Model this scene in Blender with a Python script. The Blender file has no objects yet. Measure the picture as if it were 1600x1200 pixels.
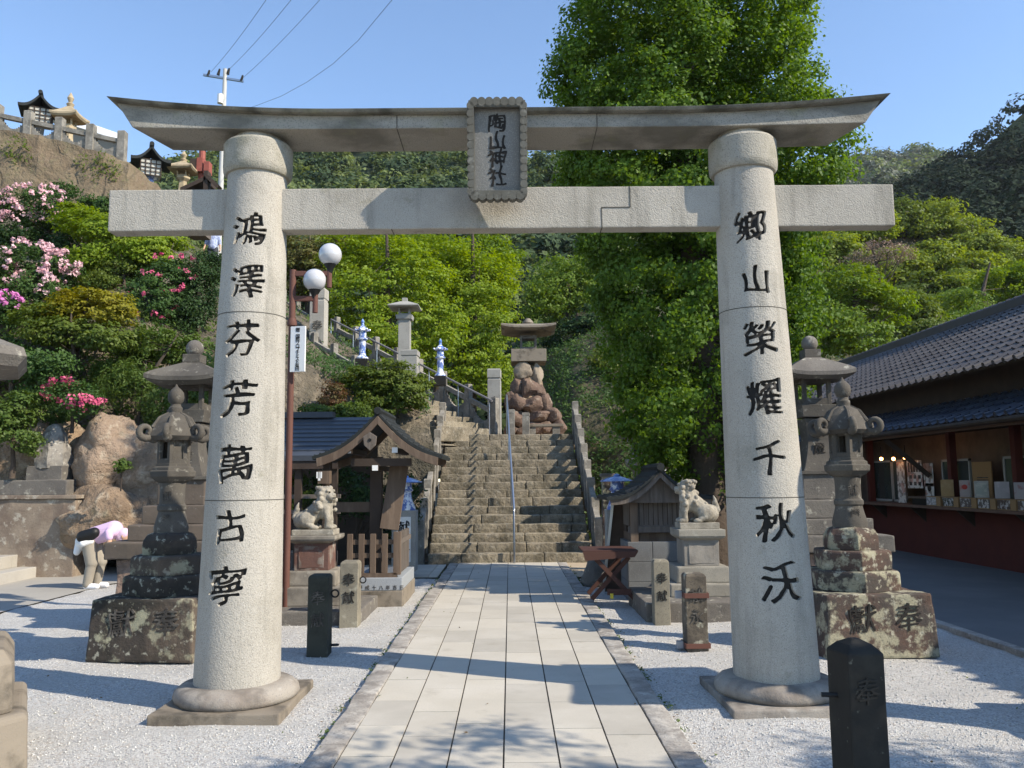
import bpy, bmesh, math, random
import numpy as np
from mathutils import Vector, Matrix
rad = math.radians
PI = math.pi
scn = bpy.context.scene
COL = scn.collection

# ------------------------------------------------------------------ camera
CAMH = 1.5; FPX = 1295.0
PITCH, ROLL, YAW = rad(6.6), rad(0.5), rad(0.2)
_f0 = Vector((math.sin(YAW) * math.cos(PITCH), math.cos(YAW) * math.cos(PITCH), math.sin(PITCH)))
_r0 = Vector((math.cos(YAW), -math.sin(YAW), 0))
_u0 = _r0.cross(_f0)
_R = _r0 * math.cos(ROLL) - _u0 * math.sin(ROLL)
_U = _u0 * math.cos(ROLL) + _r0 * math.sin(ROLL)
cd = bpy.data.cameras.new("camera"); cam = bpy.data.objects.new("camera", cd); COL.objects.link(cam)
cd.sensor_width = 36.0; cd.lens = 36.0 * FPX / 1600.0; cd.clip_start = 0.05; cd.clip_end = 3000
_m = Matrix((( _R.x, _U.x, -_f0.x, 0), (_R.y, _U.y, -_f0.y, 0), (_R.z, _U.z, -_f0.z, CAMH), (0, 0, 0, 1)))
cam.matrix_world = _m
scn.camera = cam

# ------------------------------------------------------------------ sky, sun, exposure
SUN_EL, SUN_DIR = rad(37.5), Vector((0.914, -0.405, 0)).normalized()
w = bpy.data.worlds.new("World"); scn.world = w; w.use_nodes = True
nt = w.node_tree; bg = nt.nodes["Background"]
sky = nt.nodes.new("ShaderNodeTexSky"); sky.sky_type = 'NISHITA'; sky.sun_disc = False
sky.sun_elevation = SUN_EL; sky.sun_rotation = rad(114)
sky.air_density = 1.0; sky.dust_density = 0.0; sky.ozone_density = 3.0; sky.altitude = 50
hs_ = nt.nodes.new("ShaderNodeHueSaturation"); hs_.inputs["Saturation"].default_value = 1.0; hs_.inputs["Value"].default_value = 1.35
nt.links.new(sky.outputs[0], hs_.inputs["Color"]); nt.links.new(hs_.outputs[0], bg.inputs[0]); bg.inputs[1].default_value = 0.14
sd = bpy.data.lights.new("sun", 'SUN'); sun = bpy.data.objects.new("sun", sd); COL.objects.link(sun)
sd.energy = 5.0; sd.angle = rad(0.5); sd.color = (1.0, 0.90, 0.75)
sv = SUN_DIR * math.cos(SUN_EL) + Vector((0, 0, math.sin(SUN_EL)))
sun.rotation_euler = sv.to_track_quat('Z', 'Y').to_euler()
scn.view_settings.view_transform = 'Standard'; scn.view_settings.look = 'None'
scn.view_settings.exposure = 0.5; scn.view_settings.gamma = 1.0
scn.cycles.max_bounces = 6; scn.cycles.diffuse_bounces = 3; scn.cycles.transparent_max_bounces = 4

# ------------------------------------------------------------------ pixel -> world (1600x1200 photo pixels)
def _ray(px, py):
    return _f0 + _R * ((px - 800) / FPX) + _U * ((600 - py) / FPX)
def P(px, py, Y):
    d = _ray(px, py); t = Y / d.y
    return Vector((d.x * t, Y, CAMH + d.z * t))
def G(px, py, z=0.0):
    d = _ray(px, py); t = (z - CAMH) / d.z
    return Vector((d.x * t, d.y * t, z))

# ------------------------------------------------------------------ mesh builder
class MB:
    def __init__(s): s.v = []; s.f = []; s.m = []
    def add(s, vs, fs, mi=0):
        o = len(s.v); s.v += [tuple(v) for v in vs]; s.f += [tuple(i + o for i in f) for f in fs]; s.m += [mi] * len(fs)
        return s
    def box(s, x0, x1, y0, y1, z0, z1, mi=0, tx=1.0, ty=1.0, rz=0, c=None):
        """box; top scaled by tx,ty about its own centre; rz rotates about centre"""
        cx_, cy_ = (x0 + x1) / 2, (y0 + y1) / 2; a, b = (x1 - x0) / 2, (y1 - y0) / 2
        vs = []
        for z, sx, sy in ((z0, 1, 1), (z1, tx, ty)):
            for ux, uy in ((-1, -1), (1, -1), (1, 1), (-1, 1)):
                x, y = ux * a * sx, uy * b * sy
                if rz: x, y = x * math.cos(rz) - y * math.sin(rz), x * math.sin(rz) + y * math.cos(rz)
                vs.append((cx_ + x, cy_ + y, z))
        return s.add(vs, [(3, 2, 1, 0), (4, 5, 6, 7), (0, 1, 5, 4), (1, 2, 6, 5), (2, 3, 7, 6), (3, 0, 4, 7)], mi)
    def lathe(s, prof, n=24, cx=0, cy=0, rot=0, mi=0, sq=False):
        """prof: list of (r,z) bottom to top; closed with caps. sq: r is half side of a square (n=4)"""
        k = math.sqrt(2) if sq else 1
        vs = []
        for r, z in prof:
            for i in range(n):
                a = rot + 2 * PI * i / n + (PI / 4 if sq else 0)
                vs.append((cx + r * k * math.cos(a), cy + r * k * math.sin(a), z))
        fs = [tuple(reversed(range(n)))]
        for j in range(len(prof) - 1):
            for i in range(n):
                a, b = j * n + i, j * n + (i + 1) % n
                fs.append((a, b, b + n, a + n))
        fs.append(tuple(range((len(prof) - 1) * n, len(prof) * n)))
        return s.add(vs, fs, mi)
    def tube(s, pts, rs, n=8, mi=0, cap=True):
        pts = [Vector(p) for p in pts]
        if not hasattr(rs, '__len__'): rs = [rs] * len(pts)
        vs = []; up = None
        for i, p in enumerate(pts):
            t = (pts[min(i + 1, len(pts) - 1)] - pts[max(i - 1, 0)])
            t = t.normalized() if t.length > 1e-9 else Vector((0, 0, 1))
            if up is None: up = Vector((0, 0, 1)) if abs(t.z) < .9 else Vector((1, 0, 0))
            a = t.cross(up); a = a.normalized() if a.length > 1e-6 else t.orthogonal().normalized()
            b = a.cross(t).normalized(); up = b
            for k in range(n):
                w_ = 2 * PI * k / n
                vs.append(p + (a * math.cos(w_) + b * math.sin(w_)) * rs[i])
        fs = []
        for i in range(len(pts) - 1):
            for k in range(n):
                q, r_ = i * n + k, i * n + (k + 1) % n
                fs.append((q, q + n, r_ + n, r_))
        if cap: fs += [tuple(range(n)), tuple(reversed(range((len(pts) - 1) * n, len(pts) * n)))]
        return s.add(vs, fs, mi)
    def bar(s, a, b, w_, h, mi=0, up=(0, 0, 1)):
        """rectangular bar from a to b, w_ wide, h tall"""
        a, b = Vector(a), Vector(b); t = (b - a).normalized(); up = Vector(up)
        r = t.cross(up); r = r.normalized() if r.length > 1e-5 else Vector((1, 0, 0)); u = r.cross(t).normalized()
        vs = []
        for p in (a, b):
            for i, j in ((-1, -1), (1, -1), (1, 1), (-1, 1)): vs.append(p + r * (i * w_ / 2) + u * (j * h / 2))
        return s.add(vs, [(0, 1, 2, 3), (7, 6, 5, 4), (0, 4, 5, 1), (1, 5, 6, 2), (2, 6, 7, 3), (3, 7, 4, 0)], mi)
    def prism(s, poly, axis, d0, d1, mi=0):
        """poly: 2-D points; axis 'y': (x,z) extruded in y; 'x': (y,z) extruded in x; 'z': (x,y) in z"""
        n = len(poly); vs = []
        for d in (d0, d1):
            for a, b in poly:
                vs.append({'y': (a, d, b), 'x': (d, a, b), 'z': (a, b, d)}[axis])
        fs = [tuple(range(n)), tuple(reversed(range(n, 2 * n)))] + [(i, i + n, (i + 1) % n + n, (i + 1) % n) for i in range(n)]
        return s.add(vs, fs, mi)
    def ball(s, c, r, n=12, m=8, mi=0, sx=1, sy=1, sz=1):
        vs = [(c[0], c[1], c[2] - r * sz)]
        for j in range(1, m):
            a = -PI / 2 + PI * j / m
            for i in range(n):
                b = 2 * PI * i / n
                vs.append((c[0] + r * sx * math.cos(a) * math.cos(b), c[1] + r * sy * math.cos(a) * math.sin(b), c[2] + r * sz * math.sin(a)))
        vs.append((c[0], c[1], c[2] + r * sz)); fs = []
        for i in range(n):
            fs.append((0, 1 + (i + 1) % n, 1 + i))
            fs.append((len(vs) - 1, 1 + (m - 2) * n + i, 1 + (m - 2) * n + (i + 1) % n))
        for j in range(m - 2):
            for i in range(n):
                a, b = 1 + j * n + i, 1 + j * n + (i + 1) % n
                fs.append((a, b, b + n, a + n))
        return s.add(vs, fs, mi)
    def build(s, name, mats, parent=None, loc=None, rz=0, bevel=0, seg=2, smooth=False, rough=0, cut=0, seed=1, ang=35):
        cuts = getattr(s, 'cuts', [])
        if name == 'inscription' and len(cuts) > 1:
            out = []
            for k, (v0, f0) in enumerate(cuts):
                v1, f1 = cuts[k + 1] if k + 1 < len(cuts) else (len(s.v), len(s.f))
                m_ = MB(); m_.v = s.v[v0:v1]; m_.f = [tuple(i - v0 for i in f) for f in s.f[f0:f1]]; m_.m = s.m[f0:f1]
                out.append(m_.build("engraved_character", mats, parent, loc, rz))
            return out[0]
        me = bpy.data.meshes.new(name); me.from_pydata(s.v, [], s.f)
        if not isinstance(mats, (list, tuple)): mats = [mats]
        for m in mats: me.materials.append(m)
        me.polygons.foreach_set('material_index', s.m)
        bm = bmesh.new(); bm.from_mesh(me)
        bmesh.ops.recalc_face_normals(bm, faces=bm.faces)
        if bevel:
            es = [e for e in bm.edges if len(e.link_faces) == 2 and e.calc_face_angle(0) > rad(30)]
            bmesh.ops.bevel(bm, geom=es, offset=bevel, segments=seg, affect='EDGES', profile=.6, clamp_overlap=True)
        if cut:
            for _ in range(8):
                es = [e for e in bm.edges if e.calc_length() > cut]
                if not es: break
                bmesh.ops.subdivide_edges(bm, edges=es, cuts=1, use_grid_fill=True)
                if len(bm.verts) > 60000: break
            bmesh.ops.triangulate(bm, faces=[f for f in bm.faces if len(f.verts) > 4])
        if rough:
            from mathutils import noise
            for v in bm.verts:
                p = v.co * 3.1 + Vector((seed * 7.3, seed * 3.1, 0)); q = v.co * 11 + Vector((seed, 0, 5))
                v.co += (noise.noise_vector(p) * .65 + noise.noise_vector(q) * .35) * rough
        if smooth:
            for f in bm.faces: f.smooth = True
            for e in bm.edges:
                if len(e.link_faces) == 2 and e.calc_face_angle(0) > rad(ang): e.smooth = False
        bm.to_mesh(me); bm.free(); me.update()
        return link(name, me, parent, loc, rz)

def link(name, me, parent=None, loc=None, rz=0):
    o = bpy.data.objects.new(name, me); COL.objects.link(o)
    if parent is not None: o.parent = parent
    if loc is not None: o.location = loc
    if rz: o.rotation_euler.z = rz
    return o
def tag(o, label=None, cat=None, group=None, kind=None):
    if label: o['label'] = label
    if cat: o['category'] = cat
    if group: o['group'] = group
    if kind: o['kind'] = kind
    return o
def thing(name, label, cat, loc=(0, 0, 0), rz=0, group=None):
    o = bpy.data.objects.new(name, None); COL.objects.link(o); o.empty_display_size = .2
    o.location = loc; o.rotation_euler.z = rz
    return tag(o, label, cat, group)
def structure(o): o['kind'] = 'structure'; return o
def copy_tree(o, parent=None):
    c = o.copy(); COL.objects.link(c); c.parent = parent
    for ch in list(o.children): copy_tree(ch, c)
    return c

# ------------------------------------------------------------------ materials
def M(name, col, layers=(), rough=.85, bumps=(), spec=.3, metal=0, emit=None, coord='Object', leafvar=None, translucent=0, rnd=True):
    """layers: (kind, scale, lo, hi, colour, strength[, stretch]) mixed over col in turn; bumps: (kind, scale, strength, dist)"""
    m = bpy.data.materials.new(name); m.use_nodes = True; t = m.node_tree; N, L = t.nodes, t.links
    bs = N["Principled BSDF"]; bs.inputs["Roughness"].default_value = rough
    bs.inputs["Specular IOR Level"].default_value = spec; bs.inputs["Metallic"].default_value = metal
    tc = N.new("ShaderNodeTexCoord"); vec = tc.outputs[coord]
    if rnd and coord == 'Object':
        oi = N.new("ShaderNodeObjectInfo"); ad = N.new("ShaderNodeVectorMath"); ad.operation = 'MULTIPLY_ADD'
        cb = N.new("ShaderNodeCombineXYZ")
        for k in range(3): L.new(oi.outputs["Random"], cb.inputs[k])
        L.new(cb.outputs[0], ad.inputs[0]); ad.inputs[1].default_value = (37, 19, 23); L.new(vec, ad.inputs[2]); vec = ad.outputs[0]
    def tex(kind, scale, stretch=None):
        v = vec
        if stretch:
            mp = N.new("ShaderNodeMapping"); mp.inputs["Scale"].default_value = stretch; L.new(v, mp.inputs[0]); v = mp.outputs[0]
        if kind == 'n':
            n = N.new("ShaderNodeTexNoise"); n.inputs["Scale"].default_value = scale; n.inputs["Detail"].default_value = 6; n.inputs["Roughness"].default_value = .6; o = n.outputs[0]
        elif kind == 'f':
            n = N.new("ShaderNodeTexNoise"); n.inputs["Scale"].default_value = scale; n.inputs["Detail"].default_value = 2; o = n.outputs[0]
        elif kind == 'v':
            n = N.new("ShaderNodeTexVoronoi"); n.inputs["Scale"].default_value = scale; s_ = N.new("ShaderNodeSeparateColor"); L.new(n.outputs["Color"], s_.inputs[0]); o = s_.outputs[0]
            L.new(v, n.inputs["Vector"]); return o
        elif kind == 'd':
            n = N.new("ShaderNodeTexVoronoi"); n.inputs["Scale"].default_value = scale; o = n.outputs["Distance"]
        elif kind == 'e':
            n = N.new("ShaderNodeTexVoronoi"); n.feature = 'DISTANCE_TO_EDGE'; n.inputs["Scale"].default_value = scale; o = n.outputs["Distance"]
        elif kind == 'w':
            n = N.new("ShaderNodeTexWave"); n.inputs["Scale"].default_value = scale; n.inputs["Distortion"].default_value = 4; n.inputs["Detail"].default_value = 3; o = n.outputs["Fac"]
        elif kind == 'a':
            n = N.new("ShaderNodeAttribute"); n.attribute_name = 'v'; return n.outputs["Fac"]
        L.new(v, n.inputs["Vector"]); return o
    rgb = N.new("ShaderNodeRGB"); rgb.outputs[0].default_value = (*col, 1); cur = rgb.outputs[0]
    for ly in layers:
        kind, sc, lo, hi, c2, st = ly[:6]
        o = tex(kind, sc, ly[6] if len(ly) > 6 else None)
        mr = N.new("ShaderNodeMapRange"); mr.inputs[1].default_value = lo; mr.inputs[2].default_value = hi
        mr.inputs[3].default_value = 0; mr.inputs[4].default_value = st; L.new(o, mr.inputs[0])
        mx = N.new("ShaderNodeMix"); mx.data_type = 'RGBA'; L.new(mr.outputs[0], mx.inputs[0]); L.new(cur, mx.inputs[6]); mx.inputs[7].default_value = (*c2, 1)
        cur = mx.outputs[2]
    L.new(cur, bs.inputs["Base Color"])
    nb = None
    for kind, sc, st, dist in bumps:
        b = N.new("ShaderNodeBump"); b.inputs["Strength"].default_value = st; b.inputs["Distance"].default_value = dist
        L.new(tex(kind, sc), b.inputs["Height"])
        if nb: L.new(nb, b.inputs["Normal"])
        nb = b.outputs[0]
    if nb: L.new(nb, bs.inputs["Normal"])
    if emit: bs.inputs["Emission Color"].default_value = (*emit[0], 1); bs.inputs["Emission Strength"].default_value = emit[1]
    if translucent:
        tr = N.new("ShaderNodeBsdfTranslucent"); ms = N.new("ShaderNodeMixShader"); ms.inputs[0].default_value = translucent
        hs = N.new("ShaderNodeHueSaturation"); hs.inputs["Hue"].default_value = .485; hs.inputs["Saturation"].default_value = 1.15; hs.inputs["Value"].default_value = 1.5
        L.new(cur, hs.inputs["Color"]); L.new(hs.outputs[0], tr.inputs[0])
        L.new(bs.outputs[0], ms.inputs[1]); L.new(tr.outputs[0], ms.inputs[2]); L.new(ms.outputs[0], N["Material Output"].inputs[0])
    return m

granite = M("granite", (.385, .358, .31), [('n', 1.3, .42, .68, (.46, .43, .375), .7), ('n', 2.2, .52, .72, (.27, .25, .205), .65), ('n', 3.2, .53, .72, (.19, .18, .15), .6, (2.5, 2.5, .3)), ('n', 7, .64, .74, (.20, .19, .13), .5),
     ('f', 150, .54, .66, (.14, .135, .12), .55), ('f', 130, .6, .7, (.58, .55, .5), .4)], rough=.95, bumps=[('f', 95, .7, .007), ('n', 30, .5, .010)])
granite_mossy = M("granite_mossy", (.25, .24, .20), [('n', 3, .42, .60, (.07, .068, .055), .9), ('n', 8, .55, .7, (.36, .35, .29), .5),
     ('f', 120, .55, .68, (.09, .09, .08), .6), ('n', 2, .6, .75, (.16, .17, .09), .5)], rough=.95, bumps=[('f', 110, .6, .006), ('n', 18, .3, .01)])
granite_base = M("granite_base", (.31, .28, .24), [('n', 3, .45, .62, (.19, .15, .12), .6), ('n', 2.2, .48, .60, (.09, .08, .07), .8),
     ('f', 120, .57, .68, (.15, .14, .14), .5), ('n', 9, .6, .75, (.5, .47, .42), .5)], rough=.95, bumps=[('f', 110, .5, .006), ('n', 16, .3, .012)])
ink = M("ink_paint", (.018, .016, .014), [('n', 14, .55, .75, (.14, .13, .12), .55)], rough=.8)
ink_faint = M("faded_ink", (.05, .045, .04), [('n', 9, .45, .7, (.22, .20, .17), .7)], rough=.9)
slab_m = M("path_granite", (.50, .46, .385), [('a', 1, 0, 1, (.36, .335, .29), .85), ('n', 1.5, .42, .7, (.58, .545, .48), .5),
     ('f', 160, .55, .68, (.28, .27, .25), .4), ('n', 4, .6, .78, (.30, .27, .22), .6), ('n', .8, .5, .7, (.40, .37, .31), .5)], rough=.8, bumps=[('f', 140, .25, .003), ('n', 7, .15, .01)], coord='Object', rnd=False)
joint_m = M("joint_mortar", (.07, .065, .055), [('n', 20, .4, .7, (.13, .12, .1), .6)])
kerb_m = M("kerb_stone", (.36, .335, .30), [('n', 3.5, .42, .6, (.20, .18, .16), .8), ('n', 9, .52, .66, (.52, .49, .44), .7), ('f', 60, .58, .7, (.10, .095, .09), .5)],
     rough=.95, bumps=[('n', 14, .7, .02), ('f', 90, .4, .006)])
gravel_m = M("gravel_mat", (.43, .42, .40), [('v', 115, .15, .95, (.64, .63, .60), .8), ('v', 95, .80, .86, (.20, .20, .205), .65), ('v', 70, .86, .88, (.40, .34, .28), .6),
     ('n', 1.2, .45, .7, (.42, .41, .38), .45)], rough=.95, bumps=[('d', 110, .8, .009), ('n', 22, .5, .02)], rnd=False)
asphalt_m = M("asphalt", (.14, .14, .14), [('n', 1.1, .45, .7, (.19, .185, .18), .7), ('f', 120, .5, .7, (.16, .16, .16), .4)], rough=.95, bumps=[('f', 150, .5, .004)], rnd=False)
soil_m = M("soil", (.20, .165, .12), [('n', 2, .4, .7, (.12, .10, .07), .7), ('n', 12, .55, .7, (.30, .26, .2), .5)], rough=1, bumps=[('n', 9, .6, .03)], rnd=False)
sand_m = M("sandy_ground", (.42, .34, .24), [('n', 3, .4, .7, (.34, .28, .2), .6)], rough=1, bumps=[('n', 30, .4, .01)], rnd=False)
old_stone = M("old_grey_stone", (.165, .15, .13), [('n', 2.5, .42, .62, (.11, .10, .09), .8), ('n', 9, .58, .68, (.42, .40, .33), .75), ('f', 70, .56, .68, (.07, .065, .06), .5)],
     rough=.95, bumps=[('n', 22, .5, .012), ('f', 90, .5, .006)])
lantern_stone = M("lantern_stone", (.10, .09, .076), [('n', 3, .4, .62, (.06, .054, .047), .7), ('n', 14, .59, .70, (.30, .285, .24), .7), ('n', 1.7, .5, .66, (.15, .135, .11), .6), ('f', 80, .56, .68, (.05, .05, .045), .4)],
     rough=.95, bumps=[('n', 26, .35, .008), ('f', 90, .5, .004)])
lichen_stone = M("lichen_stone", (.10, .066, .052), [('n', 2.2, .45, .6, (.06, .055, .05), .8), ('n', 5.5, .50, .57, (.36, .34, .24), .8), ('n', 15, .57, .63, (.42, .40, .31), .8), ('f', 60, .55, .68, (.04, .04, .035), .5)],
     rough=1, bumps=[('n', 18, .7, .015), ('f', 90, .5, .005)])
lichen_dark = M("lichen_dark_stone", (.06, .05, .042), [('n', 2.5, .42, .6, (.025, .024, .02), .85), ('n', 6, .54, .62, (.34, .33, .23), .85), ('n', 17, .59, .66, (.36, .35, .28), .8), ('n', .9, .55, .7, (.20, .15, .11), .5)],
     rough=1, bumps=[('n', 18, .7, .015), ('f', 90, .5, .005)])
pale_stone = M("pale_stone", (.235, .20, .155), [('n', 2.5, .45, .68, (.17, .14, .105), .7), ('n', 5, .5, .66, (.07, .062, .05), .75), ('f', 110, .57, .68, (.2, .18, .16), .4)],
     rough=.95, bumps=[('f', 110, .4, .005), ('n', 12, .25, .01)])
step_stone = M("step_stone", (.24, .205, .15), [('a', 1, 0, 1, (.32, .28, .205), .7), ('n', 3, .44, .6, (.10, .088, .062), .75), ('n', 10, .55, .66, (.34, .31, .25), .7), ('f', 50, .56, .68, (.055, .05, .04), .6)],
     rough=1, bumps=[('n', 13, .9, .04), ('f', 60, .6, .01)], rnd=False)
rock_m = M("brown_rock", (.30, .215, .14), [('n', 1.6, .4, .62, (.16, .115, .08), .8), ('n', 5, .52, .64, (.46, .38, .28), .7), ('n', 2.6, .58, .7, (.10, .10, .06), .5), ('f', 40, .55, .7, (.08, .06, .045), .5)],
     rough=1, bumps=[('n', 5, 1, .12), ('n', 22, .7, .03)])
boulder_m = M("red_brown_boulder", (.165, .112, .082), [('n', 2.5, .42, .62, (.11, .07, .055), .8), ('n', 7, .58, .7, (.44, .38, .3), .6), ('f', 50, .56, .7, (.06, .05, .04), .4)], rough=.9, bumps=[('n', 8, .8, .05), ('n', 30, .4, .01)])
wood_old = M("old_wood", (.125, .09, .065), [('n', 3, .4, .7, (.09, .06, .042), .8, (1, 1, .15)), ('n', 14, .5, .7, (.24, .18, .13), .5, (1, 1, .1))], rough=.8, bumps=[('n', 20, .4, .006)])
wood_dark = M("dark_wood", (.045, .032, .024), [('n', 4, .4, .7, (.075, .052, .038), .7)], rough=.75, bumps=[('n', 20, .3, .005)])
wood_grey = M("weathered_grey_wood", (.15, .125, .105), [('n', 5, .4, .7, (.09, .075, .062), .8, (3, 3, .3)), ('n', 20, .5, .7, (.22, .19, .165), .5, (2, 2, .2))], rough=.9, bumps=[('n', 30, .4, .005)])
slate = M("slate_roof", (.02, .024, .027), [('n', 5, .4, .7, (.035, .04, .045), .6)], rough=.75, bumps=[('n', 8, .3, .01)])
copper_roof = M("dark_copper_roof", (.016, .019, .019), [('n', 4, .4, .7, (.03, .035, .034), .7)], rough=.75, bumps=[('n', 9, .3, .01)])
tile_grey = M("roof_tile_brown_grey", (.072, .066, .066), [('a', 1, 0, 1, (.12, .113, .11), .7), ('n', 4, .45, .7, (.06, .052, .05), .6)], rough=.5, bumps=[('n', 30, .2, .004)], rnd=False)
tile_blue = M("roof_tile_blue_grey", (.05, .058, .08), [('a', 1, 0, 1, (.085, .095, .125), .7), ('n', 4, .45, .7, (.035, .04, .055), .5)], rough=.35, bumps=[('n', 30, .2, .004)], rnd=False)
rust = M("rust_brown_paint", (.125, .055, .04), [('n', 5, .45, .65, (.11, .05, .038), .7)], rough=.7)
redwall = M("dark_red_boards", (.11, .028, .02), [('n', 3, .4, .7, (.07, .02, .016), .7)], rough=.8)
black_m = M("black_paint", (.012, .012, .012), rough=.5)
white_m = M("white_paint", (.78, .78, .76), [('n', 4, .5, .7, (.66, .66, .63), .4)], rough=.6)
metal_m = M("steel_rail", (.42, .44, .47), rough=.28, metal=.9)
glass_dark = M("dark_window_glass", (.045, .055, .05), [('n', 1.5, .4, .7, (.09, .10, .09), .6)], rough=.12, spec=.6)
charcoal = M("dark_lacquered_wood", (.014, .013, .011), [('n', 6, .5, .7, (.03, .028, .022), .7), ('n', 20, .66, .72, (.16, .16, .13), .5)], rough=.75, bumps=[('n', 25, .4, .004)])
# ================================================================== ground, path, gravel
from mathutils import noise as mn
def sheet(name, poly, z, mat):
    me = bpy.data.meshes.new(name); me.from_pydata([(x, y, z) for x, y in poly], [], [tuple(range(len(poly)))]); me.materials.append(mat)
    return structure(link(name, me))
sheet("ground", [(-900, -900), (900, -900), (900, 1200), (-900, 1200)], -.09, soil_m)
sheet("asphalt_yard", [(4.42, -6), (13, -6), (13, 40), (4.42, 40)], -.035, asphalt_m)
sheet("paved_ground", [(-20, 4), (-6.15, 7.5), (-6.15, 13.0), (-4.2, 15.6), (-20, 15.6)], -.03, M("pale_paving", (.36, .34, .30), [('n', 1, .4, .7, (.28, .265, .24), .7), ('f', 90, .55, .7, (.2, .19, .17), .4)], bumps=[('f', 90, .3, .004)], rnd=False))
sheet("sandy_ground", [(.95, 13.2), (4.3, 13.2), (4.3, 17), (.95, 17)], -.012, sand_m)

def gravel():
    nx, ny = 300, 300
    xs = np.concatenate([np.linspace(-6.15, 4.42, nx)]); ys = 1.2 + (np.linspace(0, 1, ny) ** 1.25) * 13.0
    vs = []
    for y in ys:
        for x in xs:
            h = mn.noise(Vector((x * 1.1, y * 2.4, 0))) * .016 + mn.noise(Vector((x * 4, y * 5, 3))) * .009
            vs.append((x, y, -.042 + h))
    fs = [(j * nx + i, j * nx + i + 1, (j + 1) * nx + i + 1, (j + 1) * nx + i) for j in range(ny - 1) for i in range(nx - 1)]
    me = bpy.data.meshes.new("gravel"); me.from_pydata(vs, [], fs); me.materials.append(gravel_m)
    for p in me.polygons: p.use_smooth = True
    o = link("gravel", me); o['kind'] = 'stuff'; return o
gravel()

PX0, SW = -.945, .2995            # left edge of slabs and slab width
def path():
    rng = random.Random(4); mb = MB(); attr = []
    mb.box(PX0 - .01, PX0 + SW * 6 + .01, .2, 15.45, -.06, -.009, 1); attr += [.5] * 6
    for c in range(6):
        y = .3 + (.28 if c % 2 else 0) + rng.uniform(-.05, .05); x0 = PX0 + c * SW + .0025 + (.0025 if c else 0); x1 = PX0 + (c + 1) * SW - .0025 - (.0025 if c < 5 else 0)
        while y < 15.42:
            l = rng.choice([.52, .56, .6, .58]); y1 = min(y + l, 15.45)
            dz = rng.uniform(-.0018, .0018)
            mb.box(x0, x1, y + .004, y1 - .003, -.03, dz); v = rng.random() ** 1.6; attr += [v] * 6
            y = y1
    o = mb.build("stone_path", [slab_m, joint_m]); a = o.data.attributes.new('v', 'FLOAT', 'FACE')
    a.data.foreach_set('value', attr); return structure(o)
path()
def cross_path():
    rng = random.Random(9); mb = MB(); attr = []
    for x0, x1, y0, y1 in ((-6.1, -1.15, 13.3, 15.2),):
        mb.box(x0, x1, y0, y1, -.08, -.012, 1); attr += [.5] * 6
        x = x0
        while x < x1 - .05:
            xe = min(x + .6, x1); y = y0
            while y < y1 - .05:
                ye = min(y + .31, y1); mb.box(x + .005, xe - .005, y + .005, ye - .005, -.05, 0.002); attr += [rng.random()] * 6; y = ye
            x = xe
    o = mb.build("cross_path", [slab_m, joint_m]); a = o.data.attributes.new('v', 'FLOAT', 'FACE'); a.data.foreach_set('value', attr); structure(o)
cross_path()
def kerb(side):
    rng = random.Random(11 + side); mb = MB(); y = .3
    xi = PX0 if side < 0 else PX0 + 6 * SW
    while y < 15.3:
        l = rng.uniform(.9, 1.5); w_ = .165 + rng.uniform(-.01, .012)
        a, b = (xi - w_, xi - .006) if side < 0 else (xi + .006, xi + w_)
        mb.box(a, b, y + .006, min(y + l, 15.35) - .006, -.12, .006 + rng.uniform(-.003, .004)); y += l
    o = mb.build("path_kerb", kerb_m, bevel=.012, cut=.07, rough=.016, seed=side + 2, smooth=True, ang=50); structure(o)
kerb(-1); kerb(1)
mb = MB(); y = -5
while y < 9.6:
    mb.box(4.36, 4.47, y + .006, y + .994, -.1, .01); y += 1
structure(mb.build("yard_kerb", kerb_m, bevel=.01))

# ================================================================== glyphs
_gc = {}
def _raster(ch, n=150, pad=.12):
    c = bpy.data.curves.new('glyph', 'FONT'); c.body = ch; c.resolution_u = 3
    o = bpy.data.objects.new('glyph', c); COL.objects.link(o)
    dg = bpy.context.evaluated_depsgraph_get(); m = o.evaluated_get(dg).to_mesh(); m.calc_loop_triangles()
    V = [(v.co.x, v.co.y + .12) for v in m.vertices]; T = [tuple(t.vertices) for t in m.loop_triangles]
    o.evaluated_get(dg).to_mesh_clear(); bpy.data.objects.remove(o); bpy.data.curves.remove(c)
    g = np.zeros((n, n)); st = (1 + 2 * pad) / n
    for t in T:
        (x0, y0), (x1, y1), (x2, y2) = [V[k] for k in t]
        d = (y1 - y2) * (x0 - x2) + (x2 - x1) * (y0 - y2)
        if abs(d) < 1e-12: continue
        i0, i1 = int((min(x0, x1, x2) + pad) / st) , int((max(x0, x1, x2) + pad) / st) + 2
        j0, j1 = int((min(y0, y1, y2) + pad) / st) , int((max(y0, y1, y2) + pad) / st) + 2
        i0, j0, i1, j1 = max(i0, 0), max(j0, 0), min(i1, n), min(j1, n)
        X, Y = np.meshgrid((np.arange(i0, i1) + .5) * st - pad, (np.arange(j0, j1) + .5) * st - pad)
        a = ((y1 - y2) * (X - x2) + (x2 - x1) * (Y - y2)) / d; b = ((y2 - y0) * (X - x2) + (x0 - x2) * (Y - y2)) / d
        g[j0:j1, i0:i1] = np.maximum(g[j0:j1, i0:i1], (a >= -1e-6) & (b >= -1e-6) & (a + b <= 1 + 1e-6))
    return g, st, pad
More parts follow.
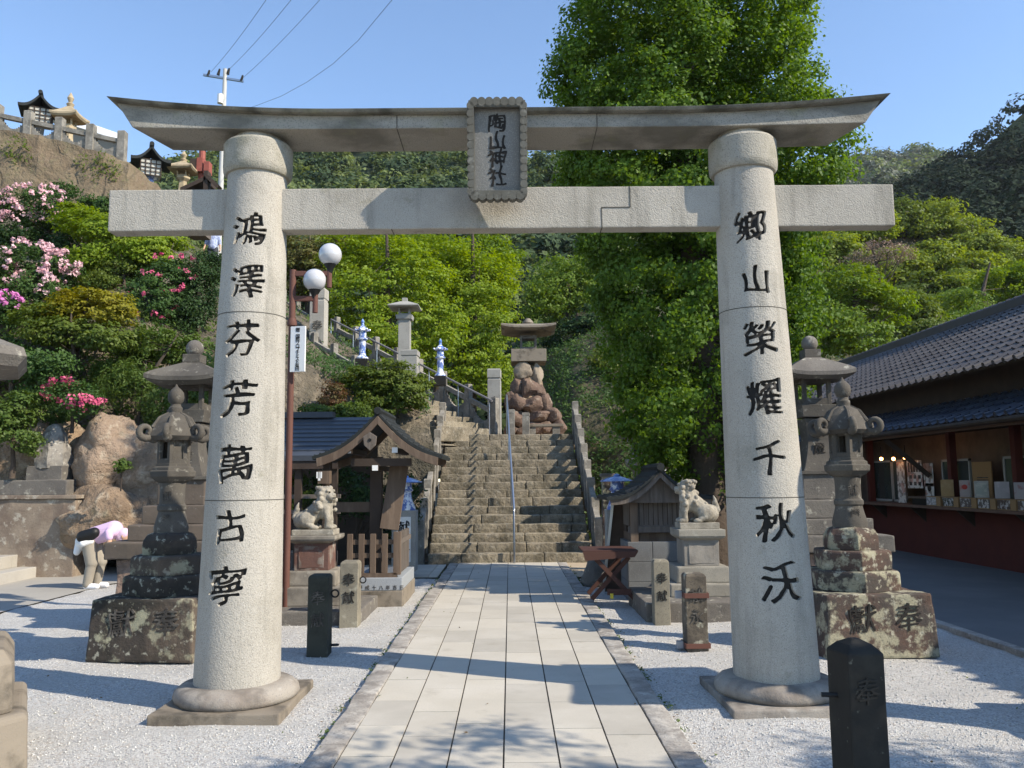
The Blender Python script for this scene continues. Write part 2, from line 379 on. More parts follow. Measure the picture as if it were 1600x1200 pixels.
def glyph(ch, ext=.02, bold=.012, seed=1, wob=.04):
    """a character as a solid, brush-like: rastered, swollen with a slanted nib, contoured again"""
    k = (ch, ext, bold, seed, wob)
    if k in _gc: return _gc[k]
    g, st, pad = _raster(ch); n = g.shape[0]
    # warp
    J, I = np.mgrid[0:n, 0:n]
    rx = np.random.RandomState(seed + ord(ch) % 97).uniform(0, 6.28, 8)
    x, y = I / n, J / n
    if wob:
        dx = wob * (.6 * np.sin(7 * y + 4 * x + rx[0]) + .4 * np.sin(13 * x - 9 * y + rx[1])); dy = wob * (.6 * np.sin(6 * x - 5 * y + rx[2]) + .4 * np.sin(12 * y + 8 * x + rx[3])) - (x - .5) * .09
        g = g[np.clip(((y + dy) * n).astype(int), 0, n - 1), np.clip(((x + dx) * n).astype(int), 0, n - 1)]
    out = g.copy(); R_ = bold / st
    for a in range(-3, 4):
        for b in range(-3, 4):
            u, v_ = (a * .92 + b * .38), (-a * .38 + b * .92)
            if (u / max(R_ * 1.25, .01)) ** 2 + (v_ / max(R_ * .45, .01)) ** 2 <= 1: out = np.maximum(out, np.roll(np.roll(g, a, 1), b, 0))
    K = np.exp(-np.arange(-4, 5) ** 2 / (2 * 1.5 ** 2)); K /= K.sum()
    for ax in (0, 1): out = np.apply_along_axis(lambda r: np.convolve(r, K, 'same'), ax, out)
    thr = .48 + .10 * np.sin(17 * x + 11 * y + rx[4]) * np.sin(9 * x - 15 * y + rx[5]) if wob else .48
    F = out - thr
    # marching squares -> loops
    segs = {}
    def ip(p, q):
        fa, fb = F[p], F[q]; t = fa / (fa - fb)
        return t
    def key(p, q): return (p, q) if p < q else (q, p)
    ed = {}
    for j in range(1, n - 2):
        row = (F[j] > 0).astype(int) + 2 * (F[j + 1] > 0)
        for i in range(1, n - 2):
            if row[i] == row[i + 1] and row[i] in (0, 3): continue
            A, B, C_, D = (j, i), (j, i + 1), (j + 1, i + 1), (j + 1, i)
            s_ = [F[A] > 0, F[B] > 0, F[C_] > 0, F[D] > 0]; E = [key(A, B), key(B, C_), key(D, C_), key(A, D)]
            cr = [t for t in range(4) if s_[t] != s_[(t + 1) % 4]]
            if len(cr) == 2: prs = [(cr[0], cr[1])]
            elif len(cr) == 4: prs = [(0, 3), (1, 2)] if s_[0] else [(0, 1), (2, 3)]
            else: continue
            for p, q in prs:
                ed.setdefault(E[p], []).append(E[q]); ed.setdefault(E[q], []).append(E[p])
    loops = []; seen = set()
    for s0 in ed:
        if s0 in seen: continue
        lp = [s0]; seen.add(s0); cur = s0
        while True:
            nx_ = [e for e in ed[cur] if e not in seen]
            if not nx_: break
            cur = nx_[0]; seen.add(cur); lp.append(cur)
        if len(lp) > 8:
            pts = []
            for (p, q) in lp:
                t = F[p] / (F[p] - F[q]); pts.append(((p[1] + (q[1] - p[1]) * t) * st - pad, (p[0] + (q[0] - p[0]) * t) * st - pad - .12))
            loops.append(pts[::2] if len(pts) > 40 else pts)
    c = bpy.data.curves.new('g', 'CURVE'); c.dimensions = '2D'; c.fill_mode = 'BOTH'; c.extrude = ext
    for lp in loops:
        sp = c.splines.new('POLY'); sp.points.add(len(lp) - 1)
        for i, (a, b) in enumerate(lp): sp.points[i].co = (a, b, 0, 1)
        sp.use_cyclic_u = True
    o = bpy.data.objects.new('g', c); COL.objects.link(o)
    dg = bpy.context.evaluated_depsgraph_get(); m = o.evaluated_get(dg).to_mesh()
    _gc[k] = ([tuple(v.co) for v in m.vertices], [tuple(p.vertices) for p in m.polygons])
    o.evaluated_get(dg).to_mesh_clear(); bpy.data.objects.remove(o); bpy.data.curves.remove(c)
    return _gc[k]
def plate_text(mb, chars, cx_, z_top, size, pitch, y, wob=.03, mi=0, thick=.0025, off=.01, sx=1.0, face=-1, axis='y', horiz=False):
    """vertical (or horizontal) column of characters lying on a face that looks along -y (face=-1) or along +-x"""
    for i, ch in enumerate(chars):
        if ch == ' ': continue
        V, F_ = glyph(ch, 1.0, off, 1, wob)
        out = []
        for (a2, b2, c) in V:
            u = (a2 - .5) * size * sx; wv = (b2 - .38) * size
            if horiz: u += i * pitch; zz = z_top + wv
            else: zz = z_top - (i + .5) * pitch + wv
            if axis == 'y': out.append((cx_ + u, y + face * (thick if c > 0 else -.003), zz))
            elif axis == 'x-': out.append((y - (thick if c > 0 else -.003), cx_ - u, zz))   # plane x=y looking to -x
            elif axis == 'x+': out.append((y + (thick if c > 0 else -.003), cx_ + u, zz))
        if not hasattr(mb, 'cuts'): mb.cuts = []
        mb.cuts.append((len(mb.v), len(mb.f))); mb.add(out, F_, mi)
    return mb

# ================================================================== the stone gate (torii)
TY = 6.0
gate = thing("torii_gate", "tall grey granite shrine gate with carved black characters over the paved path", "gate", (0, TY, 0))
def loc(p): return Vector((p.x, p.y - TY, p.z))
granite_ring = M("granite_ring", (.36, .335, .28), [('n', 5, .46, .62, (.24, .23, .17), .7), ('n', 11, .55, .7, (.46, .43, .37), .5), ('f', 120, .55, .68, (.12, .115, .1), .6)], rough=.95, bumps=[('f', 95, .7, .007)])
def pillar(side):
    bx, bz = (-1.915, .30) if side < 0 else (1.852, .27)
    top = P(404, 250, TY) if side < 0 else P(1160, 250, TY)
    tx_, tz = top.x, top.z
    n, rows = 128, 26; r0, r1 = .292, .205
    ztop = 4.10
    def axis(z): f = (z - bz) / (tz - bz); return bx + (tx_ - bx) * f
    def radius(z):
        f = (z - .1) / (ztop - .1); return (r0 + (r1 - r0) * (f ** 1.15)) * (.8 if z > 3.99 else 1)
    mb = MB(); vs = []; zs = list(np.linspace(.1, ztop, rows))
    for z in zs:
        for i in range(n):
            a = 2 * PI * i / n; vs.append((axis(z) + radius(z) * math.cos(a), radius(z) * math.sin(a), z))
    fs = [tuple(reversed(range(n)))] + [(j * n + i, j * n + (i + 1) % n, (j + 1) * n + (i + 1) % n, (j + 1) * n + i) for j in range(rows - 1) for i in range(n)] + [tuple(range((rows - 1) * n, rows * n))]
    mb.add(vs, fs)
    pil = mb.build("pillar", [granite, ink], gate)
    # engraved characters, cut into the stone
    chars = "鴻澤芬芳萬古寧" if side < 0 else "鄉山榮耀千秋沃"
    rows_px = [(385, 355), (383, 437), (376, 528), (371, 622), (366, 724), (359, 822), (353, 915)] if side < 0 else \
              [(1176, 350), (1183, 434), (1190, 527), (1196, 620), (1203, 716), (1211, 816), (1219, 910)]
    cm = MB(); hull = []
    for i, (ch, (px, py)) in enumerate(zip(chars, rows_px)):
        q = P(px, py, TY - .26)
        V, F_ = glyph(ch, 1.0, .026, 1 + i, .04)
        size = .25 + .006 * i
        if ch in "山千古": size *= .88
        bm = bmesh.new(); vv = []
        for a, b, c in V:
            a2, b2 = a, b
            vv.append(bm.verts.new(((a2 - .5) * size, c, (b2 - .38) * size)))
        for f in F_:
            try: bm.faces.new([vv[k] for k in f])
            except ValueError: pass
        bmesh.ops.remove_doubles(bm, verts=bm.verts, dist=1e-5)
        for k in range(-6, 7):
            bmesh.ops.bisect_plane(bm, geom=bm.verts[:] + bm.edges[:] + bm.faces[:], plane_co=(k * .026, 0, 0), plane_no=(1, 0, 0))
        R_ = radius(q.z); ax = axis(q.z); a0 = math.asin(max(-.9, min(.9, (q.x - ax) / R_)))
        out = []
        bm.verts.index_update()
        for v in bm.verts:
            ang = a0 + v.co.x / R_; z = q.z + v.co.z
            rr = radius(z) + (.03 if v.co.y > 0 else -.022)
            out.append((axis(z) + rr * math.sin(ang), -rr * math.cos(ang), z))
        cm.add(out, [tuple(v.index for v in f.verts) for f in bm.faces]); bm.free()
    cut = cm.build("cutter", [ink])
    base_n = len(pil.data.polygons)
    md = pil.modifiers.new('b', 'BOOLEAN'); md.object = cut; md.operation = 'DIFFERENCE'; md.solver = 'EXACT'; md.use_self = True
    try: md.material_mode = 'TRANSFER'
    except Exception: pass
    cut.parent = gate
    bpy.context.view_layer.update()
    dg = bpy.context.evaluated_depsgraph_get(); me = bpy.data.meshes.new_from_object(pil.evaluated_get(dg))
    pil.modifiers.clear()
    nb = len(me.polygons)
    area = sum(p.area for p in me.polygons)
    ok = nb > base_n + 500 and area > 4
    print("boolean", side, base_n, nb, ok, area)
    if ok:
        pil.data = me; bpy.data.objects.remove(cut)
        mi = [0] * nb
        for p in me.polygons:
            c = p.center; rr = math.hypot(c.x - axis(c.z), c.y)
            if .2 < c.z < 4.0 and rr < radius(c.z) * math.cos(PI / n) - .016: mi[p.index] = 1
        me.materials.clear(); me.materials.append(granite); me.materials.append(ink)
        me.polygons.foreach_set('material_index', mi)
        me.update()
    else:
        for v in cut.data.vertices:
            pass
        cut.name = "inscription"; cut.parent = pil
    # joints between the pillar drums
    for py in ((484, 782) if side < 0 else (476, 778)):
        z = P(380 if side < 0 else 1190, py, TY - .3).z
        MB().lathe([(radius(z) + .0015, z - .003), (radius(z) + .0015, z + .003)], 96, cx=axis(z)).build("drum_joint", joint_m, pil)
    # cap ring
    zc0, zc1 = P(400, 258, TY - .27).z, 4.005
    MB().lathe([(.21, zc0 - .005), (.232, zc0), (.247, zc0 + .02), (.251, zc0 + .06), (.250, zc1 - .02), (.235, zc1)], 64, cx=axis(zc0 + .1)).build("capital_ring", granite_ring, gate, smooth=True)
    # cushion ring and plinth
    MB().lathe([(.385, .012), (.412, .02), (.425, .05), (.415, .085), (.385, .112), (.345, .126), (.29, .13)], 64, cx=bx).build("base_cushion", granite_base, gate, smooth=True, rough=.008, seed=side + 5, ang=60)
    MB().box(bx - .43, bx + .42, -.47, .48, -.12, .018).build("plinth", granite_base if side > 0 else pale_stone, gate, bevel=.012, cut=.12, rough=.01, seed=side + 8)
pillar(-1); pillar(1)

# lintel (two layers, upturned ends)
def lintel():
    tl, tr = P(163, 147, TY - .3), P(1395, 142, TY - .3)
    mid = P(600, 168, TY - .28).z
    xc = (tl.x + tr.x) / 2; hl = (tr.x - tl.x) / 2
    riseL, riseR = tl.z - mid, tr.z - mid
    def rise(u):
        r_ = riseL if u < 0 else riseR; a = abs(u)
        return r_ * max(0, (a - .42) / .58) ** 1.9
    def body(zlo, zhi, ylo, yhi, lo_in, hi_in, low_rise=1.0, slope=0, back=0):
        N_ = 48; vs = []
        for i in range(N_ + 1):
            u = -1 + 2 * i / N_
            ring = []
            for (yy, zz, ins) in ((ylo, zlo, lo_in), (ylo - slope, zhi, hi_in), (yhi + slope, zhi, hi_in), (yhi, zlo, lo_in + back)):
                x = xc + u * (hl - ins); ring.append((x, yy, zz + rise(u) * (low_rise if zz == zlo else 1)))
            vs += ring
        fs = [(0, 1, 2, 3), tuple(reversed(range(N_ * 4, N_ * 4 + 4)))]
        for i in range(N_):
            for k in range(4):
                a, b = i * 4 + k, i * 4 + (k + 1) % 4
                fs.append((a, a + 4, b + 4, b))
        return vs, fs
    m1 = MB(); m1.add(*body(4.05, 4.155, -.215, .215, .17, .05, .22, 0, .13))
    sh = m1.build("lower_lintel", granite_stained, gate, bevel=.008)
    m2 = MB(); m2.add(*body(4.152, mid - .004, -.265, .265, .05, 0, 1.0, .02))
    m2.build("upper_lintel", granite_mossy, gate, bevel=.008)
    for px in (620, 933):
        jm = MB()
        q = P(px, 195, TY - .22); q2 = P(px + (8 if px < 700 else -6), 236, TY + .2)
        jm.bar((q.x, -.2165, 4.052), (q.x, -.2165, 4.15), .006, .004, up=(0, 1, 0))
        jm.bar((q.x, -.21, 4.049), (q.x, .21, 4.049), .006, .003)
        jm.build("lintel_joint", joint_m, sh)
granite_stained = M("granite_stained", (.33, .31, .265), [('n', 1.6, .46, .62, (.12, .115, .095), .8, (1, 1, 2.5)), ('n', 5, .56, .7, (.22, .22, .13), .5), ('n', 1.3, .45, .7, (.42, .39, .34), .35), ('f', 120, .55, .66, (.13, .125, .115), .6)], rough=.95, bumps=[('f', 95, .6, .007), ('n', 20, .4, .012)])
lintel()
# tie beam
a_, b_ = P(171, 295, TY - .07), P(1395, 284, TY - .07)
zt, zb = P(800, 292, TY - .07).z, P(800, 356.5, TY - .07).z
nk = MB().box(a_.x, b_.x, -.07, .07, zb, zt).build("tie_beam", granite, gate, bevel=.01, cut=.15, rough=.004)
jm = MB(); q1, q2, q3 = P(940, 324, TY - .07), P(985, 324, TY - .07), P(612, 340, TY - .07)
jm.bar((q1.x, -.072, zb), (q1.x, -.072, q1.z), .006, .004, up=(0, 1, 0)); jm.bar((q1.x, -.072, q1.z), (q2.x, -.072, q1.z), .004, .006, up=(0, 1, 0))
jm.bar((q2.x, -.072, q1.z), (q2.x, -.072, zt), .004, .005, up=(0, 1, 0)); jm.bar((q1.x, -.07, zb - .001), (q1.x, .07, zb - .001), .006, .003); jm.build("beam_joint", joint_m, nk); jm = MB(); jm.bar((q3.x, -.07, zb - .001), (q3.x, .07, zb - .001), .006, .003)
jm.build("beam_joint", joint_m, nk)
# name plaque
def plaque():
    c = P(777, 236, 5.70); w_, h = .238, .775/2
    pl = bpy.data.objects.new("name_plaque", None); COL.objects.link(pl); pl.parent = gate
    pl.location = (c.x, c.y - TY, c.z); pl.rotation_euler = (rad(9), 0, rad(0)); pl.scale = (.90, 1, .92)
    mb = MB()
    mb.box(-w_ + .02, w_ - .02, -.01, .07, -h + .02, h - .02)                        # back slab
    for s in (-1, 1): mb.box(s * (w_ - .037) - .022, s * (w_ - .037) + .022, -.075, -.008, -h + .02, h - .02)
    for s in (-1, 1): mb.box(-w_ + .0595, w_ - .0595, -.075, -.008, s * (h - .045) - .025, s * (h - .045) + .025)
    # scalloped rim
    nh, nv = 7, 12
    for i in range(nh):
        x = -w_ + .03 + (2 * w_ - .06) * (i + .5) / nh
        for s in (-1, 1): mb.tube([(x, -.08, s * (h - .03)), (x, .05, s * (h - .03))], .034, 12)
    for i in range(nv):
        z = -h + .03 + (2 * h - .06) * (i + .5) / nv
        for s in (-1, 1): mb.tube([(s * (w_ - .03), -.08, z), (s * (w_ - .03), .05, z)], .029, 12)
    mb.build("scalloped_frame", old_stone_plq, pl, smooth=True, ang=40)
    MB().box(-w_ + .0605, w_ - .0605, -.02, -.0125, -h + .072, h - .072).build("inner_panel", panel_m, pl)
    t = MB(); plate_text(t, "陶山神社", 0, h - .105, .15, .138, -.0205, wob=.06, thick=.003, off=.026)
    t.build("inscription", ink, pl)
    MB().bar((0, .05, .12), (0, .24, .10), .10, .06).build("bracket", granite, pl)
old_stone_plq = M("plaque_stone", (.115, .11, .092), [('n', 5, .42, .62, (.16, .16, .14), .7), ('n', 16, .58, .7, (.30, .29, .25), .5), ('f', 100, .56, .68, (.12, .12, .11), .4)], rough=.95, bumps=[('n', 24, .4, .006)])
panel_m = M("plaque_panel_stone", (.19, .19, .18), [('n', 4, .42, .66, (.17, .17, .16), .6), ('f', 120, .5, .7, (.36, .35, .33), .5)], rough=.9, bumps=[('f', 110, .4, .004)])
plaque()
# ================================================================== roofs, stone lanterns
def curved_roof(mb, hx, hy, ze, zt, lift=.03, thick=.03, top=.12, mi=0, m=7, n=8, cx=0, cy=0, pw=1.35, under=.9):
    """hipped roof with upturned corners: eave half sizes hx,hy, ring by ring to the top"""
    rings = []
    def ring(sx, sy, zb, lf):
        out = []
        for s_ in range(4):
            for i in range(n):
                u = -1 + 2 * i / n
                x, y = [(u, -1), (1, u), (-u, 1), (-1, -u)][s_]
                out.append((cx + x * sx, cy + y * sy, zb + lf * (abs(u) ** 3.5)))
        return out
    rings.append(ring(hx * under * .45, hy * under * .45, ze - thick * .6, 0))
    rings.append(ring(hx * under, hy * under, ze - thick, lift * .8))
    rings.append(ring(hx, hy, ze - thick * .5, lift))
    for k in range(m + 1):
        f = k / m; q = 1 - f * (1 - top)
        rings.append(ring(hx * q, hy * q, ze + (zt - ze) * f ** pw, lift * (1 - f) ** 2.2))
    k4 = 4 * n; vs = [p for r in rings for p in r]
    fs = [tuple(reversed(range(k4))), tuple(range((len(rings) - 1) * k4, len(rings) * k4))]
    for j in range(len(rings) - 1):
        for i in range(k4):
            a, b = j * k4 + i, j * k4 + (i + 1) % k4
            fs.append((a, b, b + k4, a + k4))
    return mb.add(vs, fs, mi)
def window_box(mb, r, z0, z1, post=.28, mi=0, dark=1, rail=.22, cx=0, cy=0):
    """square light chamber with an opening in each side"""
    p = r * post; h = z1 - z0
    for sx in (-1, 1):
        for sy in (-1, 1): mb.box(cx + sx * (r - p / 2) - p / 2, cx + sx * (r - p / 2) + p / 2, cy + sy * (r - p / 2) - p / 2, cy + sy * (r - p / 2) + p / 2, z0, z1, mi)
    e = .003
    for za, zb in ((z0, z0 + h * rail), (z1 - h * rail, z1)): mb.box(cx - r + e, cx + r - e, cy - r + e, cy + r - e, za + (0 if za > z0 else 0), zb, mi)
    return mb

def small_lantern(x, y, rot, label, base_mat, tier_mat, top_mat, base_rz, s=1.0, base_hw=.50):
    t = thing("stone_lantern", label, "stone lantern", (x, y, -.04), 0, "curl-roofed stone lanterns beside the gate")
    t.scale = (s, s, s)
    Z = lambda row: P(1335, row, 7.45).z + .04
    # base block
    b = MB().box(-base_hw, base_hw, -base_hw, base_hw, 0, Z(925), tx=.93, ty=.93).build("base_block", base_mat, t, rz=base_rz, bevel=.02, cut=.09, rough=.018, seed=int(x * 3) + 20)
    tx_ = MB(); plate_text(tx_, "奉", .24, Z(925) - .07, .24, .24, -base_hw * .955, thick=.013, off=.012, wob=.03); plate_text(tx_, "獻", -.17, Z(925) - .07, .26, .26, -base_hw * .955, thick=.013, off=.008, wob=.03)
    tx_.build("inscription", ink_faint if x < 0 else ink, b)
    rr = rot
    for (r0, r1, ra, rb, nm) in ((.375, .36, 925, 893, "lower_tier"), (.32, .305, 893, 862, "middle_tier")):
        MB().lathe([(r0 / .92, Z(ra) - .002), (r0 / .92, Z(rb) - .02), (r1 / .92, Z(rb))], 6, rot=rr).build(nm, tier_mat, t, bevel=.012, cut=.1, rough=.012, seed=ra)
    MB().lathe([(.245, Z(862) - .002), (.25, Z(850)), (.245, Z(838)), (.215, Z(829)), (.15, Z(825))], 6, rot=rr).build("lotus_plinth", tier_mat, t, bevel=.012, cut=.06, rough=.014, seed=5)
    sh = MB().lathe([(.150, Z(827) - .004), (.155, Z(818)), (.128, Z(800)), (.118, Z(792)), (.130, Z(789)), (.130, Z(783)), (.115, Z(780)), (.112, Z(760)), (.118, Z(745))], 24).build("shaft", top_mat, t, smooth=True)
    tt = MB(); plate_text(tt, "献", 0, Z(757), .10, .10, -.117, thick=.004, off=.006); plate_text(tt, "燈", 0, Z(795), .10, .10, -.133, thick=.004, off=.006)
    tt.build("inscription", ink_faint, sh)
    MB().lathe([(.10, Z(747)), (.16, Z(742)), (.205, Z(735)), (.21, Z(726)), (.19, Z(725)), (.185, Z(720)), (.16, Z(718)), (.16, Z(714))], 6, rot=rr).build("lamp_platform", top_mat, t, bevel=.005)
    fb = MB(); z0, z1 = Z(716), Z(670)
    fb.lathe([(.150, z0 - .01), (.150, z0 + .055), (.136, z0 + .056), (.136, z0 + .06)], 6, rot=rr)
    fb.lathe([(.130, z1 - .05), (.136, z1 - .049), (.136, z1 + .01)], 6, rot=rr)
    for i in range(6):
        a = rr + i * PI / 3; px_, py_ = .122 * math.cos(a), .122 * math.sin(a)
        fb.lathe([(.03, z0 + .05), (.03, z1 - .03)], 6, cx=px_, cy=py_, rot=rr)
        if i % 2:                               # closed sides
            a2 = a + PI / 6; fb.bar((.105 * math.cos(a2), .105 * math.sin(a2), z0 + .05), (.105 * math.cos(a2), .105 * math.sin(a2), z1 - .04), .11, .02, up=(math.cos(a2), math.sin(a2), 0))
    fb.build("light_chamber", top_mat, t)
    rf = MB()
    rf.lathe([(.10, Z(673)), (.21, Z(676)), (.24, Z(669)), (.215, Z(660)), (.18, Z(648)), (.14, Z(637)), (.075, Z(631)), (.06, Z(629))], 6, rot=rr)
    for i in range(6):
        a = rr + i * PI / 3; pts = []; rs = []
        c0 = Vector((math.cos(a), math.sin(a), 0)); zc = Z(664)
        for k in range(13):
            th = -PI * .5 + k * PI * 1.75 / 12; rc = .066 * (1 - .04 * k)
            pts.append(c0 * (.262 + rc * math.cos(th) + .0) + Vector((0, 0, zc + .012 + rc * math.sin(th)))); rs.append(.036 - .0015 * k)
        pts = [c0 * .12 + Vector((0, 0, Z(668)))] + pts; rs = [.03] + rs
        rf.tube(pts, rs, 8)
        rf.tube([c0 * .06 + Vector((0, 0, Z(632))), c0 * .14 + Vector((0, 0, Z(639))), c0 * .2 + Vector((0, 0, Z(655)))], [.02, .018, .02], 6)
    rf.build("roof", top_mat, t, smooth=True, ang=50)
    MB().lathe([(.06, Z(632)), (.062, Z(622)), (.05, Z(620)), (.045, Z(616)), (.066, Z(612)), (.075, Z(605)), (.068, Z(597)), (.045, Z(592)), (.018, Z(588)), (.004, Z(583))], 16).build("finial", top_mat, t, smooth=True)
    return t
rp = G(1395, 1030, -.04)
small_lantern(rp.x - .10, rp.y + .50, rad(82), "curl-roofed stone lantern on yellow lichened block right of the gate", lichen_stone, lichen_stone, lantern_stone, rad(4))
lp = G(208, 1036, -.04)
small_lantern(lp.x + .09, lp.y + .48, rad(98), "curl-roofed stone lantern on blackened lichened block left of the gate", lichen_dark, lichen_dark, lantern_stone, rad(-6), base_hw=.49)

def big_lantern(x, y, label, block_mat, flip, ch):
    t = thing("stone_lantern", label, "stone lantern", (x, y, -.04), 0, "massive stone lanterns on stepped blocks")
    Yc = y
    Z = lambda row: P(1273, row, Yc).z + .04
    u = Yc * 1.0 / FPX  # metres per photo pixel
    # rough stone foot, stepped blocks
    hw = .60
    ft = MB()
    for i in range(5):
        for j in range(2):
            xa = -hw + .06 + i * (2 * hw - .12) / 5; zz = Z(930) * j / 2
            ft.box(xa + .006, xa + (2 * hw - .12) / 5 - .006, -hw + .05, -hw + .45, -.02 + j * (Z(858) / 2 + .01), (j + 1) * Z(858) / 2)
    ft.box(-hw + .08, hw - .08, -hw + .3, hw - .08, 0, Z(858) - .01)
    ft.build("rough_foot", M("rough_pink_stone", (.30, .21, .16), [('n', 7, .45, .65, (.14, .10, .08), .8), ('n', 20, .6, .7, (.45, .38, .3), .6)], rough=1, bumps=[('n', 20, 1, .03)]), t, bevel=.015, cut=.1, rough=.03, seed=int(y))
    for hwx, ra, rb, nm in ((hw + .03, 857, 832, "lower_step"), (.47, 832, 808, "middle_step"), (.37, 808, 780, "upper_step"), (.26, 780, 740, "pedestal")):
        MB().box(-hwx, hwx, -hwx, hwx, Z(ra) + .001, Z(rb)).build(nm, block_mat, t, bevel=.014, cut=.14, rough=.01, seed=ra)
    MB().box(-.29, .29, -.29, .29, Z(741), Z(736)).build("pedestal_cap", lantern_stone, t, bevel=.004)
    # concave shaft, square
    prof = []
    for k in range(13):
        f = k / 12; row = 737 + (655 - 737) * f
        prof.append((.125 + .085 * abs(f - .62) ** 1.7 * 2.2 * (1.25 if f < .62 else 1.1), Z(row)))
    sh = MB().lathe(prof, 4, sq=True).build("shaft", lantern_stone, t, bevel=.006, seg=1)
    tt = MB(); plate_text(tt, ch, .0, Z(663), .145, .20, -.148, thick=.012, off=.012, wob=.04); tt.build("inscription", ink, sh)
    MB().box(-.19, .19, -.19, .19, Z(653), Z(634), tx=1.12, ty=1.12).build("lamp_platform", lantern_stone, t, bevel=.008)
    window_box(MB(), .175, Z(634), Z(590)).build("light_chamber", lantern_stone, t, bevel=.006)
    curved_roof(MB(), .40, .40, Z(586), Z(559), lift=.035, thick=.09, top=.2, pw=.8, under=.8).build("roof", lantern_stone if flip else old_stone, t, smooth=True, ang=30)
    MB().box(-.10, .10, -.10, .10, Z(560), Z(547)).build("finial_block", lantern_stone, t, bevel=.006)
    MB().ball((0, 0, Z(537)), .098, 20, 14, sz=1.02).build("ball_finial", old_stone, t, smooth=True)
    return t
q = P(1273, 700, 10.2); big_lantern(q.x, 10.2, "massive square stone lantern with ball finial on the right, beside the shop", old_stone, False, "献燈")
q = P(299, 700, 9.4); big_lantern(q.x, 9.4, "massive square stone lantern with ball finial partly behind the left pillar", M("brown_block_stone", (.13, .105, .085), [('n', 2.5, .42, .62, (.09, .075, .06), .8), ('n', 14, .64, .72, (.4, .38, .34), .8)], rough=.95, bumps=[('n', 26, .4, .008)]), True, "献燈")

# cropped lanterns at both edges of the frame
def edge_lantern(x, y, label, h=1.0, b0=.55, b1=.37):
    t = thing("stone_lantern", label, "stone lantern", (x, y, -.04), 0, "pale stone lanterns in front of the gate")
    MB().box(-b0, b0, -b0, b0, -.1, .31, tx=.98, ty=.98).build("base_block", pale_stone, t, bevel=.03, cut=.12, rough=.01, seed=3)
    MB().box(-b1, b1, -b1, b1, .309, .66, tx=.97, ty=.97).build("pedestal", pale_stone, t, bevel=.05, cut=.12, rough=.006)
    MB().lathe([(.22, .65), (.19, .8), (.15, .95), (.15, 1.25 * h), (.19, 1.42 * h)], 4, sq=True).build("shaft", pale_stone, t, bevel=.01)
    MB().box(-.26, .26, -.26, .26, 1.41 * h, 1.56 * h, tx=1.15, ty=1.15).build("lamp_platform", pale_stone, t, bevel=.01)
    window_box(MB(), .22, 1.56 * h, 2.08 * h).build("light_chamber", pale_stone, t, bevel=.006)
    curved_roof(MB(), .60, .60, 2.18 * h, 2.48 * h, lift=.05, thick=.10, top=.2, pw=.8, under=.8).build("roof", old_stone, t, smooth=True, ang=30)
    MB().ball((0, 0, 2.63 * h), .15, 18, 12).build("ball_finial", old_stone, t, smooth=True)
    return t
def hex_edge_lantern(x, y, label):
    t = thing("stone_lantern", label, "stone lantern", (x, y, -.04), 0, "pale stone lanterns in front of the gate")
    MB().lathe([(.87, -.1), (.85, .28), (.82, .30)], 6).build("base_block", pale_stone, t, bevel=.02, cut=.12, rough=.01, seed=3)
    MB().lathe([(.77, .299), (.755, .56), (.70, .64)], 6).build("pedestal", pale_stone, t, bevel=.03, cut=.12, rough=.006)
    MB().lathe([(.34, .63), (.26, .8), (.2, .95), (.2, 1.35), (.3, 1.5)], 12).build("shaft", pale_stone, t, smooth=True)
    MB().lathe([(.30, 1.49), (.5, 1.6), (.5, 1.7), (.4, 1.72)], 6).build("lamp_platform", pale_stone, t, bevel=.01)
    window_box(MB(), .24, 1.71, 2.13).build("light_chamber", pale_stone, t, bevel=.006)
    MB().lathe([(.35, 2.16), (.68, 2.21), (.73, 2.27), (.71, 2.32), (.55, 2.38), (.35, 2.52), (.15, 2.6)], 6).build("roof", old_stone, t, smooth=True, ang=40)
    MB().ball((0, 0, 2.72), .15, 18, 12).build("ball_finial", old_stone, t, smooth=True)
    return t
hex_edge_lantern(-3.5, 4.72, "pale stone lantern cut off by the left edge, chamfered pedestal and roof tip showing")
edge_lantern(4.18, 4.98, "pale stone lantern at the right edge, only its base corner and shadow showing", 1.22, .72, .42)


def bollard(name, px, row, wpx, toprow, mat, label, text=None, tcol=ink, rz=0, z=-.045):
    g = G(px, row, z); k = (g - Vector((0, 0, CAMH))).dot(_f0) / FPX; hw = wpx * k / 2
    h = P(px, toprow, g.y).z - z; y = g.y + hw
    t = thing(name, label, "stone post", (g.x, y, z), rz, "short stone posts lining the path")
    MB().lathe([(hw, -.1), (hw * .98, h - .022), (hw * .80, h)], 4, sq=True).build("shaft", mat, t, bevel=.005, seg=1, cut=.08, rough=.005, seed=int(px))
    if text:
        m = MB(); plate_text(m, text, 0, h * .86, hw * 1.35, h * .27, -hw * 1.0 - .003, thick=.004, off=.012, wob=.04); m.build("inscription", tcol, t)
    return t, hw, h
post_stone = M("post_stone", (.25, .225, .17), [('n', 3, .42, .62, (.15, .135, .105), .8), ('n', 10, .58, .68, (.42, .4, .32), .6), ('f', 80, .56, .68, (.08, .07, .06), .4)], rough=.95, bumps=[('n', 22, .4, .008), ('f', 90, .4, .004)])
dark_post = M("dark_mossy_stone", (.05, .052, .042), [('n', 4, .45, .62, (.028, .03, .024), .8), ('n', 11, .62, .7, (.15, .155, .12), .7)], rough=1, bumps=[('n', 22, .5, .008)])
bollard("stone_post", 1036, 978, 25, 875, post_stone, "light stone post reading offering in dark characters, in front of the right lion pedestal", "奉献")
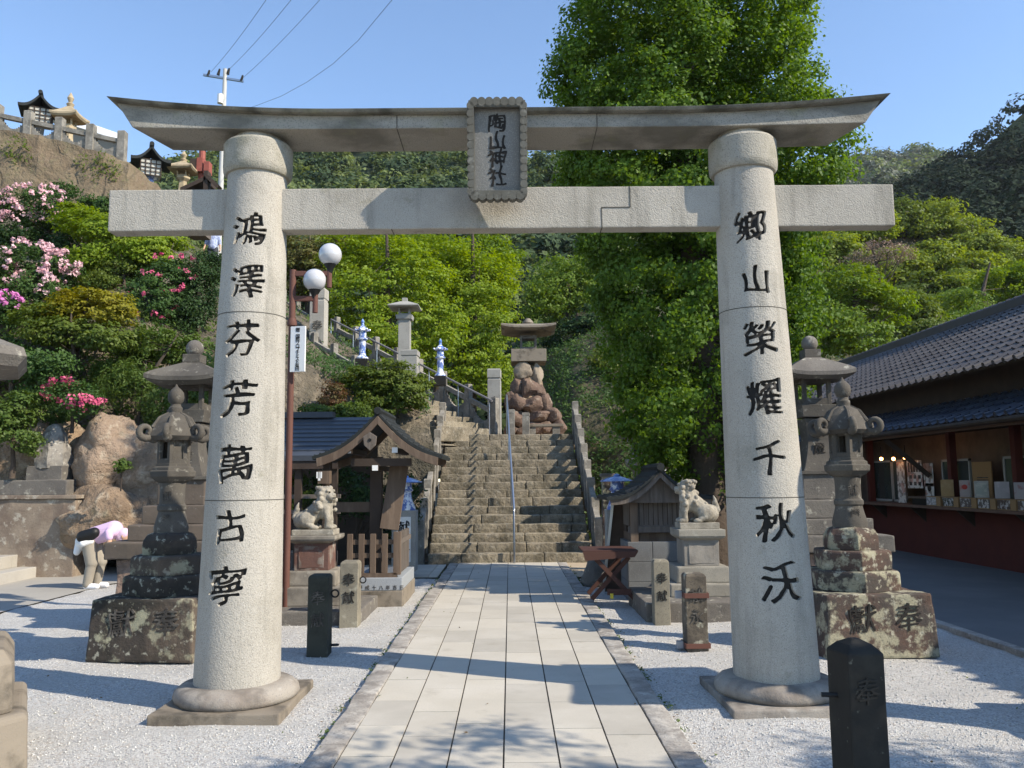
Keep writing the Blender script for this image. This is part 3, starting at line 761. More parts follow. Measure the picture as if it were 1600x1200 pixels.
t2, hw2, h2 = bollard("stone_post", 1091, 1018, 34, 897, M("dark_blotched_post", (.13, .11, .085), [('n', 5, .45, .6, (.065, .055, .045), .8), ('n', 9, .56, .64, (.4, .38, .3), .8), ('f', 80, .56, .68, (.04, .04, .035), .5)], rough=1, bumps=[('n', 22, .6, .01)]),
    "blotched stone post with two rust-brown metal bands near the right pillar", "献永", ink_faint)
for zz in (h2 * .72, h2 * .07):
    b = MB(); e = hw2 + .012
    for s in (-1, 1): b.box(-e, e, s * e - .005, s * e + .005, zz - .022, zz + .022); b.box(s * e - .005, s * e + .005, -e + .005, e - .005, zz - .022, zz + .022)
    b.build("metal_band", rust, t2, bevel=.002)
    MB().box(-hw2 - .075, -hw2 - .018, -.03, .03, zz - .035, zz + .03).build("band_lug", M("lug_grey", (.30, .31, .33), rough=.5), t2, bevel=.004)
t3, hw3, h3 = bollard("stone_post", 544, 981, 29, 877, post_stone, "light stone post with small iron ring, in front of the left lion pedestal", "奉献")
t4, hw4, h4 = bollard("stone_post", 495, 1028, 33, 899, dark_post, "dark grey-green stone post beside the inner side of the left pillar", "奉献", ink_faint)
def ring(t, x, z, r=.032, rr=.008, flat=False):
    pts = [Vector((x + (r * math.cos(a)), 0 if not flat else r * math.sin(a) * .8, z + (r * math.sin(a) if not flat else 0))) for a in [2 * PI * k / 16 for k in range(17)]]
    MB().tube(pts, rr, 6).build("iron_ring", black_m, t, smooth=True)
ring(t3, hw3 + .035, h3 * .70); ring(t4, hw4 + .04, h4 * .76); ring(t4, hw4 + .045, h4 * .13, flat=True)
# near dark post (foreground right)
q = P(1347, 1003, 3.75)
t5 = thing("wooden_post", "near-black squared post in the right foreground with pointed top", "post", (q.x, 3.84, -.045), 0, None)
hh = q.z + .045
MB().lathe([(.088, -.1), (.088, hh - .055), (.055, hh - .02), (.02, hh)], 4, sq=True).build("shaft", charcoal, t5, rz=rad(10), bevel=.008, cut=.08, rough=.004)
MB().tube([(-.08, 0, hh * .70), (-.155, .01, hh * .70)], .011, 8).build("iron_hook", black_m, t5, smooth=True)
m = MB(); plate_text(m, "奉", -.003, hh * .83, .12, .14, -.0925, thick=.002, off=.01); m.build("inscription", M("worn_lettering", (.03, .027, .023), rough=1), t5, rz=rad(10))

# ================================================================== guardian lion-dogs
def blob(name, mats, parts, parent, voxel=.01, smooth_it=2, bump=0, loc=(0, 0, 0), rz=0, seed=1):
    """parts: ('s', centre, r, (sx,sy,sz)) or ('c', a, b, ra, rb): fused into one continuous skin"""
    mb = MB()
    for p in parts:
        if p[0] == 's':
            sc = p[3] if len(p) > 3 else (1, 1, 1); mb.ball(p[1], p[2], 16, 12, sx=sc[0], sy=sc[1], sz=sc[2])
        else:
            a, b = Vector(p[1]), Vector(p[2]); n = 6
            mb.tube([a.lerp(b, i / n) for i in range(n + 1)], [p[3] + (p[4] - p[3]) * i / n for i in range(n + 1)], 14)
            mb.ball(a, p[3], 14, 10); mb.ball(b, p[4], 14, 10)
    o = mb.build(name, mats, parent, loc, rz)
    r = o.modifiers.new('r', 'REMESH'); r.mode = 'VOXEL'; r.voxel_size = voxel
    s_ = o.modifiers.new('s', 'SMOOTH'); s_.iterations = smooth_it; s_.factor = .5
    bpy.context.view_layer.update()
    dg = bpy.context.evaluated_depsgraph_get(); me = bpy.data.meshes.new_from_object(o.evaluated_get(dg)); o.modifiers.clear()
    if bump:
        for v in me.vertices:
            v.co += mn.noise_vector(v.co * 22 + Vector((seed, 0, 0))) * bump
    for p in me.polygons: p.use_smooth = True
    o.data = me; return o
lion_stone = M("lion_stone", (.34, .31, .255), [('n', 8, .42, .62, (.20, .18, .145), .8), ('n', 20, .58, .7, (.50, .47, .4), .6), ('f', 90, .56, .68, (.12, .11, .09), .4)], rough=.95, bumps=[('n', 40, .6, .008)])
def lion(parent, s, facing, head_yaw, mat):
    """built facing +x; z up; seat on z=0. height about .49*s"""
    pr = [('c', (-.10, 0, .12), (.06, 0, .25), .098, .098),                      # trunk
          ('s', (-.13, 0, .10), .115, (1.1, .95, .95)),                          # rump
          ('s', (.09, 0, .24), .108, (.9, 1, 1.2)),                              # chest
          ('c', (.09, 0, .28), (.10, 0, .36), .10, .09)]                          # neck
    for sy in (-1, 1):
        pr += [('c', (.12, sy * .062, .24), (.150, sy * .068, .12), .050, .036), ('c', (.150, sy * .068, .12), (.145, sy * .068, .03), .036, .036), ('s', (.172, sy * .068, .026), .042, (1.3, 1, .75))]
        pr += [('s', (-.09, sy * .085, .11), .085, (1.15, .6, 1.1)), ('c', (-.08, sy * .09, .07), (-.02, sy * .095, .035), .045, .034), ('s', (.0, sy * .095, .026), .038, (1.5, 1, .75))]
        for k in range(3): pr.append(('s', (.198, sy * .068 + (k - 1) * .022, .018), .017))
    # tail: upright flame
    pr += [('c', (-.20, 0, .08), (-.235, 0, .17), .035, .032), ('c', (-.235, 0, .17), (-.215, 0, .26), .032, .02), ('c', (-.215, 0, .26), (-.2, 0, .30), .02, .008), ('s', (-.24, .025, .14), .03), ('s', (-.24, -.025, .14), .03), ('s', (-.215, 0, .22), .032)]
    # head with mane curls
    c, sn = math.cos(head_yaw), math.sin(head_yaw)
    def H(x, y, z): x, y, z = x * 1.2, y * 1.2, z * 1.15; return (.105 + x * c - y * sn, x * sn + y * c, .40 + z)
    pr += [('s', H(0, 0, 0), .096, (1, 1, .92)), ('s', H(.065, 0, -.025), .062, (1, 1.05, .8)), ('s', H(.10, 0, -.008), .026, (.9, 1.3, .8)), ('s', H(.085, 0, -.052), .036, (1.1, 1.15, .45)),
           ('s', H(.06, .035, .030), .024, (1, 1.2, .8)), ('s', H(.06, -.035, .030), .024, (1, 1.2, .8)),
           ('s', H(-.005, .075, .045), .025, (.7, .6, 1.3)), ('s', H(-.005, -.075, .045), .025, (.7, .6, 1.3))]
    rng = random.Random(5)
    for k in range(34):
        a = rng.uniform(PI * .38, PI * 1.62); zz = rng.uniform(-.17, .06); r_ = .085 + (.02 if zz < -.05 else 0) - max(0, zz) * .5
        pr.append(('s', H(r_ * math.cos(a) * .95, r_ * math.sin(a), zz), rng.uniform(.024, .033)))
    for k in range(8): pr.append(('s', H(-.03 - .025 * (k % 3), (k - 3.5) * .022, .06 - .01 * (k % 2)), .022))
    for k in range(14): pr.append(('s', (rng.uniform(-.18, .02), rng.choice((-1, 1)) * rng.uniform(.05, .08), rng.uniform(.12, .22)), .016))
    o = blob("lion_body", mat, [tuple([p[0]] + [tuple(v * s for v in p[1])] + ([tuple(v * s for v in p[2]), p[3] * s, p[4] * s] if p[0] == 'c' else [p[2] * s] + list(p[3:]))) for p in pr], parent, .0065 * s, 1, .003)
    ey = MB()
    for sy in (-1, 1): ey.ball([v * s for v in H(.082, sy * .032, .018)], .009 * s, 8, 6); 
    ey.bar([v * s for v in H(.122, -.035, -.036)], [v * s for v in H(.122, .035, -.036)], .010 * s, .007 * s)
    ey.build("carved_features", lichen_dark, o)
    if facing < 0: o.scale.x = -1
    return o
def lion_pedestal(cx_px, front_row, label, mat_top, mat_die, lion_mat, facing, head_yaw, rows, Yc, wid, slab):
    """rows: top of (slab, cap, die top, foot top, base top, lower slab top)"""
    x = P(cx_px, 800, Yc).x
    t = thing("guardian_lion_statue", label, "guardian lion", (x, Yc, -.04), 0, "guardian lion statues on pedestals")
    Z = lambda r: P(cx_px, r, Yc - .3).z + .04
    r_slab, r_cap, r_die, r_foot, r_base, r_low = rows
    dw, cw, fw, bw = wid
    MB().box(-slab[0], slab[1], -.78, .6, -.06, Z(r_low)).build("ground_slab", old_stone, t, bevel=.015, cut=.12, rough=.012)
    MB().box(-bw, bw, -bw * .9, bw * .9, Z(r_low) - .001, Z(r_base)).build("base_block", mat_top, t, bevel=.015, cut=.12, rough=.008)
    MB().box(-fw, fw, -fw * .9, fw * .9, Z(r_base) - .001, Z(r_foot), tx=.97, ty=.97).build("foot", mat_top, t, bevel=.02, cut=.1, rough=.006)
    MB().box(-dw, dw, -dw, dw, Z(r_foot) - .001, Z(r_die)).build("die", mat_die, t, bevel=.008, cut=.1, rough=.004)
    MB().box(-dw * .72, dw * .72, -dw - .006, -dw + .01, Z(r_foot) + .03, Z(r_die) - .035).build("carved_panel", mat_die, t, bevel=.004, cut=.03, rough=.012)
    MB().lathe([(dw * 1.02, Z(r_die) - .001), (cw * .96, Z(r_die) + .03), (cw, Z(r_die) + .05), (cw, Z(r_cap))], 4, sq=True).build("cap", mat_top, t, bevel=.006)
    MB().box(-cw * .86, cw * .86, -cw * .6, cw * .6, Z(r_cap) - .001, Z(r_slab)).build("statue_plate", lion_mat, t, bevel=.008, cut=.06, rough=.004)
    lb = lion(t, 1.04, facing, head_yaw, lion_mat); lb.location = (0, 0, Z(r_slab) - .004)
    return t
lion_pedestal(1088, 940, "stone guardian lion facing left on tall pedestal, right of the path", M("pedestal_stone_light", (.30, .28, .235), [('n', 3, .42, .62, (.2, .185, .155), .7), ('n', 12, .6, .7, (.42, .4, .34), .5), ('f', 90, .56, .68, (.1, .1, .08), .4)], rough=.95, bumps=[('n', 22, .4, .006)]),
    M("die_stone_light", (.27, .25, .22), [('n', 4, .42, .62, (.18, .165, .145), .7)], rough=.95, bumps=[('n', 30, .5, .008)]), lion_stone, -1, rad(28), (818, 828, 845, 886, 912, 932), 9.95, (.205, .27, .31, .40), (.75, .8))
lion_pedestal(494, 940, "stone guardian lion facing right on red-brown pedestal, left of the path", M("pedestal_stone_blotched", (.26, .235, .195), [('n', 4, .42, .6, (.14, .125, .105), .8), ('n', 10, .58, .68, (.42, .4, .34), .6)], rough=.95, bumps=[('n', 22, .4, .006)]),
    M("die_stone_red", (.135, .075, .06), [('n', 6, .50, .60, (.36, .33, .28), .7), ('n', 12, .5, .7, (.07, .05, .045), .7)], rough=.95, bumps=[('n', 30, .5, .008)]), lion_stone, 1, rad(-30), (829, 838, 850, 893, 917, 946), 9.95, (.20, .285, .30, .42), (.75, .66))
# ================================================================== stairs, landing, balustrades
XR, XL, Y0, NR, RI, TR = 1.50, -1.52, 15.42, 16, .162, .30
LZ = NR * RI
def stairs():
    rng = random.Random(3); t = thing("stone_staircase", "broad worn stone staircase rising from the end of the paved path", "staircase", (0, Y0, 0))
    for k in range(NR):
        mb = MB(); attr = []; x = XL
        while x < XR - .05:
            l = rng.uniform(.45, 1.15); xe = min(x + l, XR)
            if XR - xe < .25: xe = XR
            f0 = rng.uniform(-.012, .012); v = rng.random()
            mb.box(x + .005, xe - .005, k * TR + f0, (k + 1) * TR + .12 if k < NR - 1 else k * TR + .5, k * RI - .06, (k + 1) * RI + rng.uniform(-.006, .004)); attr.append(v); x = xe
        o = mb.build("step", step_stone, t, bevel=.018, seg=2, cut=.10, rough=.026, seed=k + 3, smooth=True, ang=60)
        me = o.data; a = me.attributes.new('v', 'FLOAT', 'FACE')
        a.data.foreach_set('value', [abs(mn.noise(Vector((p.center.x * 1.3, k * 3.1, 0)))) * 1.6 for p in me.polygons])
stairs()
mb = MB(); mb.box(XL - .5, XR + .5, Y0 + .14, 27, -.2, .02)
for k in range(1, NR): mb.box(XL + .02, XR - .02, Y0 + k * TR + .05, 27, k * RI - .16, k * RI - .03)
mb.build("stair_core", soil_m)['kind'] = 'structure'
mb = MB(); mb.box(-2.2, 1.75, Y0 + NR * TR, 30, LZ - .3, LZ - .012); structure(mb.build("landing_ground", sand_m))
post_m = M("baluster_stone", (.27, .25, .215), [('n', 4, .42, .62, (.14, .13, .11), .8), ('n', 12, .58, .68, (.45, .43, .37), .6), ('f', 80, .56, .68, (.08, .075, .065), .4)], rough=.95, bumps=[('n', 26, .5, .01)])
def balustrade(name, label, A, B, nspan, ph=.80, pw=.15, low=.12, mat=None, panel=True, group=None, rh=.52):
    """posts with sloping top stones and pierced panels between"""
    mat = mat or post_m; A, B = Vector(A), Vector(B); d = B - A
    t = thing(name, label, "balustrade", A, 0, group); ang = math.atan2(d.y, d.x)
    for i in range(nspan + 1):
        p = d * (i / nspan); hw = pw / 2
        MB().lathe([(hw, -.25), (hw, ph - .02), (hw * .8, ph)], 4, cx=0, cy=0, sq=True).build("post", mat, t, loc=p, rz=ang, bevel=.006, cut=.15, rough=.006, seed=i)
    for i in range(nspan):
        p, q = d * (i / nspan), d * ((i + 1) / nspan); u = d.normalized(); g = pw * .5
        p2, q2 = p + u * g, q - u * g
        up = Vector((0, 0, 1))
        rl = MB(); 
        vs = []
        for pt in (p2, q2):
            for s_, z_ in ((-1, rh), (1, rh), (1, rh + .13), (-1, rh + .13)):
                n_ = Vector((-math.sin(ang), math.cos(ang), 0)) * (s_ * pw * .36); vs.append(pt + n_ + up * z_)
        rl.add(vs, [(0, 1, 2, 3), (7, 6, 5, 4), (0, 4, 5, 1), (1, 5, 6, 2), (2, 6, 7, 3), (3, 7, 4, 0)])
        rl.build("top_rail", mat, t, bevel=.008, cut=.2, rough=.006, seed=i)
        if panel:
            pm = MB(); L_ = (q2 - p2).length; N_ = 12
            # solid panel with a scooped opening
            for k in range(N_):
                f0, f1 = k / N_, (k + 1) / N_; fm = (f0 + f1) / 2
                zt = low + .04 + (rh - low) * (.12 + .88 * min(1, abs(fm - .5) * 2.0) ** 2.2)
                a, b = p2.lerp(q2, f0), p2.lerp(q2, f1); n_ = Vector((-math.sin(ang), math.cos(ang), 0)) * (pw * .25); vs = []
                for pt in (a, b):
                    for s_, z_ in ((-1, -.22), (1, -.22), (1, zt), (-1, zt)): vs.append(pt + n_ * s_ + up * z_)
                pm.add(vs, [(0, 1, 2, 3), (7, 6, 5, 4), (0, 4, 5, 1), (1, 5, 6, 2), (2, 6, 7, 3), (3, 7, 4, 0)])
            pm.build("pierced_panel", mat, t)
    return t
balustrade("stone_balustrade", "stepped stone balustrade along the right side of the stairs", (1.64, Y0 + .05, 0), (1.60, Y0 + 15.6 * TR, LZ), 7, panel=True)
balustrade("stone_balustrade", "stepped stone balustrade along the left side of the stairs", (-1.66, Y0 + .05, 0), (-1.62, Y0 + 15.6 * TR, LZ), 7, panel=True)
# centre handrail
t = thing("steel_handrail", "single steel handrail running up the middle of the staircase", "handrail", (P(803, 800, 15.5).x, Y0 - .12, 0))
q0 = Vector((0, 0, .95)); q1 = Vector((-.13, 5.0, LZ + .98))
MB().tube([(0, 0, 0), (0, 0, .93), q0 + Vector((0, .03, .03)), q1, q1 + Vector((0, .05, -.03)), (-.13, 5.07, LZ - .05)], .021, 10).build("rail", metal_m, t, smooth=True)
for f in (.35, .7):
    p = q0.lerp(q1, f); MB().tube([(p.x, p.y, p.z - .98), p], .016, 8).build("upright", metal_m, t, smooth=True)

# upper flight, climbing away to the left
A3, B3, C3 = Vector((-.35, 20.6, LZ)), Vector((-5.25, 25.0, 5.55)), None
C3 = P(330, 424, 31)
def upper():
    h = (B3 - A3); h.z = 0; hl = h.length; hn = h.normalized(); nrm = Vector((hn.y, -hn.x, 0)); nrm = nrm if nrm.y < 0 else -nrm
    t = thing("upper_stone_staircase", "narrower upper stone staircase climbing left behind its balustrade", "staircase", A3)
    n = 18; rng = random.Random(8)
    for k in range(n):
        a = hn * (hl * k / n); z = (B3.z - A3.z) * (k + 1) / n
        mb = MB(); b_ = hn * (hl / n + .25)
        vs = [a + nrm * .05, a + nrm * 2.0, a + nrm * 2.0 + b_, a + nrm * .05 + b_]
        mb.add([(v.x, v.y, z - .35) for v in vs] + [(v.x, v.y, z) for v in vs], [(3, 2, 1, 0), (4, 5, 6, 7), (0, 1, 5, 4), (1, 2, 6, 5), (2, 3, 7, 6), (3, 0, 4, 7)])
        o = mb.build("step", step_stone, t, bevel=.015, cut=.15, rough=.02, seed=k)
        a_ = o.data.attributes.new('v', 'FLOAT', 'FACE'); a_.data.foreach_set('value', [rng.random()] * len(o.data.polygons))
    balustrade("stone_balustrade", "far-side stone balustrade of the upper flight, above the porcelain lanterns", A3, B3, 7, ph=.95, rh=.5)
    balustrade("stone_balustrade", "near-side stone balustrade of the upper flight, partly behind the olive shrub", A3 + nrm * 2.05 + hn * 1.2 + Vector((0, 0, .5)), B3 + nrm * 2.05, 6, ph=.8, rh=.45)
    balustrade("stone_balustrade", "highest stone balustrade of the stairs near the man in the checked shirt", B3 + Vector((-.9, .6, .45)), C3, 8, ph=.95, rh=.5)
    t2 = thing("steel_handrail", "grey handrail fixed along the upper flight", "handrail", A3)
    off = nrm * .22 + Vector((0, 0, .85)); pts = [off + hn * -.1, off + (B3 - A3)]
    MB().tube(pts, .028, 8).build("rail", M("grey_rail", (.2, .19, .19), rough=.5), t2, smooth=True)
    for k in range(7):
        p = off + (B3 - A3) * (k / 6); MB().tube([p - Vector((0, 0, .9)), p], .018, 6).build("upright", metal_m, t2)
    # ground under the upper steps
    d = (C3 - B3)
    mb = MB(); p = [A3 + nrm * 0, A3 + nrm * 2.1, B3 + nrm * 2.1, B3, B3, B3 + nrm * 2.1, C3 + nrm * 2.1, C3]
    o = Vector((0, 0, -.28))
    mb.add([x + o for x in p] + [C3 + Vector((-9, 3, -.1)), C3 + nrm * 2.1 + Vector((-9, 3, -.1))], [(0, 1, 2, 3), (4, 5, 6, 7), (7, 6, 9, 8)])
    structure(mb.build("stair_slope", step_stone))
upper()

# ================================================================== rock lantern, pillars on the landing
def boulder(mb, c, r, seed):
    """faceted rock: a ball clipped by random planes, then roughened"""
    n0 = len(mb.v); mb.ball(c, 1, 26, 18); rg_ = random.Random(seed * 13 + 1); pl = []
    for _ in range(15):
        v = Vector((rg_.gauss(0, 1), rg_.gauss(0, 1), rg_.gauss(0, 1))).normalized(); pl.append((v, rg_.uniform(.72, .98)))
    for i in range(n0, len(mb.v)):
        d = (Vector(mb.v[i]) - Vector(c)).normalized(); k = 1.12
        for v, h in pl:
            q = d.dot(v)
            if q > .05: k = min(k, h / q)
        k *= 1 + mn.noise(d * 3 + Vector((seed, 0, 0))) * .07
        mb.v[i] = tuple(Vector(c) + Vector((d.x * r[0], d.y * r[1], d.z * r[2])) * k)
YR = 22.5
def rock_lantern():
    cx_ = P(826, 600, YR).x; z0 = LZ
    t = thing("rock_base_lantern", "stone lantern standing on a tall pile of red-brown boulders at the stair top", "stone lantern", (cx_, YR, 0))
    u = YR * 1.0 / FPX * 1.01
    rng = random.Random(2)
    C = lambda x, y: ((640 + x / 2.728), (460 + y / 2.728))
    L_ = [(485, 335, 32, 32), (543, 350, 20, 42), (458, 398, 24, 35), (503, 408, 36, 44), (553, 422, 24, 30), (430, 465, 20, 34), (467, 472, 32, 34), (528, 480, 44, 32), (578, 470, 22, 36), (450, 535, 36, 38), (548, 527, 44, 24), (608, 522, 30, 26), (432, 582, 26, 22), (530, 575, 34, 24), (630, 575, 28, 28), (500, 545, 24, 34), (580, 570, 30, 24), (480, 590, 30, 22)]
    for i, (x, y, rx, ry) in enumerate(L_):
        q = P(*C(x, y), YR); k = u / 2.728
        for dy in (-.28, .35):
            if dy > 0 and i % 2: continue
            mb = MB(); boulder(mb, (q.x - cx_, dy * (1 + (y - 335) / 250), q.z), (rx * k * 1.2, rx * k * 1.1, ry * k * 1.2), i + (50 if dy > 0 else 0))
            mb.build("boulder", boulder_m if i > 1 else M("pale_boulder", (.33, .27, .2), [('n', 3, .4, .65, (.2, .16, .12), .7)], rough=.9, bumps=[('n', 8, .6, .04)]), t, smooth=True, ang=28)
    mb = MB(); mb.ball((0, .1, LZ + .9), .62, 12, 10, sz=1.9, sx=.75); mb.build("rubble_core", rock_m, t, smooth=True)
    Z = lambda r: P(826, r, YR).z
    hw = 27 * u
    MB().box(-hw, hw, -hw, hw, Z(568), Z(549)).build("platform_slab", pale_stone, t, bevel=.01)
    window_box(MB(), 13 * u, Z(549), Z(526)).build("light_chamber", old_stone, t)
    curved_roof(MB(), 42 * u, 42 * u, Z(516), Z(507), lift=.07, thick=.10, top=.18, pw=.9, under=.86).build("roof", pale_stone, t, smooth=True, ang=30)
    MB().lathe([(.12, Z(508)), (.16, Z(505)), (.13, Z(502)), (.06, Z(498))], 12).build("finial", pale_stone, t, smooth=True)
rock_lantern()
def square_pillar(px, rowb, rowt, wpx, Y, label, text=None, name="stone_pillar", mat=None, grp=None):
    q = P(px, rowb, Y); h = P(px, rowt, Y).z - q.z; hw = wpx * Y / FPX / 2
    t = thing(name, label, "stone pillar", q, 0, grp); mat = mat or granite
    MB().lathe([(hw, -.3), (hw, h * .83), (hw * .94, h * .835), (hw * .94, h * .86), (hw * 1.04, h * .865), (hw * 1.04, h * .98), (hw * .95, h)], 4, sq=True).build("shaft", mat, t, rz=rad(-4), bevel=.005)
    if text: m = MB(); plate_text(m, text, 0, h * .62, hw * 1.5, h * .22, -hw - .02, thick=.003); m.build("inscription", ink_faint, t)
    return t
grey_granite = M("grey_granite_far", (.33, .32, .29), [('n', 3, .45, .65, (.24, .23, .21), .7), ('f', 60, .57, .68, (.16, .16, .15), .4)], rough=.9, bumps=[('n', 30, .3, .005)])
square_pillar(773, 680, 577, 20, 20.9, "tall square stone pillar with carved text at the stair head", "奉献", mat=grey_granite)
square_pillar(641, 612, 548, 25, 19.6, "thick capped stone block post behind the olive shrub", mat=grey_granite)
square_pillar(497, 572, 452, 23, 22.5, "tall pale stone pillar with projecting cap left of the upper flight", "奉納", mat=granite)
for i, (px, rt, w_, lb) in enumerate(((822, 645, 11, "low stone post left of the stone bench"), (800, 640, 9, "low stone post beside the tall carved pillar"))):
    square_pillar(px if i else 822, 682, rt, w_, 20.3, lb, mat=post_m, name="stone_post")
q = P(850, 664, 20.6); t = thing("stone_bench", "low stone slab bench in front of the boulder pile", "bench", (q.x, 20.6, LZ))
MB().box(-.45, .48, -.13, .13, q.z - LZ - .05, q.z - LZ + .02).build("seat", pale_stone, t, bevel=.01)
for s in (-.3, .3): MB().box(s - .09, s + .09, -.1, .1, -.02, q.z - LZ - .05).build("leg", post_m, t)
# pillar lantern (612-657, 468-545)
def pillar_lantern():
    Y = 21.5; q = P(632, 575, Y); u = Y / FPX; t = thing("stone_lantern", "tall stone lantern on square pillar between the two porcelain lanterns", "stone lantern", (q.x, Y, q.z)); Z = lambda r: P(632, r, Y).z - q.z
    MB().box(-9 * u, 9 * u, -9 * u, 9 * u, -.6, Z(499)).build("shaft", grey_granite, t, bevel=.006)
    MB().box(-12 * u, 12 * u, -12 * u, 12 * u, Z(500), Z(494), tx=1.1, ty=1.1).build("lamp_platform", grey_granite, t)
    window_box(MB(), 9 * u, Z(494), Z(481)).build("light_chamber", grey_granite, t)
    curved_roof(MB(), 24 * u, 24 * u, Z(480), Z(472), lift=.0, thick=.05, top=.25, pw=1).build("roof", grey_granite, t)
    MB().box(-4 * u, 4 * u, -4 * u, 4 * u, Z(473), Z(466)).build("finial", grey_granite, t)
pillar_lantern()

# ================================================================== porcelain lanterns
porc = M("blue_white_porcelain", (.74, .77, .82), [('n', 9, .47, .52, (.07, .14, .42), .9), ('n', 24, .56, .62, (.06, .12, .40), .8)], rough=.15, spec=.6)
porc_blue = M("blue_glaze", (.10, .20, .50), [('n', 12, .5, .6, (.5, .6, .8), .5)], rough=.15, spec=.6)
def porcelain(px, rowb, rowt, Y, label, pedh=.6):
    q = P(px, rowb, Y); h = P(px, rowt, Y).z - q.z; t = thing("porcelain_lantern", label, "porcelain lantern", q, 0, "blue and white porcelain lanterns")
    k = h
    MB().lathe([(.15 * k, -.25 * k), (.15 * k, 0)], 4, sq=True).build("pedestal", charcoal, t, bevel=.01)
    MB().lathe([(.15 * k, 0), (.15 * k, .03 * k), (.09 * k, .09 * k), (.075 * k, .2 * k), (.085 * k, .3 * k), (.09 * k, .38 * k), (.075 * k, .4 * k), (.08 * k, .44 * k), (.13 * k, .48 * k), (.13 * k, .51 * k), (.06 * k, .52 * k)], 20).build("shaft", porc, t, smooth=True)
    MB().lathe([(.085 * k, .515 * k), (.095 * k, .55 * k), (.09 * k, .66 * k), (.07 * k, .69 * k)], 12).build("light_chamber", porc, t, smooth=True)
    rf = MB(); rf.lathe([(.07 * k, .68 * k), (.15 * k, .69 * k), (.15 * k, .71 * k), (.10 * k, .76 * k), (.05 * k, .82 * k), (.03 * k, .83 * k)], 18)
    for i in range(6):
        a = i * PI / 3 + .3; rf.ball((.17 * k * math.cos(a), .17 * k * math.sin(a), .72 * k), .03 * k, 8, 6)
    rf.build("roof", porc, t, smooth=True)
    MB().lathe([(.035 * k, .82 * k), (.04 * k, .86 * k), (.03 * k, .88 * k), (.045 * k, .92 * k), (.03 * k, .96 * k), (.008 * k, k)], 12).build("finial", porc_blue, t, smooth=True)
porcelain(566, 561, 498, 20.6, "blue and white porcelain lantern left of the pillar lantern")
porcelain(688, 588, 529, 19.6, "blue and white porcelain lantern beside the upper handrail, right of the thick block post")
def porcelain_wide(px, rowb, rowt, Y, label):
    q = P(px, rowb, Y); h = P(px, rowt, Y).z - q.z; t = thing("porcelain_lantern", label, "porcelain lantern", q, 0, None); k = h
    MB().box(-.34 * k, .34 * k, -.3 * k, .3 * k, -.95, 0).build("pedestal", grey_granite, t, bevel=.01)
    tg = MB().box(-.2 * k, .2 * k, -.31 * k - .004, -.3 * k, -.8, -.1).build("white_tablet", white_m, t)
    m = MB(); plate_text(m, "献燈", 0, -.12, .2, .28, -.31 * k - .005, thick=.003, off=.02); m.build("inscription", ink, tg)
    MB().lathe([(.30 * k, 0), (.30 * k, .06 * k), (.2 * k, .3 * k), (.17 * k, .5 * k), (.24 * k, .56 * k), (.2 * k, .6 * k), (.18 * k, .78 * k)], 24).build("body", porc, t, smooth=True)
    MB().lathe([(.15 * k, .77 * k), (.48 * k, .78 * k), (.48 * k, .80 * k), (.3 * k, .88 * k), (.1 * k, .93 * k), (.09 * k, .97 * k), (.02 * k, k)], 24).build("hat_roof", porc_blue, t, smooth=True)
porcelain_wide(965, 796, 740, 13.0, "porcelain lantern with blue hat-shaped roof behind the small shrine")
porcelain_wide(633, 797, 742, 13.4, "porcelain lantern with blue cone behind the wooden pavilion")

# ================================================================== street lamps, sign, utility pole
globe_m = M("lamp_globe", (.50, .50, .51), rough=.12, spec=.7)
def sign_pole():
    Y = 9.6; u = Y / FPX; b = P(447, 918, Y); Z = lambda r: P(450, r, Y).z
    t = thing("sign_pole", "rust-brown pole with side arms behind the left pillar", "pole", (b.x, Y, 0))
    MB().tube([(0, 0, -.1), (0, 0, Z(422))], 5.2 * u, 12).build("shaft", rust, t, smooth=True)
    MB().lathe([(7.5 * u, Z(509)), (8 * u, Z(505)), (6.3 * u, Z(498))], 12).build("collar", rust, t, smooth=True)
    for (r, x1) in ((428, 512), (467, 490)):
        e = P(x1, r, Y).x - b.x; MB().bar((.02, 0, Z(r)), (e, 0, Z(r)), .05, 8 * u).build("arm", rust, t, bevel=.004)
        MB().tube([(e + .02, 0, Z(r - 12)), (e + .02, 0, Z(r + 22))], 4.2 * u, 10).build("lamp_stub", rust, t, smooth=True)
    for (px, r, lb) in ((516, 398, "round white globe lamp, the higher one on the rust-brown pole"), (492, 438, "round white globe lamp, the lower one on the rust-brown pole")):
        c = P(px, r, Y); g = thing("globe_lamp", lb, "street lamp", (c.x, Y, c.z), 0, "globe lamps")
        MB().ball((0, 0, 0), 18.3 * u, 28, 20).build("globe", globe_m, g, smooth=True)
        MB().lathe([(4 * u, -30 * u), (5 * u, -24 * u), (10 * u, -15 * u), (9 * u, -14 * u)], 16).build("socket", black_m, g, smooth=True)
    c = P(465, 545, Y - .1); s = thing("notice_sign", "white vertical sign with Japanese text on the rust-brown pole", "sign", (c.x, Y - .08, c.z), rad(-12))
    bd = MB().box(-12.5 * u, 12.5 * u, -.012, .012, -36 * u, 36 * u).build("board", white_m, s, bevel=.003)
    m = MB(); txt = "贈 国際ソロプチミスト有田"
    plate_text(m, txt, 0, 33 * u, 7.5 * u, 5.1 * u, -.0125, thick=.002, off=.02, wob=0); m.build("lettering", ink, bd)
sign_pole()
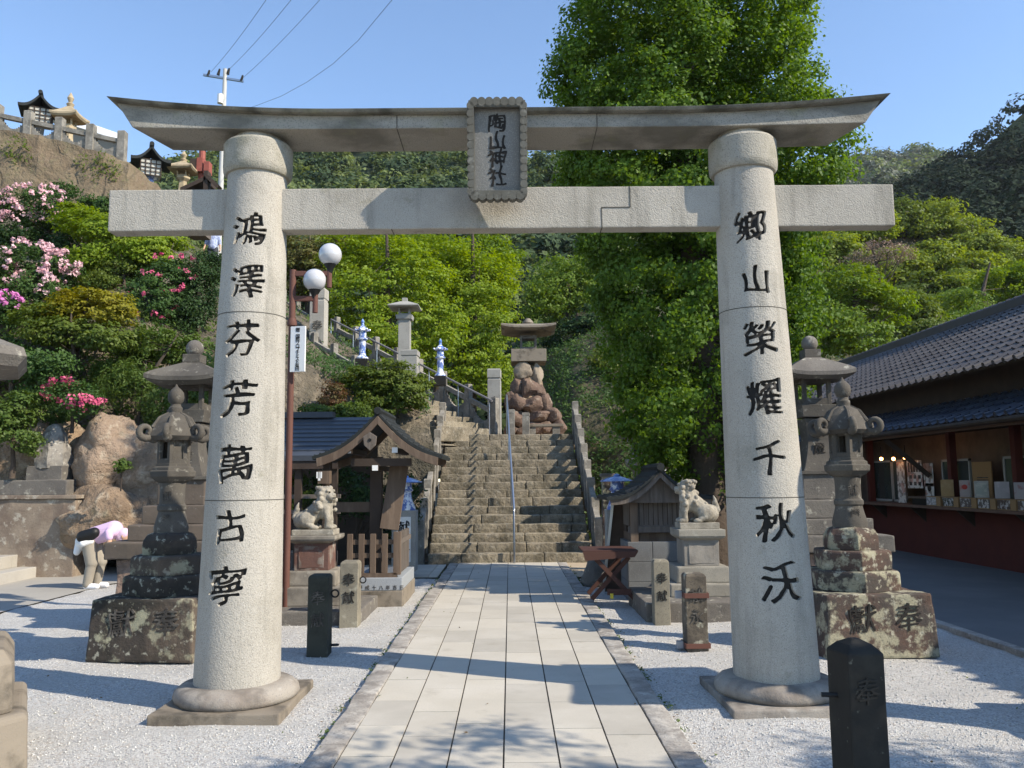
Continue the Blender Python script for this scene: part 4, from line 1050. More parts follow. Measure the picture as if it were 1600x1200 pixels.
def upole():
    Y = 34; u = Y / FPX; b = P(344, 300, Y); t = thing("utility_pole", "white concrete utility pole with crossarm on the hilltop", "utility pole", (b.x, Y, 0)); Z = lambda r: P(348, r, Y).z
    top = P(352, 108, Y)
    MB().tube([(0, 0, Z(420)), (top.x - b.x, 0, top.z)], [5.0 * u, 3.2 * u], 12).build("shaft", M("pale_concrete", (.5, .49, .46), rough=.9), t, smooth=True)
    a, c = P(318, 117, Y), P(380, 127, Y)
    MB().bar((a.x - b.x, 0, a.z), (c.x - b.x, 0, c.z), .09, .09).build("crossarm", metal_m, t)
    for px, r in ((325, 114), (341, 112), (356, 111), (377, 122)):
        q = P(px, r, Y); MB().tube([(q.x - b.x, 0, q.z - .15), (q.x - b.x + .06, 0, q.z + .12)], [.07, .04], 8).build("insulator", charcoal, t)
    q = P(346, 157, Y); MB().tube([(q.x - b.x, -.15, q.z - .2), (q.x - b.x, -.15, q.z + .2)], .12, 12).build("transformer_can", white_m, t, smooth=True)
    # wires
    for (r0, x0, x1) in ((112, 330, 404), (110, 356, 441), (123, 378, 484)):
        p0, p1 = P(x0, r0, Y), P(x1, 0, 26.0); p2 = p0 + (p1 - p0) * 2.2
        pts = [p0.lerp(p2, f) - Vector((0, 0, 3.2 * f * (1 - f) * .5)) for f in [k / 20 for k in range(21)]]
        w_ = MB().tube(pts, .007, 5).build("overhead_wire", charcoal); tag(w_, {330: "leftmost of the thin overhead wires rising from the crossarm", 356: "middle of the three thin overhead wires rising from the crossarm", 378: "overhead wire leaving the right end of the crossarm"}[x0], "wire", "overhead wires")
    pp = [P(x, y, 40 - k * 2.4) for k, (x, y) in enumerate(((360, 176), (398, 166), (440, 150), (480, 128), (520, 100), (560, 63), (614, -2), (660, -60)))]
    w_ = MB().tube(pp, .008, 5).build("overhead_wire", charcoal); tag(w_, "long sagging overhead wire crossing the sky above the left lintel", "wire", "overhead wires")
upole()

# ================================================================== wooden pavilion (left) and small shrine (right)
def gable_roof(mb, hw, ze, zr, y0, y1, thick, curve=.55, n=10, mi=0, sag=0):
    """curved gable, ridge along y. lower end flares out"""
    def prof(off):
        pts = []
        for i in range(n + 1):
            f = i / n; x = hw * f; z = zr + (ze - zr) * (f + curve * math.sin(PI * f) * .33) - off * (1.0)
            pts.append((x, z))
        return pts
    up, lo = prof(0), prof(thick)
    R_ = [(x, z) for x, z in up] + [(x * .985, z) for x, z in reversed(lo)]
    mb.prism(R_ , 'y', y0, y1, mi)
    mb.prism([(-x, z) for x, z in R_], 'y', y0, y1, mi)
    return mb
def pavilion():
    Yf = 10.55; rg = P(588, 643, Yf); el, er = P(487, 714, Yf), P(692, 715, Yf); hw = (er.x - el.x) / 2; cx_ = (el.x + er.x) / 2
    ze = (el.z + er.z) / 2; zr = rg.z; D = 1.35
    t = thing("wooden_pavilion", "small dark wooden gabled pavilion with fence in front of the stairs' left foot", "pavilion", (cx_, Yf, 0))
    r = MB(); gable_roof(r, hw, ze + .02, zr, 0, D, .05)
    for k in range(9):                                  # roof seams on both slopes
        y = D * (k + .5) / 9
    r.tube([(0, -.02, zr + .01), (0, D + .02, zr + .01)], .05, 8)
    rf = r.build("roof", copper_roof, t, bevel=.004, seg=1)
    s = MB()
    for k in range(12):
        f = (k + .5) / 12; x = hw * f; z = zr + (ze + .02 - zr) * (f + .55 * math.sin(PI * f) * .33)
        for sg in (-1, 1): s.box(sg * x - .012, sg * x + .012, .01, D - .01, z - .012, z + .012)
    s.build("shingle_course", slate, rf)
    bb = MB(); gable_roof(bb, hw * .93, ze - .01, zr - .055, -.02, .04, .105); bb.build("bargeboard", wood_old, t, bevel=.004)
    gb = MB(); gable_roof(gb, hw * .93, ze - .01, zr - .055, D - .04, D + .02, .105); gb.build("bargeboard", wood_old, t)
    X = lambda px, Y=Yf: P(px, 800, Y).x - cx_
    Z = lambda r_, Y=Yf: P(590, r_, Y).z
    # gable pendant
    g = P(579, 689, Yf); gx, gz = g.x - cx_, g.z; pts = [(gx + .10 * math.sin(a) * (1 if k % 2 else .86), gz + .11 * math.cos(a) * (1.15 if k == 3 else 1)) for k, a in enumerate([2 * PI * k / 6 for k in range(6)])]
    pn = MB().prism(pts, 'y', -.055, -.03).build("gable_pendant", wood_grey, t, bevel=.006)
    MB().tube([(gx, -.062, gz + .01), (gx, -.05, gz + .01)], .022, 10).build("hole", black_m, pn)
    for px, rr in ((543, 704), (616, 703), (585, 731)):
        q = P(px, rr, Yf); e = MB().bar((q.x - cx_, .05, q.z), (q.x - cx_, 1.25, q.z), .07, .065).build("beam", wood_dark, t); MB().box(q.x - cx_ - .036, q.x - cx_ + .036, .043, .052, q.z - .034, q.z + .034).build("white_beam_end", white_m, e)
    MB().box(X(545), X(640), .10, .20, Z(728), Z(716)).build("tie_beam", wood_dark, t)
    for px, y in ((588, .45), (510, .2), (655, .2), (512, 1.2)):
        xx = X(px, Yf + y); w_ = .075 if px == 588 else .045
        if px == 655: continue
        MB().box(xx - w_, xx + w_, y - w_, y + w_, -.03, Z(725) + .1).build("post", wood_dark, t, bevel=.006)
    MB().bar((X(520, Yf + .45), .45, Z(792, Yf + .45)), (X(588, Yf + .45), .45, Z(792, Yf + .45)), .05, .13).build("cross_beam", wood_old, t)
    # leaning plank
    p = P(608, 815, Yf + .3); q = P(622, 733, Yf + .3)
    MB().bar((p.x - cx_, .3, p.z - .1), (q.x - cx_, .42, q.z + .05), .24, .05, up=(0, 1, 0)).build("hanging_board", wood_old, t, bevel=.004)
    # shelf with white paper streamers
    MB().box(X(496), X(514), -.02, .12, Z(755), Z(735)).build("small_shelf", wood_old, t)
    mm = MB(); q = P(498, 741, Yf - .05)
    for k in range(3): mm.box(q.x - cx_ - .03 + k * .02, q.x - cx_ + .0 + k * .02, -.045, -.04, q.z - .05 - (k % 2) * .03, q.z + .03)
    mm.build("paper_streamer", white_m, t)
    # fence on stone base
    xs = [X(547.5), X(565.5), X(583.5), X(602)]; xc = X(621); zb, ztp = Z(893), Z(834)
    for x in xs: MB().box(x - .035, x + .035, -.02, .02, zb - .02, ztp).build("picket", wood_old, t, bevel=.004)
    MB().box(xc - .045, xc + .045, -.03, .05, zb - .04, Z(831)).build("corner_post", wood_old, t, bevel=.004)
    for r_ in (847, 868): MB().box(X(543), xc - .04, .002, .03, Z(r_) - .03, Z(r_) + .03).build("rail", wood_old, t)
    MB().box(X(540), xc, -.03, .05, zb - .09, zb - .02).build("bottom_rail", wood_old, t)
    for k in range(8):
        y = .14 + k * .13; MB().box(xc - .02, xc + .02, y - .03, y + .03, zb - .04, Z(833)).build("picket", wood_grey, t)
    MB().box(xc + .006, xc + .03, .05, 1.2, Z(848) - .03, Z(848) + .03).build("rail", wood_grey, t)
    st = MB().box(X(558) - .9, xc + .07, -.06, 1.25, Z(922), Z(902)).build("stone_curb", M("blue_grey_granite", (.30, .32, .34), [('f', 80, .5, .7, (.2, .21, .22), .5)], rough=.8), t, bevel=.01)
    m = MB(); plate_text(m, "平成十八年吉日", X(566), Z(917), .055, .085, -.061, thick=.003, off=.02, wob=.03, horiz=True); m.build("inscription", ink_faint, st)
    MB().box(X(548) - .9, xc + .08, -.08, 1.28, -.08, Z(922) - .001).build("foundation", pale_stone, t, bevel=.01)
pavilion()

def shrine():
    Yf = 10.6; rg = P(1032, 733, Yf); el = P(948, 779, Yf); hw = rg.x - el.x; cx_ = rg.x; zr, ze = rg.z, el.z; D = 1.3
    t = thing("small_wooden_shrine", "small grey wooden shrine with curved gable roof on stone base, behind the right lion", "shrine", (cx_, Yf, 0))
    r = MB(); gable_roof(r, hw, ze + .02, zr + .02, 0, D, .045, curve=.9); r.tube([(0, -.03, zr + .03), (0, D, zr + .03)], .05, 8)
    rf = r.build("roof", copper_roof, t)
    s = MB()
    for k in range(9):
        f = (k + .5) / 9; x = hw * f; z = zr + .02 + (ze - zr) * (f + .9 * math.sin(PI * f) * .33)
        for sg in (-1, 1): s.box(sg * x - .01, sg * x + .01, .01, D - .01, z - .012, z + .012)
    s.build("shingle_course", slate, rf)
    bb = MB(); gable_roof(bb, hw * .93, ze - .01, zr - .03, .02, .07, .075, curve=.9); bb.build("bargeboard", wood_grey, t)
    Z = lambda r_: P(1030, r_, Yf + .25).z; X = lambda px: P(px, 800, Yf + .25).x - cx_
    MB().prism([(-hw * .62, Z(783) - .02), (hw * .62, Z(783) - .02), (hw * .62, ze + .1), (0, zr - .10), (-hw * .62, ze + .1)], 'y', .15, .19).build("gable_panel", wood_grey, t)
    xl, xr = X(984), X(984) + .86
    bx = MB(); bx.box(xl, xr, .27, 1.05, Z(822), Z(783)); bd = bx.build("wall_boards", wood_grey, t)
    gv = MB()
    for k in range(1, 14): x = xl + .86 * k / 14; gv.box(x - .004, x + .004, .266, .272, Z(820), Z(785))
    gv.build("board_groove", wood_dark, bd)
    for x in (xl + .05, xr - .05): MB().box(x - .05, x + .05, .22, .32, Z(847), Z(779)).build("corner_post", wood_old, t, bevel=.004)
    MB().box(xl - .02, xr + .02, .23, .30, Z(832), Z(822)).build("lower_rail", wood_grey, t, bevel=.004)
    MB().box(xl, xr, .30, 1.05, Z(846), Z(833)).build("offering_shelf", wood_old, t)
    MB().box(xl, xr, .6, 1.05, Z(833), Z(822)).build("back_board", wood_dark, t)
    # block base
    b = MB(); hb = Z(846) + .03
    for j in range(3):
        for i in range(3):
            x0 = xl - .05 + i * (.96 / 3) + (0.0 if j % 2 else 0); b.box(x0 + .003, x0 + .96 / 3 - .003, .18, 1.15, -.06 + j * (hb + .03) / 3 + .003, -.06 + (j + 1) * (hb + .03) / 3)
    b.build("stone_base", M("dark_granite_blocks", (.17, .175, .175), [('n', 3, .4, .7, (.11, .11, .11), .7), ('f', 80, .55, .7, (.3, .3, .3), .3)], rough=.85), t, bevel=.006)
shrine()

def bench_table():
    Yf = 10.15; b = P(955, 940, Yf); t = thing("folding_table", "dark red-brown table on crossed legs at the right side of the path", "table", (b.x, Yf, -.04))
    Z = lambda r: P(955, r, Yf).z + .04; X = lambda px: P(px, 880, Yf).x - b.x
    leg_m = M("dark_red_brown_leg", (.075, .035, .026), rough=.8)
    bl = M("table_top_brown", (.07, .03, .022), [('n', 8, .4, .7, (.05, .025, .02), .7)], rough=.7)
    MB().prism([(X(915), Z(876)), (X(992), Z(871)), (X(998), Z(862)), (X(911), Z(862))], 'y', 0, .02).build("front_apron", leg_m, t)
    tp = MB()
    for k in range(5): tp.box(X(911), X(998), .02 + k * .13, .02 + k * .13 + .124, Z(862) - .01, Z(862) + .015)
    tp.build("table_top", bl, t, bevel=.004)
    for y in (.06, .55):
        MB().bar((X(930), y, Z(872)), (X(992), y, Z(938)), .05, .045, up=(0, 1, 0)).build("leg", leg_m, t)
        MB().bar((X(985), y + .05, Z(872)), (X(925), y + .05, Z(938)), .05, .045, up=(0, 1, 0)).build("leg", leg_m, t)
    MB().bar((X(948), .0, Z(925)), (X(985), .0, Z(925)), .03, .07).build("lower_board", bl, t)
    MB().box(X(952), X(957), -.03, -.02, Z(935), Z(927)).build("yellow_tag", M("yellow_tag", (.5, .42, .05)), t)
    # dark leaning board behind
    p, q = P(948, 865, 11.6), P(962, 788, 11.4)
    s = thing("leaning_board", "dark board with pale edge leaning beside the small shrine", "board", (p.x, 11.5, -.02))
    h = q.z + .02
    MB().prism([(-.06, 0), (.24, 0), (.22, h), (.09, h)], 'y', 0, .05).build("panel", wood_dark, s)
    MB().bar((-.07, -.015, 0), (.08, -.015, h), .02, .035).build("edge_strip", metal_m, s)
    q = P(938, 895, 12.2); m = MB(); boulder(m, (0, 0, .15), (.28, .3, .3), 4); tag(m.build("garden_rock", old_stone, None, loc=(q.x, 12.4, -.05), smooth=True, ang=80), "rounded dark rock behind the red-brown table", "rock")
bench_table()

# old stone lantern behind the shrine, rough stone pillar, notice wall
def old_lantern():
    Y = 16.0; q = P(1005, 740, Y); u = Y / FPX; t = thing("stone_lantern", "old leaf-covered stone lantern with curled roof behind the small shrine", "stone lantern", (q.x, Y, 0)); Z = lambda r: P(1005, r, Y).z
    MB().lathe([(.32, -.1), (.26, .4), (.2, .6), (.19, Z(742)), (.22, Z(735)), (.33, Z(728)), (.35, Z(718)), (.30, Z(716))], 6).build("shaft", old_stone, t, bevel=.01)
    MB().lathe([(.22, Z(717)), (.22, Z(692)), (.30, Z(690)), (.31, Z(682)), (.2, Z(680))], 6).build("light_chamber", old_stone, t, bevel=.006)
    rf = MB(); rf.lathe([(.2, Z(686)), (.33, Z(684)), (.36, Z(680)), (.3, Z(670)), (.2, Z(662)), (.1, Z(657))], 6)
    for i in range(6):
        a = i * PI / 3; c0 = Vector((math.cos(a), math.sin(a), 0)); pts = [c0 * (.36 + .07 * math.cos(th)) + Vector((0, 0, Z(678) + .07 * math.sin(th))) for th in [-PI / 2 + k * .5 for k in range(9)]]
        rf.tube([c0 * .2 + Vector((0, 0, Z(683)))] + pts, .04, 8)
    rf.build("roof", old_stone, t, smooth=True, ang=50)
    MB().lathe([(.10, Z(658)), (.12, Z(652)), (.08, Z(650)), (.14, Z(647)), (.14, Z(640)), (.06, Z(636)), (.01, Z(632))], 12).build("finial", old_stone, t, smooth=True)
old_lantern()
q = P(951, 840, 14.2); t = thing("rough_stone_pillar", "rough mottled stone pillar at the right foot of the stairs", "stone pillar", (q.x, 14.2, -.02))
MB().box(-.10, .10, -.1, .1, -.05, P(951, 740, 14.2).z).build("shaft", lichen_stone, t, bevel=.01, cut=.1, rough=.02)
MB().box(-.12, .12, -.12, .12, P(951, 743, 14.2).z, P(951, 738, 14.2).z).build("cap", old_stone, t, bevel=.01)
def prayer_rack():
    Y = 15.0; a, b = P(1020, 730, Y), P(1092, 790, Y); t = thing("notice_rack", "rack hung with white paper slips under the ginkgo tree", "rack", ((a.x + b.x) / 2, Y, 0)); hw = (b.x - a.x) / 2
    for s in (-1, 1): MB().box(s * hw - .04, s * hw + .04, -.04, .04, -.05, a.z + .05).build("post", wood_dark, t)
    for f in (0, .33, .66, 1): z = b.z + (a.z - b.z) * f; MB().box(-hw, hw, -.02, .02, z - .02, z + .02).build("crossbar", wood_dark, t)
    rng = random.Random(3)
    for f in (0.25, .58, .92):
        m = MB(); z = b.z + (a.z - b.z) * f
        for k in range(22): x = -hw + .05 + (2 * hw - .1) * k / 22; l = rng.uniform(.06, .2); m.box(x, x + .02, -.035, -.03, z - l, z + .03)
        o = m.build("paper_slips", white_m, t); o['kind'] = 'stuff'
prayer_rack()
# small tiled roof and beam beyond the shrine
def side_roof():
    Y = 17.5; a, b = P(1010, 722, Y), P(1078, 700, Y); t = thing("side_building", "small tiled roof on dark posts seen behind the old lantern", "building", ((a.x + b.x) / 2, Y, 0)); hw = (b.x - a.x) / 2 + .1
    r = MB(); r.prism([(0, a.z), (1.6, b.z + .25), (1.6, b.z + .17), (0, a.z - .08)], 'x', -hw, hw)
    n = 14
    for k in range(n): x = -hw + 2 * hw * (k + .5) / n; r.tube([(x, -.02, a.z + .01), (x, 1.6, b.z + .26)], .03, 8)
    r.build("roof", tile_blue, t)
    for s in (-1, 1): MB().box(s * hw * .9 - .05, s * hw * .9 + .05, .1, .2, -.05, a.z).build("post", wood_dark, t)
    MB().box(-hw * .9, hw * .9, 1.3, 1.4, -.05, a.z).build("wall", wood_grey, t)
side_roof()
Y = 12.3; a, b = P(1000, 700, Y), P(1110, 698, Y)
t = thing("timber_frame", "dark horizontal timber beam on a post behind the small shrine", "frame", (a.x, Y, 0))
MB().box(-.1, b.x - a.x + .5, -.05, .05, a.z - .06, a.z + .06).build("beam", wood_dark, t); MB().box(-.04 + .07, .04 + .07, -.04, .04, -.05, a.z - .06).build("post", wood_dark, t)
MB().box(b.x - a.x + .3, b.x - a.x + .4, -.04, .04, -.05, a.z - .06).build("post", wood_dark, t)
# ================================================================== shop with tiled roofs on the right
def PX(px, py, X):
    d = _ray(px, py); t = X / d.x; return Vector((X, d.y * t, CAMH + d.z * t))
def tiled(name, mat, parent, x0, z0, x1, z1, y0, y1, tw=.27, tl=.27, amp=.028, under=.03):
    L_ = math.hypot(x1 - x0, z1 - z0); nc = max(1, round(L_ / tl)); ny = int((y1 - y0) / tw) * 6 + 1
    ux, uz = (x1 - x0) / L_, (z1 - z0) / L_; nx_, nz_ = -uz * (1 if x1 > x0 else -1), abs(ux)
    vs = []; fs = []; at = []; rng = random.Random(5)
    def wave(y, k): 
        f = ((y - y0) / tw + .0) % 1.0
        return amp * (math.cos(2 * PI * f) * .6 + .4 * math.cos(4 * PI * f + .8))
    ys = [y0 + (y1 - y0) * i / (ny - 1) for i in range(ny)]
    for k in range(nc):
        for e, lift in ((0, .034), (1, .004)):
            s_ = (k + e) * L_ / nc - (0 if e else .03)
            for y in ys:
                f = ((y - y0) / tw) % 1.0; sag = .012 * math.sin(2 * PI * f) if e == 0 else 0
                o = wave(y, k) + lift
                vs.append((x0 + ux * (s_ + sag) + nx_ * o, y, z0 + uz * (s_ + sag) + nz_ * o))
    tv = [[rng.random() for _ in range(ny // 6 + 2)] for _ in range(nc)]
    for r_ in range(2 * nc - 1):
        for i in range(ny - 1):
            a = r_ * ny + i; fs.append((a, a + 1, a + ny + 1, a + ny)); at.append(tv[r_ // 2][i // 6] if r_ % 2 == 0 else 0)
    me = bpy.data.meshes.new(name); me.from_pydata(vs, [], fs); me.materials.append(mat)
    a_ = me.attributes.new('v', 'FLOAT', 'FACE'); a_.data.foreach_set('value', at); me.update()
    o = link(name, me, parent)
    MB().add([(x0, y0, z0 - under), (x0, y1, z0 - under), (x1, y1, z1 - under), (x1, y0, z1 - under), (x0, y0, z0 + .02), (x0, y1, z0 + .02), (x1, y1, z1 + .0), (x1, y0, z1 + .0)],
             [(0, 1, 2, 3), (7, 6, 5, 4), (0, 4, 5, 1), (1, 5, 6, 2), (2, 6, 7, 3), (3, 7, 4, 0)]).build("roof_deck", wood_dark, o)
    # round end tiles along the eave
    e = MB()
    for i in range(int((y1 - y0) / tw)):
        y = y0 + tw * (i + .02); e.tube([(x0 - .045, y, z0 + .03), (x0 + .1, y, z0 + .03 + .1 * uz / max(ux, .01) * (1 if ux > 0 else -1))], .045, 8)
    e.build("eave_tiles", mat, o)
    return o
def shop():
    t = thing("shop_building", "long dark-red shop with brown-grey tiled main roof and lower blue-grey tiled canopy", "building", (8.1, 14, -.035))
    t.location = (0, 0, 0)
    ya, yb = 3.2, 27.0
    MB().box(8.1, 13.2, ya, yb, -.05, .90).build("lower_wall", redwall, t)
    MB().box(8.9, 13.2, ya, yb, .90, 2.35).build("back_wall", M("dim_interior", (.26, .19, .14), [('n', 1.5, .4, .7, (.06, .04, .035), .7)]), t)
    MB().box(8.1, 13.2, ya, yb, 2.36, 3.4).build("upper_wall", M("dark_brown_boards", (.045, .034, .028), [('n', 4, .4, .7, (.07, .05, .04), .6)], rough=.85), t)
    tiled("main_roof", tile_grey, t, 7.5, 3.20, 10.6, 5.0, ya - .3, yb + .3)
    tiled("rear_roof", tile_grey, t, 13.7, 3.20, 10.6, 5.0, ya - .3, yb + .3)
    tiled("canopy_roof", tile_blue, t, 7.15, 2.36, 8.3, 2.92, ya - .3, yb + .3)
    rg = MB(); rg.box(10.47, 10.73, ya - .3, yb + .3, 4.96, 5.12); rg.tube([(10.6, ya - .3, 5.13), (10.6, yb + .3, 5.13)], .07, 10)
    y = ya - .3
    while y < yb: rg.tube([(10.6, y, 5.13), (10.6, y + .05, 5.13)], .085, 10); y += .28
    rg.build("ridge_tiles", tile_grey, t)
    for yy in (ya, yb): MB().prism([(8.1, 3.2), (13.1, 3.2), (10.6, 4.85)], 'y', yy, yy + .1).build("gable_wall", wood_dark, t)
    MB().box(7.18, 7.26, ya - .3, yb + .3, 2.22, 2.33).build("canopy_fascia", M("brown_fascia", (.12, .075, .055), rough=.8), t)
    MB().tube([(7.10, ya - .3, 2.30), (7.10, yb + .3, 2.30)], .045, 8).build("gutter", wood_dark, t, smooth=True)
    # posts and windows
    for y in (5.2, 8.0, 10.6, 13.2, 15.15, 18.6, 22, 25.5): MB().box(8.0, 8.12, y - .06, y + .06, .9, 2.4).build("post", redwall, t)
    MB().box(7.74, 8.12, ya, yb, .905, .955).build("counter", M("counter_wood", (.17, .10, .07), [('n', 6, .4, .7, (.1, .06, .045), .6)], rough=.6), t, bevel=.005)
    for y in (10, 11.4, 12.9, 14.6, 16.3, 18): MB().prism([(7.8, .9), (8.1, .9), (8.1, .62)], 'y', y, y + .04).build("counter_bracket", wood_dark, t)
    def win(y0, y1, z0, z1, glass=True):
        fr = MB(); f = .04
        fr.box(8.15, 8.19, y0, y1, z0, z0 + f); fr.box(8.15, 8.19, y0, y1, z1 - f, z1); fr.box(8.15, 8.19, y0, y0 + f, z0, z1); fr.box(8.15, 8.19, y1 - f, y1, z0, z1)
        o = fr.build("window", M("aluminium_frame", (.35, .34, .31), rough=.4), t)
        if glass: MB().box(8.165, 8.175, y0 + f, y1 - f, z0 + f, z1 - f).build("pane", glass_dark, o)
    a, b = PX(1470, 720, 8.15), PX(1514, 718, 8.15)
    win(b.y, a.y, .98, a.z + .02); a, b = PX(1566, 716, 8.15), PX(1625, 716, 8.15); win(b.y, a.y, .98, a.z + .03)
    a, b = PX(1362, 722, 8.15), PX(1392, 722, 8.15); win(b.y, a.y, .98, a.z + .02); c = PX(1412, 722, 8.15); win(c.y, b.y - .02, .98, a.z + .02)
    for y0, y1 in ((5.3, 7.9), (8.1, 10.4)): win(y0, y1, 1.0, 2.2)
    # diagonal brace
    p, q = PX(1438, 722, 8.0), PX(1466, 765, 8.05); MB().bar((7.3, p.y, 2.25), (8.02, p.y - .3, 1.5), .09, .09).build("brace", wood_dark, t)
    # cork board between windows
    a, b = PX(1516, 722, 8.1), PX(1550, 778, 8.1)
    cb = tag(MB().box(8.12, 8.14, b.y, a.y, b.z, a.z).build("cork_board", M("cork", (.33, .20, .09), [('f', 60, .5, .7, (.22, .13, .06), .5)], rough=1)), "tan notice board between the two shop windows", "notice board")
    m = MB(); plate_text(m, "お守り・御朱印", -(b.y + (a.y - b.y) * .12), a.z - .12, .085, .13, 8.12, thick=.002, off=.02, wob=0, axis='x-', horiz=True)
    m.v = [(x, y, z) for x, y, z in m.v]; m.build("lettering", ink, cb)
    for k in range(2): MB().box(8.114, 8.118, b.y + .1, a.y - .15, a.z - .28 - k * .04, a.z - .265 - k * .04).build("printed_line", ink_faint, cb)
    # posters
    paper = M("printed_paper", (.62, .60, .54), [('v', 14, .55, .6, (.20, .16, .14), .8), ('v', 6, .8, .82, (.45, .2, .15), .6)], rough=.9)
    for i, (x0, r0, x1, r1, lb) in enumerate(((1401, 722, 1417, 786, "mottled paper sheet hanging left of the product poster"), (1417, 720, 1443, 763, "white product poster with rows of dark pictures"), (1443, 724, 1460, 760, "white poster with red and black blocks beside the shop post"), (1446, 755, 1461, 778, "small white poster with round black mark on the counter"))):
        a, b = PX(x0, r0, 8.06), PX(x1, r1, 8.06); o = MB().box(8.05, 8.056, b.y, a.y, max(b.z, .96), a.z).build("poster", paper); tag(o, lb, "poster")
        pm = MB()
        if i == 1:
            for k in range(5): w_ = (a.y - b.y); y = b.y + w_ * (.08 + k * .18); pm.box(8.044, 8.05, y, y + w_ * .12, a.z - (a.z - b.z) * .42, a.z - (a.z - b.z) * .08)
            for k in range(3):
                for j in range(2): y = b.y + (a.y - b.y) * (.1 + k * .3); z = b.z + (a.z - b.z) * (.1 + j * .24); pm.box(8.044, 8.05, y, y + (a.y - b.y) * .16, z, z + (a.z - b.z) * .13)
            pm.build("printed_pictures", ink_faint, o)
        if i == 3: pm.tube([(8.044, (a.y + b.y) / 2, (a.z + b.z) / 2 + .05), (8.05, (a.y + b.y) / 2, (a.z + b.z) / 2 + .05)], .07, 14); pm.build("round_mark", ink, o)
    # votive boards standing on the counter
    cols = [((.42, .27, .12), (.5, .36, .2), "plain tan"), ((.45, .38, .36), (.50, .14, .12), "pale board with a red emblem"), ((.46, .44, .40), (.30, .30, .28), ""), ((.42, .38, .38), (.55, .5, .5), ""), ((.40, .36, .36), (.3, .1, .1), "")]
    labs = ["plain tan votive board standing on the shop counter, first from the left", "narrow pale votive board with a red round mark on the counter", "white framed picture board on the counter, in front of the tan notice board", "mauve-grey framed picture board on the counter beside the second window", "mottled dark red and white picture board at the right edge of the counter"]
    for i, (x0, x1) in enumerate(((1468, 1486), (1497, 1511), (1520, 1540), (1552, 1572), (1582, 1602))):
        c = PX((x0 + x1) / 2, 765, 7.86); w_ = (x1 - x0) * c.y / FPX; h = 26 * c.y / FPX
        tt = thing("votive_board", labs[i], "votive board", (7.90, c.y, 1.135), rad(-35), "boards standing on the shop counter")
        bo = MB().box(-w_ / 2, w_ / 2, -.012, .012, 0, h).build("board", M("board_%d" % i, cols[i][0], [('n', 9, .5, .62, cols[i][1], .7)], rough=.5), tt, bevel=.004)
        if i == 1: MB().tube([(0, -.016, h * .6), (0, -.012, h * .6)], w_ * .28, 14).build("red_mark", M("red_ink", (.5, .08, .06)), tt)
        if i == 2: MB().box(-w_ * .38, w_ * .38, -.016, -.012, h * .12, h * .88).build("picture", M("grey_picture", (.38, .40, .35), [('n', 12, .5, .6, (.6, .58, .5), .7)], rough=.4), tt)
    kinds = ["leftmost wooden case with grey photo below the posters", "wooden case with dark green goods under the plain tan board", "wooden case with bright white goods under the red-marked board", "wooden case with brown and white goods below the white picture board", "wooden case with dark goods below the mauve board", "last wooden case at the right edge of the counter"]
    for i, (x0, x1) in enumerate(((1447, 1470), (1472, 1498), (1499, 1526), (1527, 1556), (1557, 1588), (1589, 1620))):
        a, b = PX(x0, 787, 7.80), PX(x1, 787, 7.80)
        tt = thing("display_case", kinds[i], "display case", (7.80, (a.y + b.y) / 2, .956), 0, "display cases along the shop counter"); L_ = (a.y - b.y) * .94
        MB().box(0, .22, -L_ / 2, L_ / 2, 0, .175).build("case", M("case_wood", (.34, .21, .10), rough=.6), tt, bevel=.004)
        MB().box(-.006, -.001, -L_ / 2 + .02 + L_ * .25, L_ / 2 - .015, .015, .16).build("goods", M("goods_%d" % i, [(.3, .28, .27), (.05, .045, .03), (.13, .10, .09), (.12, .1, .09), (.09, .06, .05), (.12, .09, .08)][i], [('n', 16, .5, .56, (.65, .62, .6), .85)], rough=.4), tt)
    a = PX(1437, 780, 7.85); tt = thing("sales_box", "dark box with tan lid left of the display cases", "box", (7.85, a.y, .956))
    MB().box(0, .25, -.3, .3, 0, .12).build("body", black_m, tt); MB().box(-.03, .28, -.42, .42, .12, .16).build("lid", wood_old, tt)
    for px, r_ in ((1377, 717), (1396, 717), (1414, 715)):
        c = PX(px, r_, 7.9); o = thing("pendant_bulb", {1377: "small glowing orange bulb, leftmost of three under the canopy", 1396: "small glowing orange bulb, middle of three under the canopy", 1414: "small glowing orange bulb, rightmost of three under the canopy"}[px], "lamp", c, 0, "bulbs under the canopy")
        MB().ball((0, 0, 0), .035, 12, 8).build("bulb", M("bulb_glow", (1, .5, .2), emit=((1, .42, .12), 14)), o); MB().tube([(0, 0, .03), (0, 0, .25)], .008, 6).build("cord", black_m, o)
shop()

